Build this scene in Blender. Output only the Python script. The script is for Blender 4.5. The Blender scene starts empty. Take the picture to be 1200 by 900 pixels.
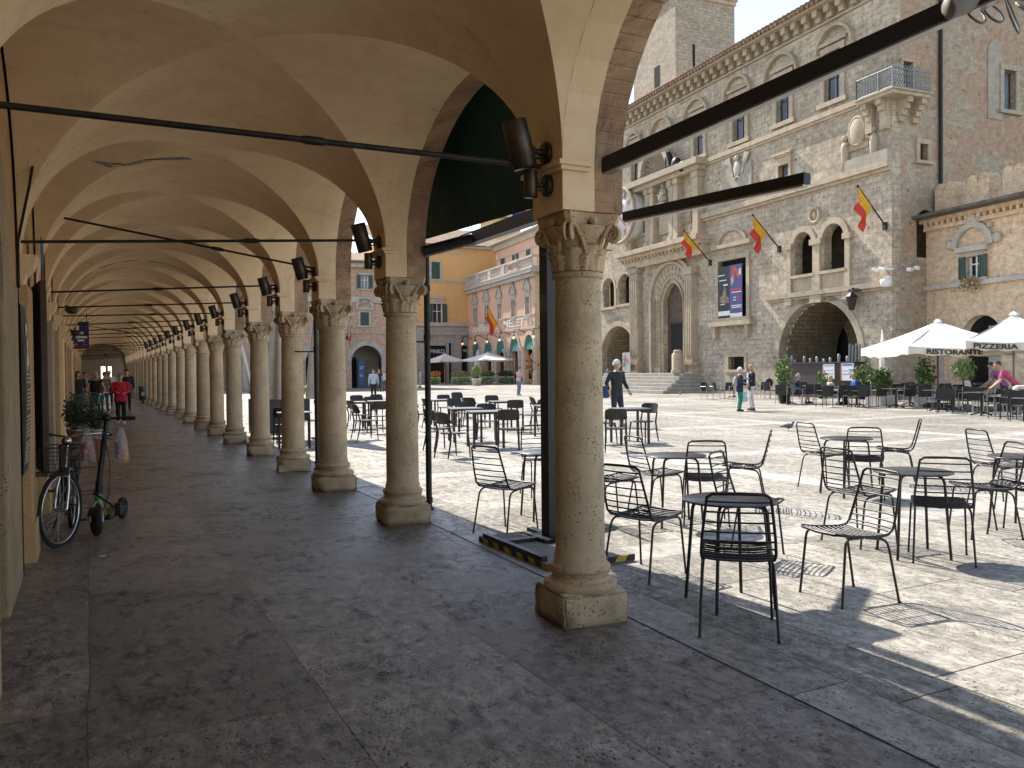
import bpy, bmesh, math, random
from mathutils import Vector, Matrix, Euler
PI = math.pi
R = random.Random(7)
SC = bpy.context.scene
COL = SC.collection
rad = math.radians

# ------------------------------------------------------------------ camera model
FPX, CAMH = 970.0, 1.57
YAW, PITCH, ROLL = rad(27.13), math.atan(16 / 970.0), rad(.57)
FW = Vector((math.sin(YAW) * math.cos(PITCH), math.cos(YAW) * math.cos(PITCH), -math.sin(PITCH)))
R0 = Vector((math.cos(YAW), -math.sin(YAW), 0)); U0 = R0.cross(FW)
RT = R0 * math.cos(ROLL) - U0 * math.sin(ROLL); UP = U0 * math.cos(ROLL) + R0 * math.sin(ROLL)
CAM = Vector((0, 0, CAMH))
def ray(px, py): return FW + RT * ((px - 600) / FPX) + UP * ((450 - py) / FPX)
def G(px, py, z=0.0):
    """ground point (at height z) seen at a pixel of the 1200x900 photograph"""
    d = ray(px, py); p = CAM + d * ((z - CAMH) / d.z); return p.x, p.y
def hgt(px, py, x, y):
    d = ray(px, py); return CAMH + d.z * math.hypot(x, y) / math.hypot(d.x, d.y)

cam = bpy.data.cameras.new('camera'); camo = bpy.data.objects.new('camera', cam); COL.objects.link(camo)
cam.sensor_width = 36; cam.lens = FPX / 1200 * 36; cam.clip_start = .05; cam.clip_end = 3000
camo.matrix_world = Matrix(((RT.x, UP.x, -FW.x, 0), (RT.y, UP.y, -FW.y, 0), (RT.z, UP.z, -FW.z, CAMH), (0, 0, 0, 1)))
SC.camera = camo

# ------------------------------------------------------------------ materials
MATS = {}
def newmat(name):
    m = bpy.data.materials.new(name); m.use_nodes = True; MATS[name] = m
    nt = m.node_tree; return m, nt, nt.nodes['Principled BSDF']
class NT:
    def __init__(s, nt): s.t = nt
    def n(s, typ, **k):
        nd = s.t.nodes.new(typ)
        for a, v in k.items():
            if a.startswith('i_'): nd.inputs[a[2:].replace('_', ' ')].default_value = v
            else: setattr(nd, a, v)
        return nd
    def l(s, a, b): s.t.links.new(a, b)
    def ramp(s, src, stops):
        r = s.n('ShaderNodeValToRGB'); e = r.color_ramp.elements
        while len(e) < len(stops): e.new(.5)
        for i, (p, c) in enumerate(stops):
            e[i].position = p; e[i].color = (c, c, c, 1) if not isinstance(c, tuple) else (*c, 1)
        s.l(src, r.inputs[0]); return r.outputs[0]
    def mix(s, f, a, b, mode='MIX'):
        m = s.n('ShaderNodeMix', data_type='RGBA', blend_type=mode)
        for sock, v in ((m.inputs[0], f), (m.inputs[6], a), (m.inputs[7], b)):
            if isinstance(v, (int, float)): sock.default_value = v
            elif isinstance(v, tuple): sock.default_value = (*v, 1)
            else: s.l(v, sock)
        return m.outputs[2]
    def noise(s, vec, scale, detail=4, rough=.55, dist=0):
        n = s.n('ShaderNodeTexNoise'); n.inputs['Scale'].default_value = scale; n.inputs['Detail'].default_value = detail
        n.inputs['Roughness'].default_value = rough; n.inputs['Distortion'].default_value = dist
        if vec is not None: s.l(vec, n.inputs['Vector'])
        return n.outputs['Fac']
    def coord(s, sc=(1, 1, 1), kind='Object', loc=(0, 0, 0), rot=(0, 0, 0)):
        c = s.n('ShaderNodeTexCoord'); mp = s.n('ShaderNodeMapping'); s.l(c.outputs[kind], mp.inputs[0])
        mp.inputs['Scale'].default_value = sc; mp.inputs['Location'].default_value = loc; mp.inputs['Rotation'].default_value = rot
        return mp.outputs[0]
    def bump(s, h, strength, dist, bsdf):
        b = s.n('ShaderNodeBump'); b.inputs['Strength'].default_value = strength; b.inputs['Distance'].default_value = dist
        s.l(h, b.inputs['Height']); s.l(b.outputs[0], bsdf.inputs['Normal'])
    def wallvec(s):
        c = s.n('ShaderNodeTexCoord'); x = s.n('ShaderNodeSeparateXYZ'); s.l(c.outputs['Object'], x.inputs[0])
        a = s.n('ShaderNodeMath', operation='ADD'); s.l(x.outputs[0], a.inputs[0]); s.l(x.outputs[1], a.inputs[1])
        o = s.n('ShaderNodeCombineXYZ'); s.l(a.outputs[0], o.inputs[0]); s.l(x.outputs[2], o.inputs[1]); return o.outputs[0]

def plain(name, col, rough=.6, metal=0, var=.25, scale=6, bump=.0, spec=.5, emit=None, trans=0):
    m, nt, b = newmat(name); t = NT(nt)
    v = t.coord()
    f = t.ramp(t.noise(v, scale), [(.3, 0), (.7, 1)])
    dark = tuple(c * (1 - var) for c in col); lite = tuple(min(1, c * (1 + var * .5)) for c in col)
    t.l(t.mix(f, dark, lite), b.inputs['Base Color'])
    t.l(t.ramp(t.noise(v, scale * 2.3), [(.2, max(.03, rough - .1)), (.8, min(1, rough + .1))]), b.inputs['Roughness'])
    b.inputs['Metallic'].default_value = metal; b.inputs['Specular IOR Level'].default_value = spec
    if bump: t.bump(t.noise(v, scale * 6, 5), bump, .01, b)
    if emit: b.inputs['Emission Color'].default_value = (*emit[0], 1); b.inputs['Emission Strength'].default_value = emit[1]
    if trans: b.inputs['Transmission Weight'].default_value = trans
    return m

def masonry(name, c1, c2, mortar, bw=.6, bh=.3, ms=.012, patch=None, stain=.5, bumpd=.02, warp=.06, light=None, rough=.85, pits=.5):
    """coursed stone or brick wall with uneven blocks, stains and pits"""
    m, nt, b = newmat(name); t = NT(nt); v = t.wallvec()
    nz = t.n('ShaderNodeTexNoise'); nz.inputs['Scale'].default_value = 1.3; nz.inputs['Detail'].default_value = 3; t.l(v, nz.inputs['Vector'])
    sub = t.n('ShaderNodeVectorMath', operation='SUBTRACT'); t.l(nz.outputs['Color'], sub.inputs[0]); sub.inputs[1].default_value = (.5, .5, .5)
    sc = t.n('ShaderNodeVectorMath', operation='SCALE'); t.l(sub.outputs[0], sc.inputs[0]); sc.inputs['Scale'].default_value = warp
    ad = t.n('ShaderNodeVectorMath', operation='ADD'); t.l(v, ad.inputs[0]); t.l(sc.outputs[0], ad.inputs[1])
    br = t.n('ShaderNodeTexBrick'); t.l(ad.outputs[0], br.inputs['Vector'])
    br.inputs['Color1'].default_value = (*c1, 1); br.inputs['Color2'].default_value = (*c2, 1); br.inputs['Mortar'].default_value = (*mortar, 1)
    br.inputs['Scale'].default_value = 1; br.inputs['Brick Width'].default_value = bw; br.inputs['Row Height'].default_value = bh
    br.inputs['Mortar Size'].default_value = ms; br.inputs['Mortar Smooth'].default_value = .6; br.inputs['Bias'].default_value = -.1
    col = br.outputs['Color']
    big = t.noise(v, .35, 6, .65)
    mid = t.noise(v, 2.2, 6, .7, .3)
    fine = t.noise(v, 14, 5, .7)
    if light: col = t.mix(t.ramp(mid, [(.42, 0), (.62, .8)]), col, light)
    if patch: col = t.mix(t.ramp(big, [(.46, 0), (.54, 1)]), col, patch)
    col = t.mix(t.ramp(big, [(.3, stain), (.6, 0)]), col, tuple(c * .55 for c in c1), 'MIX')
    # vertical streaks
    st = t.n('ShaderNodeMapping'); t.l(v, st.inputs[0]); st.inputs['Scale'].default_value = (1.6, .12, 1)
    col = t.mix(t.ramp(t.noise(st.outputs[0], 1.5, 6, .7), [(.5, 0), (.72, stain * .6)]), col, tuple(c * .5 for c in c2))
    col = t.mix(t.ramp(fine, [(.28, pits), (.45, 0)]), col, tuple(c * .3 for c in c1))
    col = t.mix(1.0, col, t.ramp(t.noise(v, 3.2, 9, .83), [(.33, .38), (.45, .85), (.54, 1.04), (.70, 1.35)]), 'MULTIPLY')
    vh = t.n('ShaderNodeTexVoronoi'); vh.inputs['Scale'].default_value = 1.1; t.l(v, vh.inputs['Vector'])
    col = t.mix(t.ramp(vh.outputs['Distance'], [(.075, pits), (.10, 0)]), col, tuple(c * .18 for c in c1))
    t.l(col, b.inputs['Base Color']); b.inputs['Roughness'].default_value = rough; b.inputs['Specular IOR Level'].default_value = .25
    h = t.mix(.5, br.outputs['Fac'], fine); h2 = t.n('ShaderNodeMath', operation='MULTIPLY_ADD'); t.l(br.outputs['Fac'], h2.inputs[0]); h2.inputs[1].default_value = -.8; t.l(fine, h2.inputs[2])
    t.bump(h2.outputs[0], .7, bumpd, b)
    return m

def paving(name, base, bw, bh, joint, tint, gloss, dark=.5, along=True, bands=False, wear=.5, spec=.5, lo=.3):
    m, nt, b = newmat(name); t = NT(nt)
    c = t.n('ShaderNodeTexCoord'); mp = t.n('ShaderNodeMapping'); t.l(c.outputs['Object'], mp.inputs[0])
    if along: mp.inputs['Rotation'].default_value = (0, 0, PI / 2)
    mp.inputs['Location'].default_value = (.13, .02, 0)
    v = mp.outputs[0]
    wn = t.n('ShaderNodeTexNoise'); wn.inputs['Scale'].default_value = 1.1; wn.inputs['Detail'].default_value = 6; t.l(v, wn.inputs['Vector'])
    sb = t.n('ShaderNodeVectorMath', operation='SUBTRACT'); t.l(wn.outputs['Color'], sb.inputs[0]); sb.inputs[1].default_value = (.5, .5, .5)
    ss = t.n('ShaderNodeVectorMath', operation='SCALE'); t.l(sb.outputs[0], ss.inputs[0]); ss.inputs['Scale'].default_value = .05
    av = t.n('ShaderNodeVectorMath', operation='ADD'); t.l(v, av.inputs[0]); t.l(ss.outputs[0], av.inputs[1])
    br = t.n('ShaderNodeTexBrick'); t.l(av.outputs[0], br.inputs['Vector'])
    for k, val in (('Scale', 1), ('Brick Width', bw), ('Row Height', bh), ('Mortar Size', joint), ('Mortar Smooth', .3), ('Bias', 0)): br.inputs[k].default_value = val
    br.inputs['Color1'].default_value = (.0, .0, .0, 1); br.inputs['Color2'].default_value = (1, 1, 1, 1); br.inputs['Mortar'].default_value = (.5, .5, .5, 1)
    br.offset = .37; br.squash = 1.3; br.squash_frequency = 3
    slab = br.outputs['Color']
    col = t.mix(slab, tuple(x * (1 - dark) for x in base), tint)
    st = t.n('ShaderNodeMapping'); t.l(v, st.inputs[0]); st.inputs['Scale'].default_value = (1, 1.45, 1)
    big = t.noise(v, .5, 5, .6); mid = t.noise(st.outputs[0], 2.4, 8, .76, .2); fine = t.noise(st.outputs[0], 16, 6, .75, .4)
    col = t.mix(t.ramp(mid, [(.34, .75), (.6, 0)]), col, tuple(x * .42 for x in base))
    col = t.mix(t.ramp(big, [(.35, .45), (.65, 0)]), col, tuple(x * .55 for x in base))
    col = t.mix(t.ramp(fine, [(.30, .9), (.42, 0)]), col, tuple(x * .3 for x in base))
    # travertine holes in streaks
    vo = t.n('ShaderNodeTexVoronoi'); vo.inputs['Scale'].default_value = 22; t.l(st.outputs[0], vo.inputs['Vector'])
    mul = t.n('ShaderNodeMath', operation='MULTIPLY'); t.l(t.ramp(vo.outputs['Distance'], [(.12, 1), (.26, 0)]), mul.inputs[0]); t.l(t.ramp(t.noise(v, 1.7, 5, .7), [(.45, 0), (.55, 1)]), mul.inputs[1])
    pits = mul.outputs[0]
    col = t.mix(pits, col, tuple(x * .22 for x in base))
    gr = t.noise(st.outputs[0], 8.5, 10, .84, .1)
    col = t.mix(1.0, col, t.ramp(gr, [(.36, lo), (.455, lo + .38), (.53, 1.05), (.66, 1.75)]), 'MULTIPLY')
    v2 = t.n('ShaderNodeTexVoronoi'); v2.inputs['Scale'].default_value = 46; t.l(st.outputs[0], v2.inputs['Vector'])
    m2 = t.n('ShaderNodeMath', operation='MULTIPLY'); t.l(t.ramp(v2.outputs['Distance'], [(.22, 1), (.38, 0)]), m2.inputs[0]); t.l(t.ramp(t.noise(v, 3.1, 6, .75), [(.48, 0), (.58, .9)]), m2.inputs[1])
    col = t.mix(m2.outputs[0], col, tuple(x * .18 for x in base))
    if bands:
        sx = t.n('ShaderNodeSeparateXYZ'); t.l(c.outputs['Object'], sx.inputs[0])
        md = t.n('ShaderNodeMath', operation='PINGPONG'); t.l(sx.outputs[1], md.inputs[0]); md.inputs[1].default_value = 2.9
        mx = t.n('ShaderNodeMath', operation='PINGPONG'); t.l(sx.outputs[0], mx.inputs[0]); mx.inputs[1].default_value = 4.4
        o = t.n('ShaderNodeMath', operation='MINIMUM'); t.l(md.outputs[0], o.inputs[0]); t.l(mx.outputs[0], o.inputs[1])
        ml = t.n('ShaderNodeMath', operation='MULTIPLY'); t.l(t.ramp(o.outputs[0], [(.22, .6), (.24, 0)]), ml.inputs[0]); t.l(t.ramp(mid, [(.35, .3), (.6, 1)]), ml.inputs[1])
        col = t.mix(ml.outputs[0], col, (.55, .53, .49))
    col = t.mix(br.outputs['Fac'], col, tuple(x * .13 for x in base))
    t.l(col, b.inputs['Base Color'])
    rg = t.mix(.5, gr, t.noise(v, 1.6, 7, .75, .5))
    t.l(t.ramp(rg, [(.41, gloss + .5), (.49, gloss + .2), (.56, gloss)]), b.inputs['Roughness'])
    sp_ = t.ramp(rg, [(.42, .04), (.48, spec * .45), (.55, spec)]); t.l(t.mix(pits, sp_, (0, 0, 0)), b.inputs['Specular IOR Level'])
    h = t.n('ShaderNodeMath', operation='MULTIPLY_ADD'); t.l(br.outputs['Fac'], h.inputs[0]); h.inputs[1].default_value = -1.2
    h3 = t.n('ShaderNodeMath', operation='MULTIPLY_ADD'); t.l(t.mix(.5, pits, m2.outputs[0]), h3.inputs[0]); h3.inputs[1].default_value = -.9; t.l(gr, h3.inputs[2]); t.l(h3.outputs[0], h.inputs[2])
    t.bump(h.outputs[0], wear, .012, b)
    return m

# ------------------------------------------------------------------ mesh builder
class MB:
    def __init__(s): s.v = []; s.f = []; s.mi = []; s.sm = []; s.cur = 0; s.smooth = False
    def add(s, vs, fs, smooth=None):
        o = len(s.v); s.v += [tuple(p) for p in vs]
        for f in fs:
            s.f.append(tuple(i + o for i in f)); s.mi.append(s.cur); s.sm.append(s.smooth if smooth is None else smooth)
        return s
    def box(s, c, d, rz=0, ry=0, rx=0, bev=0):
        m = Matrix.Translation(c) @ Euler((rx, ry, rz)).to_matrix().to_4x4()
        x, y, z = d[0] / 2, d[1] / 2, d[2] / 2
        if bev and min(d) > 2.2 * bev:
            bm = bmesh.new(); bmesh.ops.create_cube(bm, size=1)
            for q in bm.verts: q.co = Vector((q.co.x * d[0], q.co.y * d[1], q.co.z * d[2]))
            bmesh.ops.bevel(bm, geom=bm.edges[:], offset=bev, segments=2, affect='EDGES', profile=.5)
            bm.verts.index_update(); s.add([m @ q.co for q in bm.verts], [[q.index for q in f.verts] for f in bm.faces]); bm.free(); return s
        vs = [m @ Vector(p) for p in ((-x, -y, -z), (x, -y, -z), (x, y, -z), (-x, y, -z), (-x, -y, z), (x, -y, z), (x, y, z), (-x, y, z))]
        return s.add(vs, [(0, 3, 2, 1), (4, 5, 6, 7), (0, 1, 5, 4), (1, 2, 6, 5), (2, 3, 7, 6), (3, 0, 4, 7)])
    def b2(s, x0, x1, y0, y1, z0, z1, bev=0):
        return s.box(((x0 + x1) / 2, (y0 + y1) / 2, (z0 + z1) / 2), (abs(x1 - x0), abs(y1 - y0), abs(z1 - z0)), bev=bev)
    def tube(s, path, r, seg=8, closed=False, caps=True):
        P = [Vector(p) for p in path]; n = len(P); rr = r if isinstance(r, (list, tuple)) else [r] * n
        vs = []; fs = []; prev = None
        for i, p in enumerate(P):
            a = P[(i - 1) % n] if (i > 0 or closed) else p; b = P[(i + 1) % n] if (i < n - 1 or closed) else p
            t = (b - a); t = t.normalized() if t.length > 1e-9 else Vector((0, 0, 1))
            if prev is None: x = t.orthogonal().normalized()
            else:
                x = prev - t * prev.dot(t); x = x.normalized() if x.length > 1e-6 else t.orthogonal().normalized()
            prev = x; y = t.cross(x)
            for k in range(seg):
                an = 2 * PI * k / seg; vs.append(p + (x * math.cos(an) + y * math.sin(an)) * rr[i])
        m = n if closed else n - 1
        for i in range(m):
            j = (i + 1) % n
            for k in range(seg):
                l = (k + 1) % seg; fs.append((i * seg + k, i * seg + l, j * seg + l, j * seg + k))
        s.add(vs, fs, True)
        if caps and not closed: s.add(vs[:seg], [tuple(range(seg))[::-1]], False); s.add(vs[-seg:], [tuple(range(seg))], False)
        return s
    def lathe(s, prof, seg=24, c=(0, 0, 0), a0=0, a1=2 * PI, smooth=True):
        full = abs(a1 - a0 - 2 * PI) < 1e-6; n = seg if full else seg + 1; vs = []; fs = []
        for r, z in prof:
            for k in range(n):
                a = a0 + (a1 - a0) * k / seg; vs.append((c[0] + r * math.cos(a), c[1] + r * math.sin(a), c[2] + z))
        for i in range(len(prof) - 1):
            for k in range(seg):
                l = (k + 1) % n; fs.append((i * n + k, i * n + l, (i + 1) * n + l, (i + 1) * n + k))
        return s.add(vs, fs, smooth)
    def sphere(s, c, r, seg=12, rings=8, sc=(1, 1, 1)):
        vs = []; fs = []
        for i in range(rings + 1):
            th = PI * i / rings
            for k in range(seg):
                ph = 2 * PI * k / seg
                vs.append((c[0] + r * sc[0] * math.sin(th) * math.cos(ph), c[1] + r * sc[1] * math.sin(th) * math.sin(ph), c[2] + r * sc[2] * math.cos(th)))
        for i in range(rings):
            for k in range(seg):
                l = (k + 1) % seg; fs.append((i * seg + k, (i + 1) * seg + k, (i + 1) * seg + l, i * seg + l))
        return s.add(vs, fs, True)
    def prism(s, pts, y0, y1):
        """polygon in x,z extruded along y"""
        n = len(pts); vs = [(p[0], y0, p[1]) for p in pts] + [(p[0], y1, p[1]) for p in pts]
        return s.add(vs, [tuple(range(n)), tuple(range(2 * n - 1, n - 1, -1))] + [(i, i + n, (i + 1) % n + n, (i + 1) % n) for i in range(n)], False)
    def grid(s, fn, nu, nv, smooth=True):
        vs = [fn(i / nu, j / nv) for i in range(nu + 1) for j in range(nv + 1)]; w = nv + 1
        return s.add(vs, [(i * w + j, (i + 1) * w + j, (i + 1) * w + j + 1, i * w + j + 1) for i in range(nu) for j in range(nv)], smooth)
    def xf(s, m):
        s.v = [tuple(m @ Vector(p)) for p in s.v]; return s
    def build(s, name, mats, parent=None, loc=None, rot=None):
        me = bpy.data.meshes.new(name); me.from_pydata(s.v, [], s.f)
        for m in (mats if isinstance(mats, (list, tuple)) else [mats]): me.materials.append(m)
        me.polygons.foreach_set('material_index', s.mi); me.polygons.foreach_set('use_smooth', s.sm); me.update()
        return link(name, me, parent, loc, rot)
def link(name, me, parent=None, loc=None, rot=None):
    o = bpy.data.objects.new(name, me); COL.objects.link(o)
    if parent is not None: o.parent = parent
    if loc is not None: o.location = loc
    if rot is not None: o.rotation_euler = rot
    return o
def tag(o, label=None, cat=None, group=None, kind=None):
    for k, v in (('label', label), ('category', cat), ('group', group), ('kind', kind)):
        if v: o[k] = v
    return o
def thing(name, label, cat, loc=(0, 0, 0), rz=0, group=None):
    o = bpy.data.objects.new(name, None); COL.objects.link(o); o.location = loc; o.rotation_euler = (0, 0, rz); o.empty_display_size = .2
    return tag(o, label, cat, group)
def dup(root, loc=None, rz=None, label=None, group=None, parent=None):
    c = root.copy(); COL.objects.link(c)
    if parent is not None: c.parent = parent
    if loc is not None: c.location = loc
    if rz is not None: c.rotation_euler = (0, 0, rz)
    if label: c['label'] = label
    if group: c['group'] = group
    for ch in list(root.children):
        dup(ch, parent=c)
    return c
def wallmesh(outer, holes, y0, y1):
    """x,z outline with holes, extruded from y0 to y1: a mesh with reveals"""
    cu = bpy.data.curves.new('c', 'CURVE'); cu.dimensions = '2D'; cu.fill_mode = 'BOTH'; cu.extrude = abs(y1 - y0) / 2
    for pts in [outer] + holes:
        sp = cu.splines.new('POLY'); sp.points.add(len(pts) - 1)
        for i, p in enumerate(pts): sp.points[i].co = (p[0], p[1], 0, 1)
        sp.use_cyclic_u = True
    o = bpy.data.objects.new('c', cu); COL.objects.link(o); dg = bpy.context.evaluated_depsgraph_get()
    me = bpy.data.meshes.new_from_object(o.evaluated_get(dg)); bpy.data.objects.remove(o); bpy.data.curves.remove(cu)
    ym = (y0 + y1) / 2
    for v in me.vertices: v.co = (v.co.x, ym - v.co.z, v.co.y)
    for p in me.polygons: p.use_smooth = False
    return me
def archpts(x0, x1, z0, z1, kind='arch', n=16):
    """closed outline of an opening"""
    if kind == 'rect': return [(x0, z0), (x1, z0), (x1, z1), (x0, z1)]
    w = (x1 - x0) / 2; c = (x0 + x1) / 2
    if kind == 'arch':
        zs = z1 - w
        if zs < z0: zs = z0
        return [(x0, z0), (x1, z0)] + [(c + w * math.cos(PI * i / n), zs + (z1 - zs) * math.sin(PI * i / n)) for i in range(n + 1)]
    # pointed
    rr = 1.35 * w * 1.0; cx = rr - w; top = math.sqrt(rr * rr - cx * cx); zs = z1 - top
    a1 = math.atan2(top, cx)
    p = [(x0, z0), (x1, z0)]
    p += [(c - cx + rr * math.cos(a1 * i / n), zs + rr * math.sin(a1 * i / n)) for i in range(n + 1)]
    p += [(c + cx - rr * math.cos(a1 * (n - i) / n), zs + rr * math.sin(a1 * (n - i) / n)) for i in range(1, n + 1)]
    return p
def ring(mb, inner, outer, y0, y1):
    """band between two open polylines of equal length in x,z"""
    n = len(inner); vs = []
    for y in (y0, y1):
        vs += [(p[0], y, p[1]) for p in inner] + [(p[0], y, p[1]) for p in outer]
    fs = []
    for i in range(n - 1):
        a, b, c, d = i, i + 1, n + i + 1, n + i; e = 2 * n
        fs += [(a, b, c, d), (a + e, d + e, c + e, b + e), (a, a + e, b + e, b), (d, c, c + e, d + e)]
    fs += [(0, n, 3 * n, 2 * n), (n - 1, 3 * n - 1, 4 * n - 1, 2 * n - 1)]
    mb.add(vs, fs, False)
def text(name, s, size, mat, parent=None, loc=(0, 0, 0), rot=(PI / 2, 0, 0), depth=.004, align='CENTER', sx=1.0, bold=0):
    cu = bpy.data.curves.new('t', 'FONT'); cu.body = s; cu.size = size; cu.align_x = align; cu.align_y = 'CENTER'; cu.extrude = depth; cu.offset = bold
    o = bpy.data.objects.new('t', cu); COL.objects.link(o); dg = bpy.context.evaluated_depsgraph_get()
    me = bpy.data.meshes.new_from_object(o.evaluated_get(dg)); bpy.data.objects.remove(o); bpy.data.curves.remove(cu)
    for v in me.vertices: v.co.x *= sx
    me.materials.clear(); me.materials.append(mat)
    return link(name, me, parent, loc, rot)
def flat(mesh):
    return mesh
def leaves(mb, c, rx, ry, rz, n, size, rnd, hollow=.35, mats=2, up=.3):
    for _ in range(n):
        while True:
            p = Vector((rnd.uniform(-1, 1), rnd.uniform(-1, 1), rnd.uniform(-1, 1)))
            if hollow < p.length < 1: break
        k = 1 + .25 * math.sin(p.x * 5 + p.z * 7 + c[0]) * math.cos(p.y * 6)
        p = Vector((c[0] + p.x * rx * k, c[1] + p.y * ry * k, c[2] + p.z * rz * k))
        d = Vector((rnd.gauss(0, 1), rnd.gauss(0, 1), rnd.gauss(up, 1))).normalized(); e = d.orthogonal().normalized()
        e = (Matrix.Rotation(rnd.uniform(0, 6.28), 3, d) @ e); w = d.cross(e); s_ = size * rnd.uniform(.6, 1.3)
        mb.cur = rnd.randrange(mats)
        mb.add([p - e * s_, p + w * s_ * .42 + d * s_ * .12, p + e * s_, p - w * s_ * .42 + d * s_ * .12], [(0, 1, 2, 3)], False)
    mb.cur = 0
# ------------------------------------------------------------------ palette
travertine_floor = paving('polished_paving', (.285, .245, .21), 2.1, 1.02, .004, (.405, .355, .305), .07, .45, wear=.9, spec=1.0, lo=.26)
piazza_stone = paving('piazza_paving', (.355, .325, .275), 1.9, .95, .006, (.54, .495, .425), .56, .22, bands=True, wear=.7, lo=.42)
def plaster(name, col, dirty=.5):
    m, nt, b = newmat(name); t = NT(nt); v = t.coord()
    big = t.noise(v, .9, 5, .6); mid = t.noise(v, 4, 6, .65, .5); fine = t.noise(v, 45, 4, .6)
    c = t.mix(t.ramp(big, [(.35, .55), (.65, 0)]), col, (col[0] * .80, col[1] * .73, col[2] * .66))
    c = t.mix(t.ramp(mid, [(.34, .35 * dirty), (.55, 0)]), c, (col[0] * .62, col[1] * .58, col[2] * .54))
    c = t.mix(t.ramp(t.noise(v, 9, 3, .5, 1.5), [(.24, .6 * dirty), (.30, 0)]), c, (col[0] * .5, col[1] * .47, col[2] * .45))
    wv = t.n('ShaderNodeTexNoise'); wv.inputs['Scale'].default_value = 2.2; wv.inputs['Detail'].default_value = 5; t.l(v, wv.inputs['Vector'])
    ws = t.n('ShaderNodeVectorMath', operation='SCALE'); t.l(wv.outputs['Color'], ws.inputs[0]); ws.inputs['Scale'].default_value = .5
    wa = t.n('ShaderNodeVectorMath', operation='ADD'); t.l(v, wa.inputs[0]); t.l(ws.outputs[0], wa.inputs[1])
    vo = t.n('ShaderNodeTexVoronoi', feature='DISTANCE_TO_EDGE'); vo.inputs['Scale'].default_value = .75; t.l(wa.outputs[0], vo.inputs['Vector'])
    mk = t.n('ShaderNodeMath', operation='MULTIPLY'); t.l(t.ramp(vo.outputs['Distance'], [(.001, .42), (.004, 0)]), mk.inputs[0]); t.l(t.ramp(t.noise(v, .8, 3), [(.5, 0), (.58, 1)]), mk.inputs[1])
    c = t.mix(mk.outputs[0], c, (col[0] * .38, col[1] * .33, col[2] * .28))
    dr = t.noise(v, 1.35, 5, .62, .8)
    c = t.mix(t.ramp(dr, [(.58, 0), (.605, .32 * dirty), (.64, .14 * dirty), (.75, .2 * dirty)]), c, (col[0] * .66, col[1] * .56, col[2] * .46))
    t.l(c, b.inputs['Base Color']); b.inputs['Roughness'].default_value = .8; b.inputs['Specular IOR Level'].default_value = .25
    t.bump(t.mix(.5, mid, fine), .3, .012, b); return m
cream = plaster('cream_plaster', (.91, .705, .455), .75)
ochre = plaster('ochre_plaster', (.56, .37, .19), 1)
greyplaster = plaster('grey_plaster', (.42, .37, .30), 1.2)
def travertine(name, col, pit=1.0):
    m, nt, b = newmat(name); t = NT(nt); v0 = t.coord(); oi = t.n('ShaderNodeObjectInfo'); vr = t.n('ShaderNodeVectorMath', operation='ADD'); mr = t.n('ShaderNodeMath', operation='MULTIPLY'); t.l(oi.outputs['Random'], mr.inputs[0]); mr.inputs[1].default_value = 37; t.l(v0, vr.inputs[0]); t.l(mr.outputs[0], vr.inputs[1]); v = vr.outputs[0]
    big = t.noise(v, 1.6, 6, .65); mid = t.noise(v, 8, 6, .7, .4); vo = t.n('ShaderNodeTexVoronoi'); vo.inputs['Scale'].default_value = 34
    st = t.n('ShaderNodeMapping'); t.l(v, st.inputs[0]); st.inputs['Scale'].default_value = (1, 1, 1.7); t.l(st.outputs[0], vo.inputs['Vector'])
    mu = t.n('ShaderNodeMath', operation='MULTIPLY'); t.l(t.ramp(vo.outputs['Distance'], [(.14, 1), (.3, 0)]), mu.inputs[0]); t.l(t.ramp(t.noise(v, 5, 5, .7), [(.47, 0), (.58, 1)]), mu.inputs[1])
    c = t.mix(t.ramp(big, [(.33, .6), (.62, 0)]), col, tuple(x * .55 for x in col))
    c = t.mix(t.ramp(mid, [(.32, .5), (.5, 0)]), c, tuple(x * .6 for x in col))
    c = t.mix(1.0, c, t.ramp(oi.outputs['Random'], [(0, (.80, .79, .80)), (.35, (1.02, .98, .93)), (.7, (.90, .92, .94)), (1, (1.08, 1.04, .98))]), 'MULTIPLY')
    sep = t.n('ShaderNodeSeparateXYZ'); t.l(v0, sep.inputs[0])
    c = t.mix(t.ramp(t.noise(v, 2.3, 7, .75, .6), [(.53, 0), (.62, .45), (.75, .15)]), c, tuple(x * .5 for x in col))
    c = t.mix(mu.outputs[0], c, tuple(x * .22 * pit for x in col))
    t.l(c, b.inputs['Base Color']); b.inputs['Roughness'].default_value = .72; b.inputs['Specular IOR Level'].default_value = .3
    h = t.n('ShaderNodeMath', operation='MULTIPLY_ADD'); t.l(mu.outputs[0], h.inputs[0]); h.inputs[1].default_value = -1.0; t.l(mid, h.inputs[2])
    t.bump(h.outputs[0], .8, .012, b); return m
colstone = travertine('column_travertine', (.62, .475, .31))
basestone = travertine('plinth_travertine', (.54, .41, .265), 1.1)
palestone = travertine('pale_carved_stone', (.46, .39, .30))
archbrick = masonry('arch_brick', (.36, .20, .12), (.46, .28, .17), (.42, .33, .24), .27, .07, .007, patch=(.50, .33, .20), stain=.5, bumpd=.012, warp=.02, pits=.3)
iron = plain('dark_iron', (.035, .030, .028), .55, .6, .4, 14, .2)
bronze = plain('bronze_lamp', (.085, .070, .055), .42, .7, .25, 9)
blackmetal = plain('black_metal', (.016, .016, .017), .42, .2, .2, 20)
darkwood = plain('dark_wood', (.060, .036, .022), .6, 0, .4, 5, .3)
glass = plain('dark_glass', (.018, .020, .022), .08, 0, .3, 1.5, spec=.8)
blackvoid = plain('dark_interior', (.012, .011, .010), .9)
white_paint = plain('white_paint', (.75, .74, .71), .55, 0, .08, 4)

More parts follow.
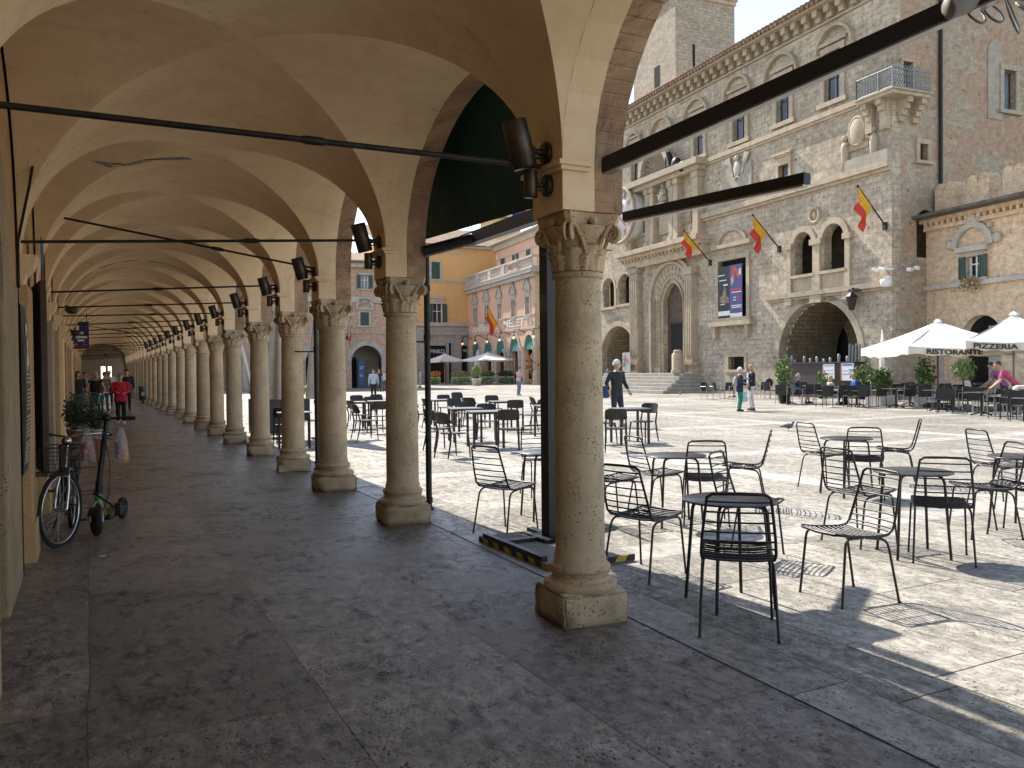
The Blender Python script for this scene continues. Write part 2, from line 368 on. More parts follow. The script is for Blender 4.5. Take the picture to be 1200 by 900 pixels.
# ------------------------------------------------------------------ world and sun
w = bpy.data.worlds.new('World'); SC.world = w; w.use_nodes = True
sky = w.node_tree.nodes.new('ShaderNodeTexSky'); sky.sky_type = 'NISHITA'; sky.sun_disc = False
SUN_EL, SUN_AZ = rad(44), rad(-5)
sky.sun_elevation = SUN_EL; sky.sun_rotation = SUN_AZ; sky.air_density = 1.0; sky.dust_density = .25; sky.ozone_density = 1.2
bg = w.node_tree.nodes['Background']; hs_ = w.node_tree.nodes.new('ShaderNodeHueSaturation'); hs_.inputs['Saturation'].default_value = .74; w.node_tree.links.new(sky.outputs[0], hs_.inputs['Color']); w.node_tree.links.new(hs_.outputs[0], bg.inputs[0]); bg.inputs[1].default_value = .105
sun = bpy.data.lights.new('sun', 'SUN'); sun.energy = 3.25; sun.angle = rad(.53); sun.color = (1, .94, .84)
suno = bpy.data.objects.new('sun', sun); COL.objects.link(suno); suno.location = (0, 0, 40)
to = Vector((math.sin(SUN_AZ) * math.cos(SUN_EL), math.cos(SUN_AZ) * math.cos(SUN_EL), math.sin(SUN_EL)))
suno.rotation_euler = (-to).to_track_quat('-Z', 'Y').to_euler()
SC.view_settings.view_transform = 'Standard'; SC.view_settings.look = 'None'; SC.view_settings.exposure = 1.55; SC.view_settings.gamma = 1
cy = SC.cycles; cy.max_bounces = 10; cy.diffuse_bounces = 7; cy.glossy_bounces = 4; cy.transmission_bounces = 4; cy.transparent_max_bounces = 8
cy.use_denoising = True; cy.sample_clamp_indirect = 6; cy.caustics_reflective = False; cy.caustics_refractive = False
try: cy.denoiser = 'OPENIMAGEDENOISE'
except Exception: pass

# ------------------------------------------------------------------ ground
m = MB(); m.b2(-60, 260, -60, 320, -.3, 0); g = m.build('piazza_ground', piazza_stone); tag(g, kind='structure')
m = MB(); m.add([(-.9, -9, .004), (3.12, -9, .004), (3.25, 8, .004), (3.25, 76, .004), (-.9, 76, .004)], [(0, 1, 2, 3, 4)]); g = m.build('arcade_pavement', travertine_floor); tag(g, kind='structure')

border_stone = paving('border_paving', (.40, .365, .315), 1.55, 7.0, .006, (.52, .485, .43), .25, .4, wear=.7, lo=.45)
m = MB(); P_ = [(-9, 2.55), (2.2, 2.93), (4.4, 3.02), (8.2, 3.13), (76, 3.15)]
for (ya, xa), (yb, xb) in zip(P_[:-1], P_[1:]):
    m.cur = 0; m.add([(xa, ya, .008), (xa + .37, ya, .008), (xb + .37, yb, .008), (xb, yb, .008)], [(0, 1, 2, 3)]); m.cur = 1
    for o in (-.008, .37): m.add([(xa + o, ya, .0075), (xa + o + .008, ya, .0075), (xb + o + .008, yb, .0075), (xb + o, yb, .0075)], [(0, 1, 2, 3)])
g = m.build('border_paving', [border_stone, plain('joint_dirt', (.035, .03, .026), .95)]); tag(g, kind='structure')
# ------------------------------------------------------------------ arcade
WX, XI, TH = -.50, 2.70, .43
ZL, ZR, ZC = 2.58, 2.83, 4.02
HP = .20
YC = [-4.9, -2.0, .75, 4.46, 8.22, 10.97, 13.4, 16.25, 19.35, 22.15, 24.95, 28.15, 31.1, 34.4, 37.2, 40.1, 43.2, 46.2, 49.2, 52.2, 55.2, 58.2, 61.2, 64.2, 67.2, 70.2, 73.2]
def shx(y): return -.042 * max(0, 8.2 - y)
arc = thing('arcade_building', 'long vaulted portico of cream plaster on travertine columns along the left', 'arcade', (0, 0, 0))
def zs_u(u): return (ZL + ZR) / 2 + (ZR - ZL) / 2 * u
def vx(u, y): return (WX + XI) / 2 + (XI - WX) / 2 * u + shx(y) * (u + 1) / 2
for i in range(len(YC) - 1):
    y0, y1 = YC[i] + HP, YC[i + 1] - HP; yc, hl = (y0 + y1) / 2, (y1 - y0) / 2
    m = MB(); far = yc > 20; na, nt_ = (10, 10) if far else (22, 24)
    for sg in (-1, 1):
        def fb(a, t, sg=sg):
            v = sg * math.sin(a * PI / 2); al = (2 * t - 1) * a * PI / 2; u = math.sin(al); y = yc + hl * v
            zs = zs_u(u); return (vx(u, y), y, zs + (ZC - zs) * math.cos(al))
        def fl(a, t, sg=sg):
            u = sg * math.sin(a * PI / 2); al = (2 * t - 1) * a * PI / 2; v = math.sin(al); y = yc + hl * v
            zs = zs_u(u); return (vx(u, y), y, zs + (ZC - zs) * math.cos(al))
        m.grid(fb, na, nt_); m.grid(fl, na, nt_)
    # strip above the pier
    def fs(a, t):
        al = (2 * t - 1) * PI / 2; u = math.sin(al); y = y1 + 2 * HP * a; zs = zs_u(u)
        return (vx(u, y), y, zs + (ZC - zs) * math.cos(al))
    m.grid(fs, 1, nt_)
    m.build('vault', cream, arc)
# wall above the columns: plaster inner leaf, brick outer leaf
def archline(y0, y1, n=20):
    yc, hl = (y0 + y1) / 2, (y1 - y0) / 2
    return [(yc + hl * math.sin(-PI / 2 + PI * k / n), ZR + (ZC - ZR) * math.cos(-PI / 2 + PI * k / n)) for k in range(n + 1)]
top = 4.32  # wall top out of view, kept low to hold its cast shadow near the columns
outer = [(YC[0] - HP, 2.53)]
for i in range(len(YC) - 1):
    outer += [(YC[i] + HP, 2.53)] + archline(YC[i] + HP, YC[i + 1] - HP) + [(YC[i + 1] - HP, 2.53)]
outer += [(YC[-1] + HP, 2.53), (YC[-1] + HP, top), (YC[0] - HP, top)]
def leaf(name, mat, xa, xb, bump=0):
    me = wallmesh(outer, [], 0, 1)
    for v in me.vertices:
        y, z, e = v.co.x, v.co.z, v.co.y
        v.co = (xa + (xb - xa) * e + shx(y), y, z)
    me.materials.append(mat); return link(name, me, arc)
leaf('inner_wall', cream, XI, XI + .225); leaf('outer_wall', archbrick, XI + .225, XI + TH)
# unseen roof slab, its height set by where its shadow should end
m = MB(); m.b2(-5.5, XI + TH + .02, 8.2, YC[-1] + .3, top, top + .06); m.add([(-5.5, YC[0], top), (XI + TH + .02 + shx(YC[0]), YC[0], top), (XI + TH + .02, 8.2, top), (-5.5, 8.2, top), (-5.5, YC[0], top + .06), (XI + TH + .02 + shx(YC[0]), YC[0], top + .06), (XI + TH + .02, 8.2, top + .06), (-5.5, 8.2, top + .06)], [(0, 3, 2, 1), (4, 5, 6, 7), (0, 1, 5, 4), (2, 3, 7, 6), (3, 0, 4, 7)])
m.build('roof', plain('roof_clay', (.30, .17, .10), .9, 0, .4, 3), arc)
# columns: plinth, base, shaft, capital
def spiral(c, n, r0, turns, t, mb, sgn=1, rad_=.012, dirv=None):
    """volute in the vertical plane spanned by dirv and z"""
    pts = []; d = Vector(dirv).normalized()
    for k in range(n + 1):
        a = k / n; an = PI / 2 - sgn * a * turns * 2 * PI; r = r0 * (1 - .82 * a)
        pts.append(Vector(c) + d * (r * math.cos(an)) + Vector((0, 0, r * math.sin(an))))
    mb.tube(pts, [rad_ * (1 - .45 * k / n) for k in range(n + 1)], 8)
def capital_mesh(detail):
    m = MB(); sg = 40 if detail else 18
    m.lathe([(.158, 2.135), (.178, 2.14), (.185, 2.155), (.178, 2.17), (.160, 2.177), (.160, 2.22), (.167, 2.30), (.186, 2.38), (.215, 2.43), (.222, 2.45)], sg)
    # abacus with concave sides
    pts = []
    for q in range(4):
        a = PI / 4 + q * PI / 2; b = a + PI / 2
        pa = Vector((math.cos(a), math.sin(a))) * .300; pb = Vector((math.cos(b), math.sin(b))) * .300
        cut = (pb - pa).normalized() * .03
        for k in range(7):
            f = k / 6; p = (pa + cut).lerp(pb - cut, f); mid = (pa + pb).normalized(); p -= mid * .028 * math.sin(PI * f); pts.append(p)
    n = len(pts)
    for z0, z1, s0, s1 in ((2.455, 2.488, .93, 1.0), (2.488, 2.528, 1.0, 1.03)):
        vs = [(p.x * s0, p.y * s0, z0) for p in pts] + [(p.x * s1, p.y * s1, z1) for p in pts]
        m.add(vs, [tuple(range(n))[::-1], tuple(range(n, 2 * n))] + [(k, (k + 1) % n, (k + 1) % n + n, k + n) for k in range(n)], False)
    if detail:
        for q in range(4):
            a = PI / 4 + q * PI / 2; d = Vector((math.cos(a), math.sin(a), 0)); sd = Vector((-d.y, d.x, 0))
            c = d * .248 + Vector((0, 0, 2.405))
            for s_ in (-1, 1):
                spiral(c + sd * s_ * .022, 40, .052, 2.1, 0, m, 1, .0125, d)
            m.sphere(tuple(c), .020, 8, 6)
            # stem of the volute rising from the bell
            for s_ in (-1, 1):
                p0 = Vector((math.cos(a + s_ * .62) * .170, math.sin(a + s_ * .62) * .170, 2.24)); p1 = Vector((math.cos(a + s_ * .40) * .205, math.sin(a + s_ * .40) * .205, 2.36)); p2 = c + Vector((0, 0, .055)) + sd * s_ * .022
                m.tube([p0, p0.lerp(p1, .5) + Vector((0, 0, .01)), p1, p1.lerp(p2, .6) + Vector((0, 0, .022)), p2], [.010, .013, .015, .015, .013], 7)
            # corner leaf and face leaf with notched edges
            for da, hh, wd, out in ((0, .17, .075, .055), (PI / 4, .20, .085, .035), (PI / 4 - .26, .12, .05, .03), (PI / 4 + .26, .12, .05, .03)):
                b = a + da
                def fl(u, v, b=b, hh=hh, wd=wd, out=out):
                    f = u; z = 2.178 + hh * f; r = .163 + .022 * f + out * max(0, f - .55) ** 1.6 * 3 ; z -= max(0, f - .82) * hh * 1.3
                    t_ = (v - .5) * 2; wf = wd * (math.sin(PI * min(1, .18 + f * .78)) ** .6) * (1 + .16 * math.sin(f * 20))
                    an = b + t_ * wf / r; r += .018 * (1 - t_ * t_) + (.006 if abs(t_) < .2 else 0)
                    return (r * math.cos(an), r * math.sin(an), z)
                m.grid(fl, 14, 8)
            # rosette in the middle of each side
            b = a + PI / 4; m.sphere((math.cos(b) * .205, math.sin(b) * .205, 2.475), .03, 8, 6, (1, 1, .9))
    else:
        for q in range(4):
            a = PI / 4 + q * PI / 2; m.sphere((math.cos(a) * .243, math.sin(a) * .243, 2.40), .062, 8, 6)
    return m
def shaft_mesh(seg):
    m = MB(); pr = [(.182, .36), (.184, .39)]
    for k in range(15): f = k / 14; pr.append((.174 - .016 * f + .004 * math.sin(PI * f), .42 + f * 1.70))
    pr += [(.158, 2.135)]; m.lathe(pr, seg); return m
def base_mesh(seg):
    m = MB(); pr = [(.235, .19)]
    for k in range(9): a = -PI / 2 + PI * k / 8; pr.append((.226 + .032 * math.cos(a), .222 + .032 * math.sin(a)))
    for k in range(7): a = PI * k / 6; pr.append((.210 - .013 * math.sin(a), .256 + .045 * k / 6))
    for k in range(8): a = -PI / 2 + PI * k / 7; pr.append((.194 + .020 * math.cos(a), .328 + .024 * math.sin(a)))
    pr += [(.188, .356), (.182, .372)]; m.lathe(pr, seg); return m
def plinth_mesh(seed):
    m = MB(); rr = random.Random(seed); bm = bmesh.new(); bmesh.ops.create_cube(bm, size=1)
    for q in bm.verts: q.co = Vector((q.co.x * .49, q.co.y * .49, q.co.z * .205 + .1))
    bmesh.ops.bevel(bm, geom=bm.edges[:], offset=.016, segments=2, affect='EDGES')
    bmesh.ops.subdivide_edges(bm, edges=bm.edges[:], cuts=3, use_grid_fill=True)
    for q in bm.verts:
        q.co += Vector((rr.gauss(0, .0028), rr.gauss(0, .0028), rr.gauss(0, .0022)))
    bm.verts.index_update(); m.add([q.co[:] for q in bm.verts], [[q.index for q in f.verts] for f in bm.faces], True); bm.free(); return m
meshes = {}
for i, y in enumerate(YC):
    near = 2 <= i <= 9; key = near
    x = XI + .215 + shx(y)
    if key not in meshes:
        sh = shaft_mesh(48 if near else 20).build('column', colstone, arc); ca = capital_mesh(near).build('capital', colstone, sh); ba = base_mesh(48 if near else 20).build('base', basestone, sh)
        meshes[key] = (sh, ca, ba)
    else:
        a, b, c = meshes[key]
        sh = link('column', a.data, arc); ca = link('capital', b.data, sh); ba = link('base', c.data, sh)
    pl = plinth_mesh(i).build('plinth', basestone, sh)
    sh.location = (x, y, 0); sh.rotation_euler = (0, 0, [0, .5, PI, 1.5 * PI, PI / 2][i % 5]); wid = {3: .90, 4: .97, 5: 1.06, 6: 1.03}.get(i, [1, .98, 1.06, 1.02][i % 4])
    ca.rotation_euler.z = -sh.rotation_euler.z; pl.rotation_euler.z = -sh.rotation_euler.z - rad(R.uniform(4, 13)); sh.scale = (wid, wid, 1)
    if y == .5: sh.rotation_euler.z = 0
    # impost ledge round the pier
    m = MB(); pr = XI + shx(y)
    m.b2(pr - .055, pr + .17, y - HP - .05, y + HP + .05, 2.785, 2.815, .004); m.b2(pr - .035, pr + .17, y - HP - .03, y + HP + .03, 2.760, 2.786, .004)
    m.build('impost', cream, arc)
    if y > -1:
        m = MB(); zl = 2.74 + R.uniform(-.04, .05); zr = 2.93 + R.uniform(-.03, .03); yo = 0
        if i == 3: zl, zr = 2.81, 2.82
        if i in (5, 13): zl = 3.45; yo = .05
        a = Vector((WX - .02, y + yo, zl)); b = Vector((pr + .05, y, zr)); m.tube([a, b], .0135 if i > 3 else .017, 8)
        f = R.uniform(.42, .6); p = a.lerp(b, f); q = a.lerp(b, f + .045); m.tube([p, p.lerp(q, .2), p.lerp(q, .8), q], [.017, .024, .024, .017], 8)
        m.build('tie_rod', iron, arc)
    # bracket under the vault on the shop wall
    m = MB(); pts = [(.0, 2.30), (.03, 2.34), (.05, 2.42), (.10, 2.47), (.13, 2.55), (.135, 2.585), (0, 2.585)]
    m.prism(pts, -.17, .17); m.build('wall_bracket', cream, arc, (WX, y, 0))
# peeled streak in the second vault
def vz(x, y, i):
    y0, y1 = YC[i] + HP, YC[i + 1] - HP; yc, hl = (y0 + y1) / 2, (y1 - y0) / 2
    u = max(-1, min(1, (x - (WX + XI) / 2) / ((XI - WX) / 2))); v = max(-1, min(1, (y - yc) / hl)); zs = zs_u(u)
    return zs + (ZC - zs) * max(math.sqrt(1 - u * u), math.sqrt(1 - v * v))
peel = plain('bare_plaster_patch', (.34, .31, .27), .9, 0, .5, 16, .5)
def patch(pts, i):
    n = len(pts); m = MB(); c = (sum(p[0] for p in pts) / n, sum(p[1] for p in pts) / n)
    vs = [(c[0], c[1], vz(*c, i) - .006)]
    for ring_ in (.33, .66, 1):
        vs += [(c[0] + (p[0] - c[0]) * ring_, c[1] + (p[1] - c[1]) * ring_, vz(c[0] + (p[0] - c[0]) * ring_, c[1] + (p[1] - c[1]) * ring_, i) - .006) for p in pts]
    fs = [(0, 1 + k, 1 + (k + 1) % n) for k in range(n)]
    for r_ in range(2): fs += [(1 + r_ * n + k, 1 + (r_ + 1) * n + k, 1 + (r_ + 1) * n + (k + 1) % n, 1 + r_ * n + (k + 1) % n) for k in range(n)]
    m.add(vs, fs, True); return m.build('plaster_patch', peel, arc)
ln = [(.0, 0), (.25, .05), (.55, .04), (.8, .12), (1.05, .1), (1.12, .17), (.9, .22), (.7, .16), (.45, .18), (.2, .1)]
patch([(.05 + a * .95, 10.08 + b * 1.0 - a * .12) for a, b in ln], 4)
patch([(.0 + .09 * math.cos(k), 9.0 + .11 * math.sin(k)) for k in (0, .8, 1.6, 2.4, 3.2, 4, 4.8, 5.6)], 4)
# far end wall of the arcade and closing wall above
m = MB(); me = wallmesh([(-6, 0), (3.3, 0), (3.3, top), (-6, top)], [archpts(.95, 1.25, .9, 2.2, 'rect'), archpts(1.45, 1.7, 1.0, 2.2, 'rect')], 0, .3); me.materials.append(greyplaster); e = link('end_wall', me, arc); e.location = (0, YC[-1] + .2, 0)
# ------------------------------------------------------------------ shop wall on the left of the arcade (parts of the same building)
stonejamb = travertine('door_jamb_stone', (.50, .37, .225), 1.1)
holes = []; ops = []
for i in range(len(YC) - 1):
    y0, y1 = YC[i] + .55, YC[i + 1] - .55
    if i == 3: y0, y1 = 4.8, 6.2
    k = 'arch' if i in (3, 6, 11) else 'rect'
    z1 = 2.75 if k == 'arch' else 2.45
    ops.append((y0, y1, .02, z1, k, i)); holes.append(archpts(y0, y1, .02, z1, k))
me = wallmesh([(YC[0] - .3, 0), (YC[-1] + .3, 0), (YC[-1] + .3, 4.3), (YC[0] - .3, 4.3)], holes, 0, .35)
for v in me.vertices: v.co = (WX - .02 - v.co.y, v.co.x, v.co.z)
me.materials.append(ochre); link('shop_wall', me, arc)
shopcols = [(.05, .035, .025), (.07, .06, .05), (.03, .05, .04), (.10, .07, .04)]
fmats = [plain('shop_frame_%s' % n, c, .5, 0, .3, 6) for n, c in zip(('brown', 'grey', 'green', 'tan'), shopcols)]
shopinner = plain('shop_interior_wall', (.22, .16, .10), .8, 0, .5, 2)  # plain brown wall inside the shops
for (y0, y1, z0, z1, k, i) in ops:
    if y1 < 3: continue
    m = MB(); fm = fmats[i % 4]
    x = WX - .2
    n = max(2, round((y1 - y0) / .75))
    for j in range(n + 1):
        yy = y0 + (y1 - y0) * j / n; m.b2(x - .03, x + .03, yy - .035, yy + .035, z0, z1 - .02)
    for zz in (z0 + .05, .55, 2.05, z1 - .06): m.b2(x - .028, x + .028, y0, y1, zz - .035, zz + .035)
    fr = m.build('shop_window', fm, arc)
    m = MB(); m.b2(x - .012, x - .004, y0, y1, .55, z1); m.build('pane', glass, fr)
    m = MB(); m.b2(x - .02, x + .015, y0, y1, z0, .55); m.build('panel', fm, fr)
    m = MB(); m.b2(x - 2.6, x - 2.5, y0 - 1, y1 + 1, 0, 3); m.b2(x - 2.5, x - .05, y0 - .98, y0 - .9, 0, 3); m.b2(x - 1.6, x - 1.0, y0 + .3, y1 - .3, 0, .9); m.build('interior', shopinner, fr)
for i, y in enumerate(YC):
    m = MB(); m.b2(WX - .02, WX + .075, y - .27 + .0, y + .27, 0, 2.32, .012); m.b2(WX - .02, WX + .10, y - .29, y + .29, 0, .34, .01)
    m.build('pilaster', [cream, ochre, greyplaster, ochre][i % 4] if i != 4 else ochre, arc)
# rough stone jamb of the nearest doorway and its arch stones
m = MB(); m.b2(WX - .21, WX + .035, 6.2, 7.36, 0, 2.25, .02); pi_ = archpts(4.8, 6.2, 0, 2.77, 'arch')[2:]; po = archpts(4.2, 7.1, 0, 3.15, 'arch')[2:]
mm = MB(); ring(mm, pi_, po, WX - .2, WX + .03); mm.v = [(p[1], p[0], p[2]) for p in mm.v]; m.add(mm.v, mm.f)
m.build('door_surround', stonejamb, arc)
# electric conduit on the wall
m = MB(); m.tube([(WX + .03, 7.52, 2.25), (WX + .03, 7.54, 2.62), (WX + .10, 7.80, 3.1), (WX + .16, 7.85, 3.5)], .012, 6); m.tube([(WX + .02, 7.6, .0), (WX + .02, 7.6, 2.3)], .008, 6); m.build('wall_cable', iron, arc)

# menu board with a chef figure and lines of writing
chalk = plain('chalk_white', (.6, .58, .54), .7, 0, .2, 20); redpaint = plain('red_paint', (.45, .04, .03), .5, 0, .2, 10)
board = plain('slate_board', (.075, .062, .054), .65, 0, .3, 6)
t_ = thing('menu_board', 'tall dark bulging menu board with white handwriting fixed on the pilaster near the bicycle', 'sign', (WX + .03, 7.62, 1.35))
m = MB()
def fm_(u, v): y = -.27 + .54 * u; z = -.55 + 1.32 * v; return (.018 + .030 * math.sin(PI * v) * 1.0, y, z)
m.grid(fm_, 8, 14); m.b2(0, .018, -.27, .27, -.55, .77); m.grid(lambda u, v: (.0 + (.018 + .030 * math.sin(PI * v)) * u, -.27, -.55 + 1.32 * v), 1, 14)
m.build('panel', board, t_)
m = MB(); rr = random.Random(3)
for k in range(24):
    z = .22 - k * .03
    if k % 7 == 3: continue
    x = .020 + .030 * math.sin(PI * (z + .55) / 1.32); yy = -.22
    while yy < .14:
        l = rr.uniform(.02, .09); m.b2(x, x + .004, yy, yy + l, z, z + .011); yy += l + .02
m.build('writing', chalk, t_)
m = MB(); m.sphere((.046, -.02, .46), .06, 12, 8, (.1, 1, 1.1)); m.sphere((.04, -.02, .58), .075, 12, 8, (.1, 1, .7)); m.sphere((.046, 0, .32), .10, 12, 8, (.1, 1, .9)); m.build('chef_emblem', chalk, t_)
m = MB(); m.sphere((.054, 0, .27), .05, 10, 6, (.1, 1.2, .7)); m.build('scarf', redpaint, t_)
# tall wooden shutter board beside it, leaning out of the wall
m = MB(); m.box((0, 0, 0), (.05, .75, 1.75), rz=rad(8), bev=.006); m.box((.03, 0, .05), (.012, .6, 1.5), rz=rad(8)); o = m.build('shutter_board', darkwood, None, (WX + .10, 8.95, 1.55))
tag(o, 'dark brown wooden shutter board standing open beside the ochre pilaster', 'shutter')
# striped flag banner of many colours
t_ = thing('coloured_banner', 'narrow hanging banner of many coloured patches on the shop wall behind the bicycle', 'banner', (WX + .10, 9.75, 0))
cols = [(.03, .16, .24), (.10, .02, .07), (.05, .22, .07), (.5, .36, .04), (.42, .12, .03), (.06, .2, .05), (.45, .3, .03), (.04, .1, .25), (.1, .25, .06)]
bands = plain('banner_0', (.5, .5, .5))
for k, c in enumerate(cols):
    m = MB(); z1 = 2.95 - k * .27; m.add([(0, -.22, z1 - .27), (0, .22, z1 - .27 - .05 * (k % 2)), (0, .22, z1 - .05 * ((k + 1) % 2)), (0, -.22, z1), (.01, -.22, z1 - .27), (.01, .22, z1 - .27 - .05 * (k % 2)), (.01, .22, z1 - .05 * ((k + 1) % 2)), (.01, -.22, z1)], [(0, 3, 2, 1), (4, 5, 6, 7), (0, 1, 5, 4), (3, 7, 6, 2), (1, 2, 6, 5), (0, 4, 7, 3)])
    m.build('colour_patch', plain('banner_c%d' % k, c, .7, 0, .2, 8), t_)
# blue hanging sign
bluesign = plain('blue_sign', (.018, .022, .13), .35, 0, .15, 5)
x0, _ = G(84, 500); t_ = thing('hanging_sign', 'dark blue hanging sign with white words and two red arrows above the walkway', 'sign', (WX + .30, 31.0, 2.88))
m = MB(); m.box((0, 0, 0), (.52, .10, .90), bev=.01); m.tube([(-.2, 0, .44), (-.2, 0, 1.0)], .012); m.tube([(.2, 0, .44), (.2, 0, 1.1)], .012); m.build('board', bluesign, t_)
for s, z, sz in (('FARMACIA', .16, .12), ('APERTO', .0, .10), ('OGGI', -.12, .10)): pass
m = MB(); m.b2(-.12, -.03, -.056, -.051, .16, .36); m.b2(-.15, .10, -.056, -.051, .04, .11); m.b2(-.13, .20, -.056, -.051, -.10, -.03); m.b2(-.08, .12, -.056, -.051, -.21, -.14); m.build('white_print', white_paint, t_)
m = MB()
for q in (-.13, .12): m.prism([(q, -.38), (q + .09, -.30), (q + .03, -.30), (q + .03, -.24), (q - .03, -.24), (q - .03, -.30), (q - .09, -.30)], -.056, -.051)
m.build('red_arrows', redpaint, t_)
# dark oval lamps under the vault on the left
for k, (y, z, lb) in enumerate(((20.0, 2.95, 'dark oval ceiling lamp on the left wall nearer the viewer'), (26.5, 2.75, 'small dark dome camera on the left wall near the blue sign'))):
    m = MB(); m.lathe([(.0, -.09), (.09, -.07), (.14, 0), (.10, .05), (.0, .06)], 16); m.tube([(0, 0, .04), (-.15, 0, .10)], .02); o = m.build('wall_lamp', bronze, None, (WX + .22, y, z)); tag(o, lb, 'lamp')

# ------------------------------------------------------------------ spotlights, two on every pier
ordn = ['nearest', 'second', 'third', 'fourth', 'fifth', 'sixth', 'seventh', 'eighth', 'ninth', 'tenth', 'eleventh', 'twelfth', 'thirteenth', 'fourteenth']
def spot(big):
    L_, r_ = (.285, .076) if big else (.16, .042)
    t = thing('wall_spotlight', 'x', 'spotlight', (0, 0, 0), 0, 'upper spotlights on the piers' if big else 'lower spotlights on the piers')
    m = MB(); m.lathe([(0, 0), (.062, 0), (.066, .006), (.066, .03), (.058, .036), (0, .036)], 24); m.xf(Matrix.Rotation(-PI / 2, 4, 'Y')); m.build('wall_plate', bronze, t)
    m = MB(); m.tube([(-.03, 0, 0), (-.115 if big else -.08, 0, 0)], .02 if big else .014, 10); m.sphere((-.115 if big else -.08, 0, 0), .032 if big else .02, 10, 8); m.tube([(-.05, .02, -.03), (-.12, .02, -.035)], .008, 6); m.build('arm', bronze, t)
    h = MB(); h.lathe([(0, -L_ / 2), (r_ * .93, -L_ / 2), (r_, -L_ / 2 + .004), (r_, L_ / 2 - .004), (r_ * .97, L_ / 2), (r_ * .88, L_ / 2), (r_ * .86, L_ / 2 - .03), (0, L_ / 2 - .03)], 28)
    o = h.build('lamp_head', bronze, t, (-.20 if big else -.125, 0, .03 if big else 0), (0, rad(-16) if big else 0, 0))
    m = MB(); m.lathe([(0, L_ / 2 - .028), (r_ * .84, L_ / 2 - .028)], 20); m.build('lens', glass, o)
    return t
sb, ss = spot(True), spot(False); first = True
for k in range(14):
    i = 3 + k; y = YC[i]; x = XI + shx(y) - .002; tilt = rad(R.uniform(-8, 8))
    for pr, z, nm in ((sb, 2.90, 'upper'), (ss, 2.70, 'lower')):
        o = pr if k == 0 else dup(pr)
        o.location = (x, y + R.uniform(-.02, .02) - .02, z); o.rotation_euler = (0, 0, R.uniform(-.1, .1))
        o['label'] = '%s bronze cylinder spotlight on the %s stone column pier' % (nm, ordn[k])
# ------------------------------------------------------------------ facade frame: local x to the viewer's right, y into the building, z up
class Fac:
    def __init__(s, root, x0, y0, th):
        s.root = root; s.x0, s.y0, s.th = x0, y0, th; root.location = (x0, y0, 0); root.rotation_euler = (0, 0, th)
        s.a = Vector((math.cos(th), math.sin(th), 0)); s.b = Vector((-math.sin(th), math.cos(th), 0))
    def p(s, px, py, off=0.0):
        d = ray(px, py); o = Vector((s.x0, s.y0, 0)) + s.b * off; k = (o - CAM).dot(s.b) / d.dot(s.b); q = CAM + d * k
        return (q - o).dot(s.a), q.z
    def box(s, x0, x1, yt, yb, off=0.0):
        cx, cyy = (x0 + x1) / 2, (yt + yb) / 2
        return s.p(x0, cyy, off)[0], s.p(x1, cyy, off)[0], s.p(cx, yb, off)[1], s.p(cx, yt, off)[1]
    def side(s, px, py):
        """on the plane through the local origin, perpendicular to the facade: (depth into the building, z)"""
        d = ray(px, py); o = Vector((s.x0, s.y0, 0)); k = (o - CAM).dot(s.a) / d.dot(s.a); q = CAM + d * k
        return (q - o).dot(s.b), q.z
    def sbox(s, x0, x1, yt, yb):
        cx, cyy = (x0 + x1) / 2, (yt + yb) / 2
        return s.side(x0, cyy)[0], s.side(x1, cyy)[0], s.side(cx, yb)[1], s.side(cx, yt)[1]
palstone = masonry('palazzo_stone', (.43, .345, .25), (.58, .485, .37), (.33, .265, .19), .58, .27, .018, light=(.64, .545, .43), stain=.85, bumpd=.03, warp=.10, pits=.75)
sidestone = masonry('palazzo_side_brick', (.42, .335, .245), (.54, .45, .345), (.40, .325, .245), .34, .11, .012, patch=(.44, .30, .205), stain=.4, bumpd=.025, warp=.06, pits=.5)
towerstone = masonry('tower_stone', (.40, .33, .25), (.50, .43, .335), (.34, .29, .23), .55, .28, .016, stain=.4, bumpd=.04, warp=.08, pits=.5)
trim = travertine('facade_trim_stone', (.50, .41, .30), 1.2)
vaultbrick = masonry('vault_brick', (.30, .235, .155), (.40, .32, .22), (.16, .12, .08), .55, .22, .018, stain=.5, bumpd=.03, warp=.05)
doorwood = plain('portal_wood', (.10, .062, .038), .6, 0, .45, 3, .3)
skyglass = plain('sky_tinted_glass', (.17, .21, .27), .10, 0, .35, .8, spec=.9)  # blue-grey colour stands for reflected sky and pale curtains in the panes
tile = masonry('roof_tiles', (.32, .20, .13), (.42, .30, .21), (.12, .08, .06), .32, .22, .03, stain=.5, bumpd=.05, warp=.05, pits=.4)

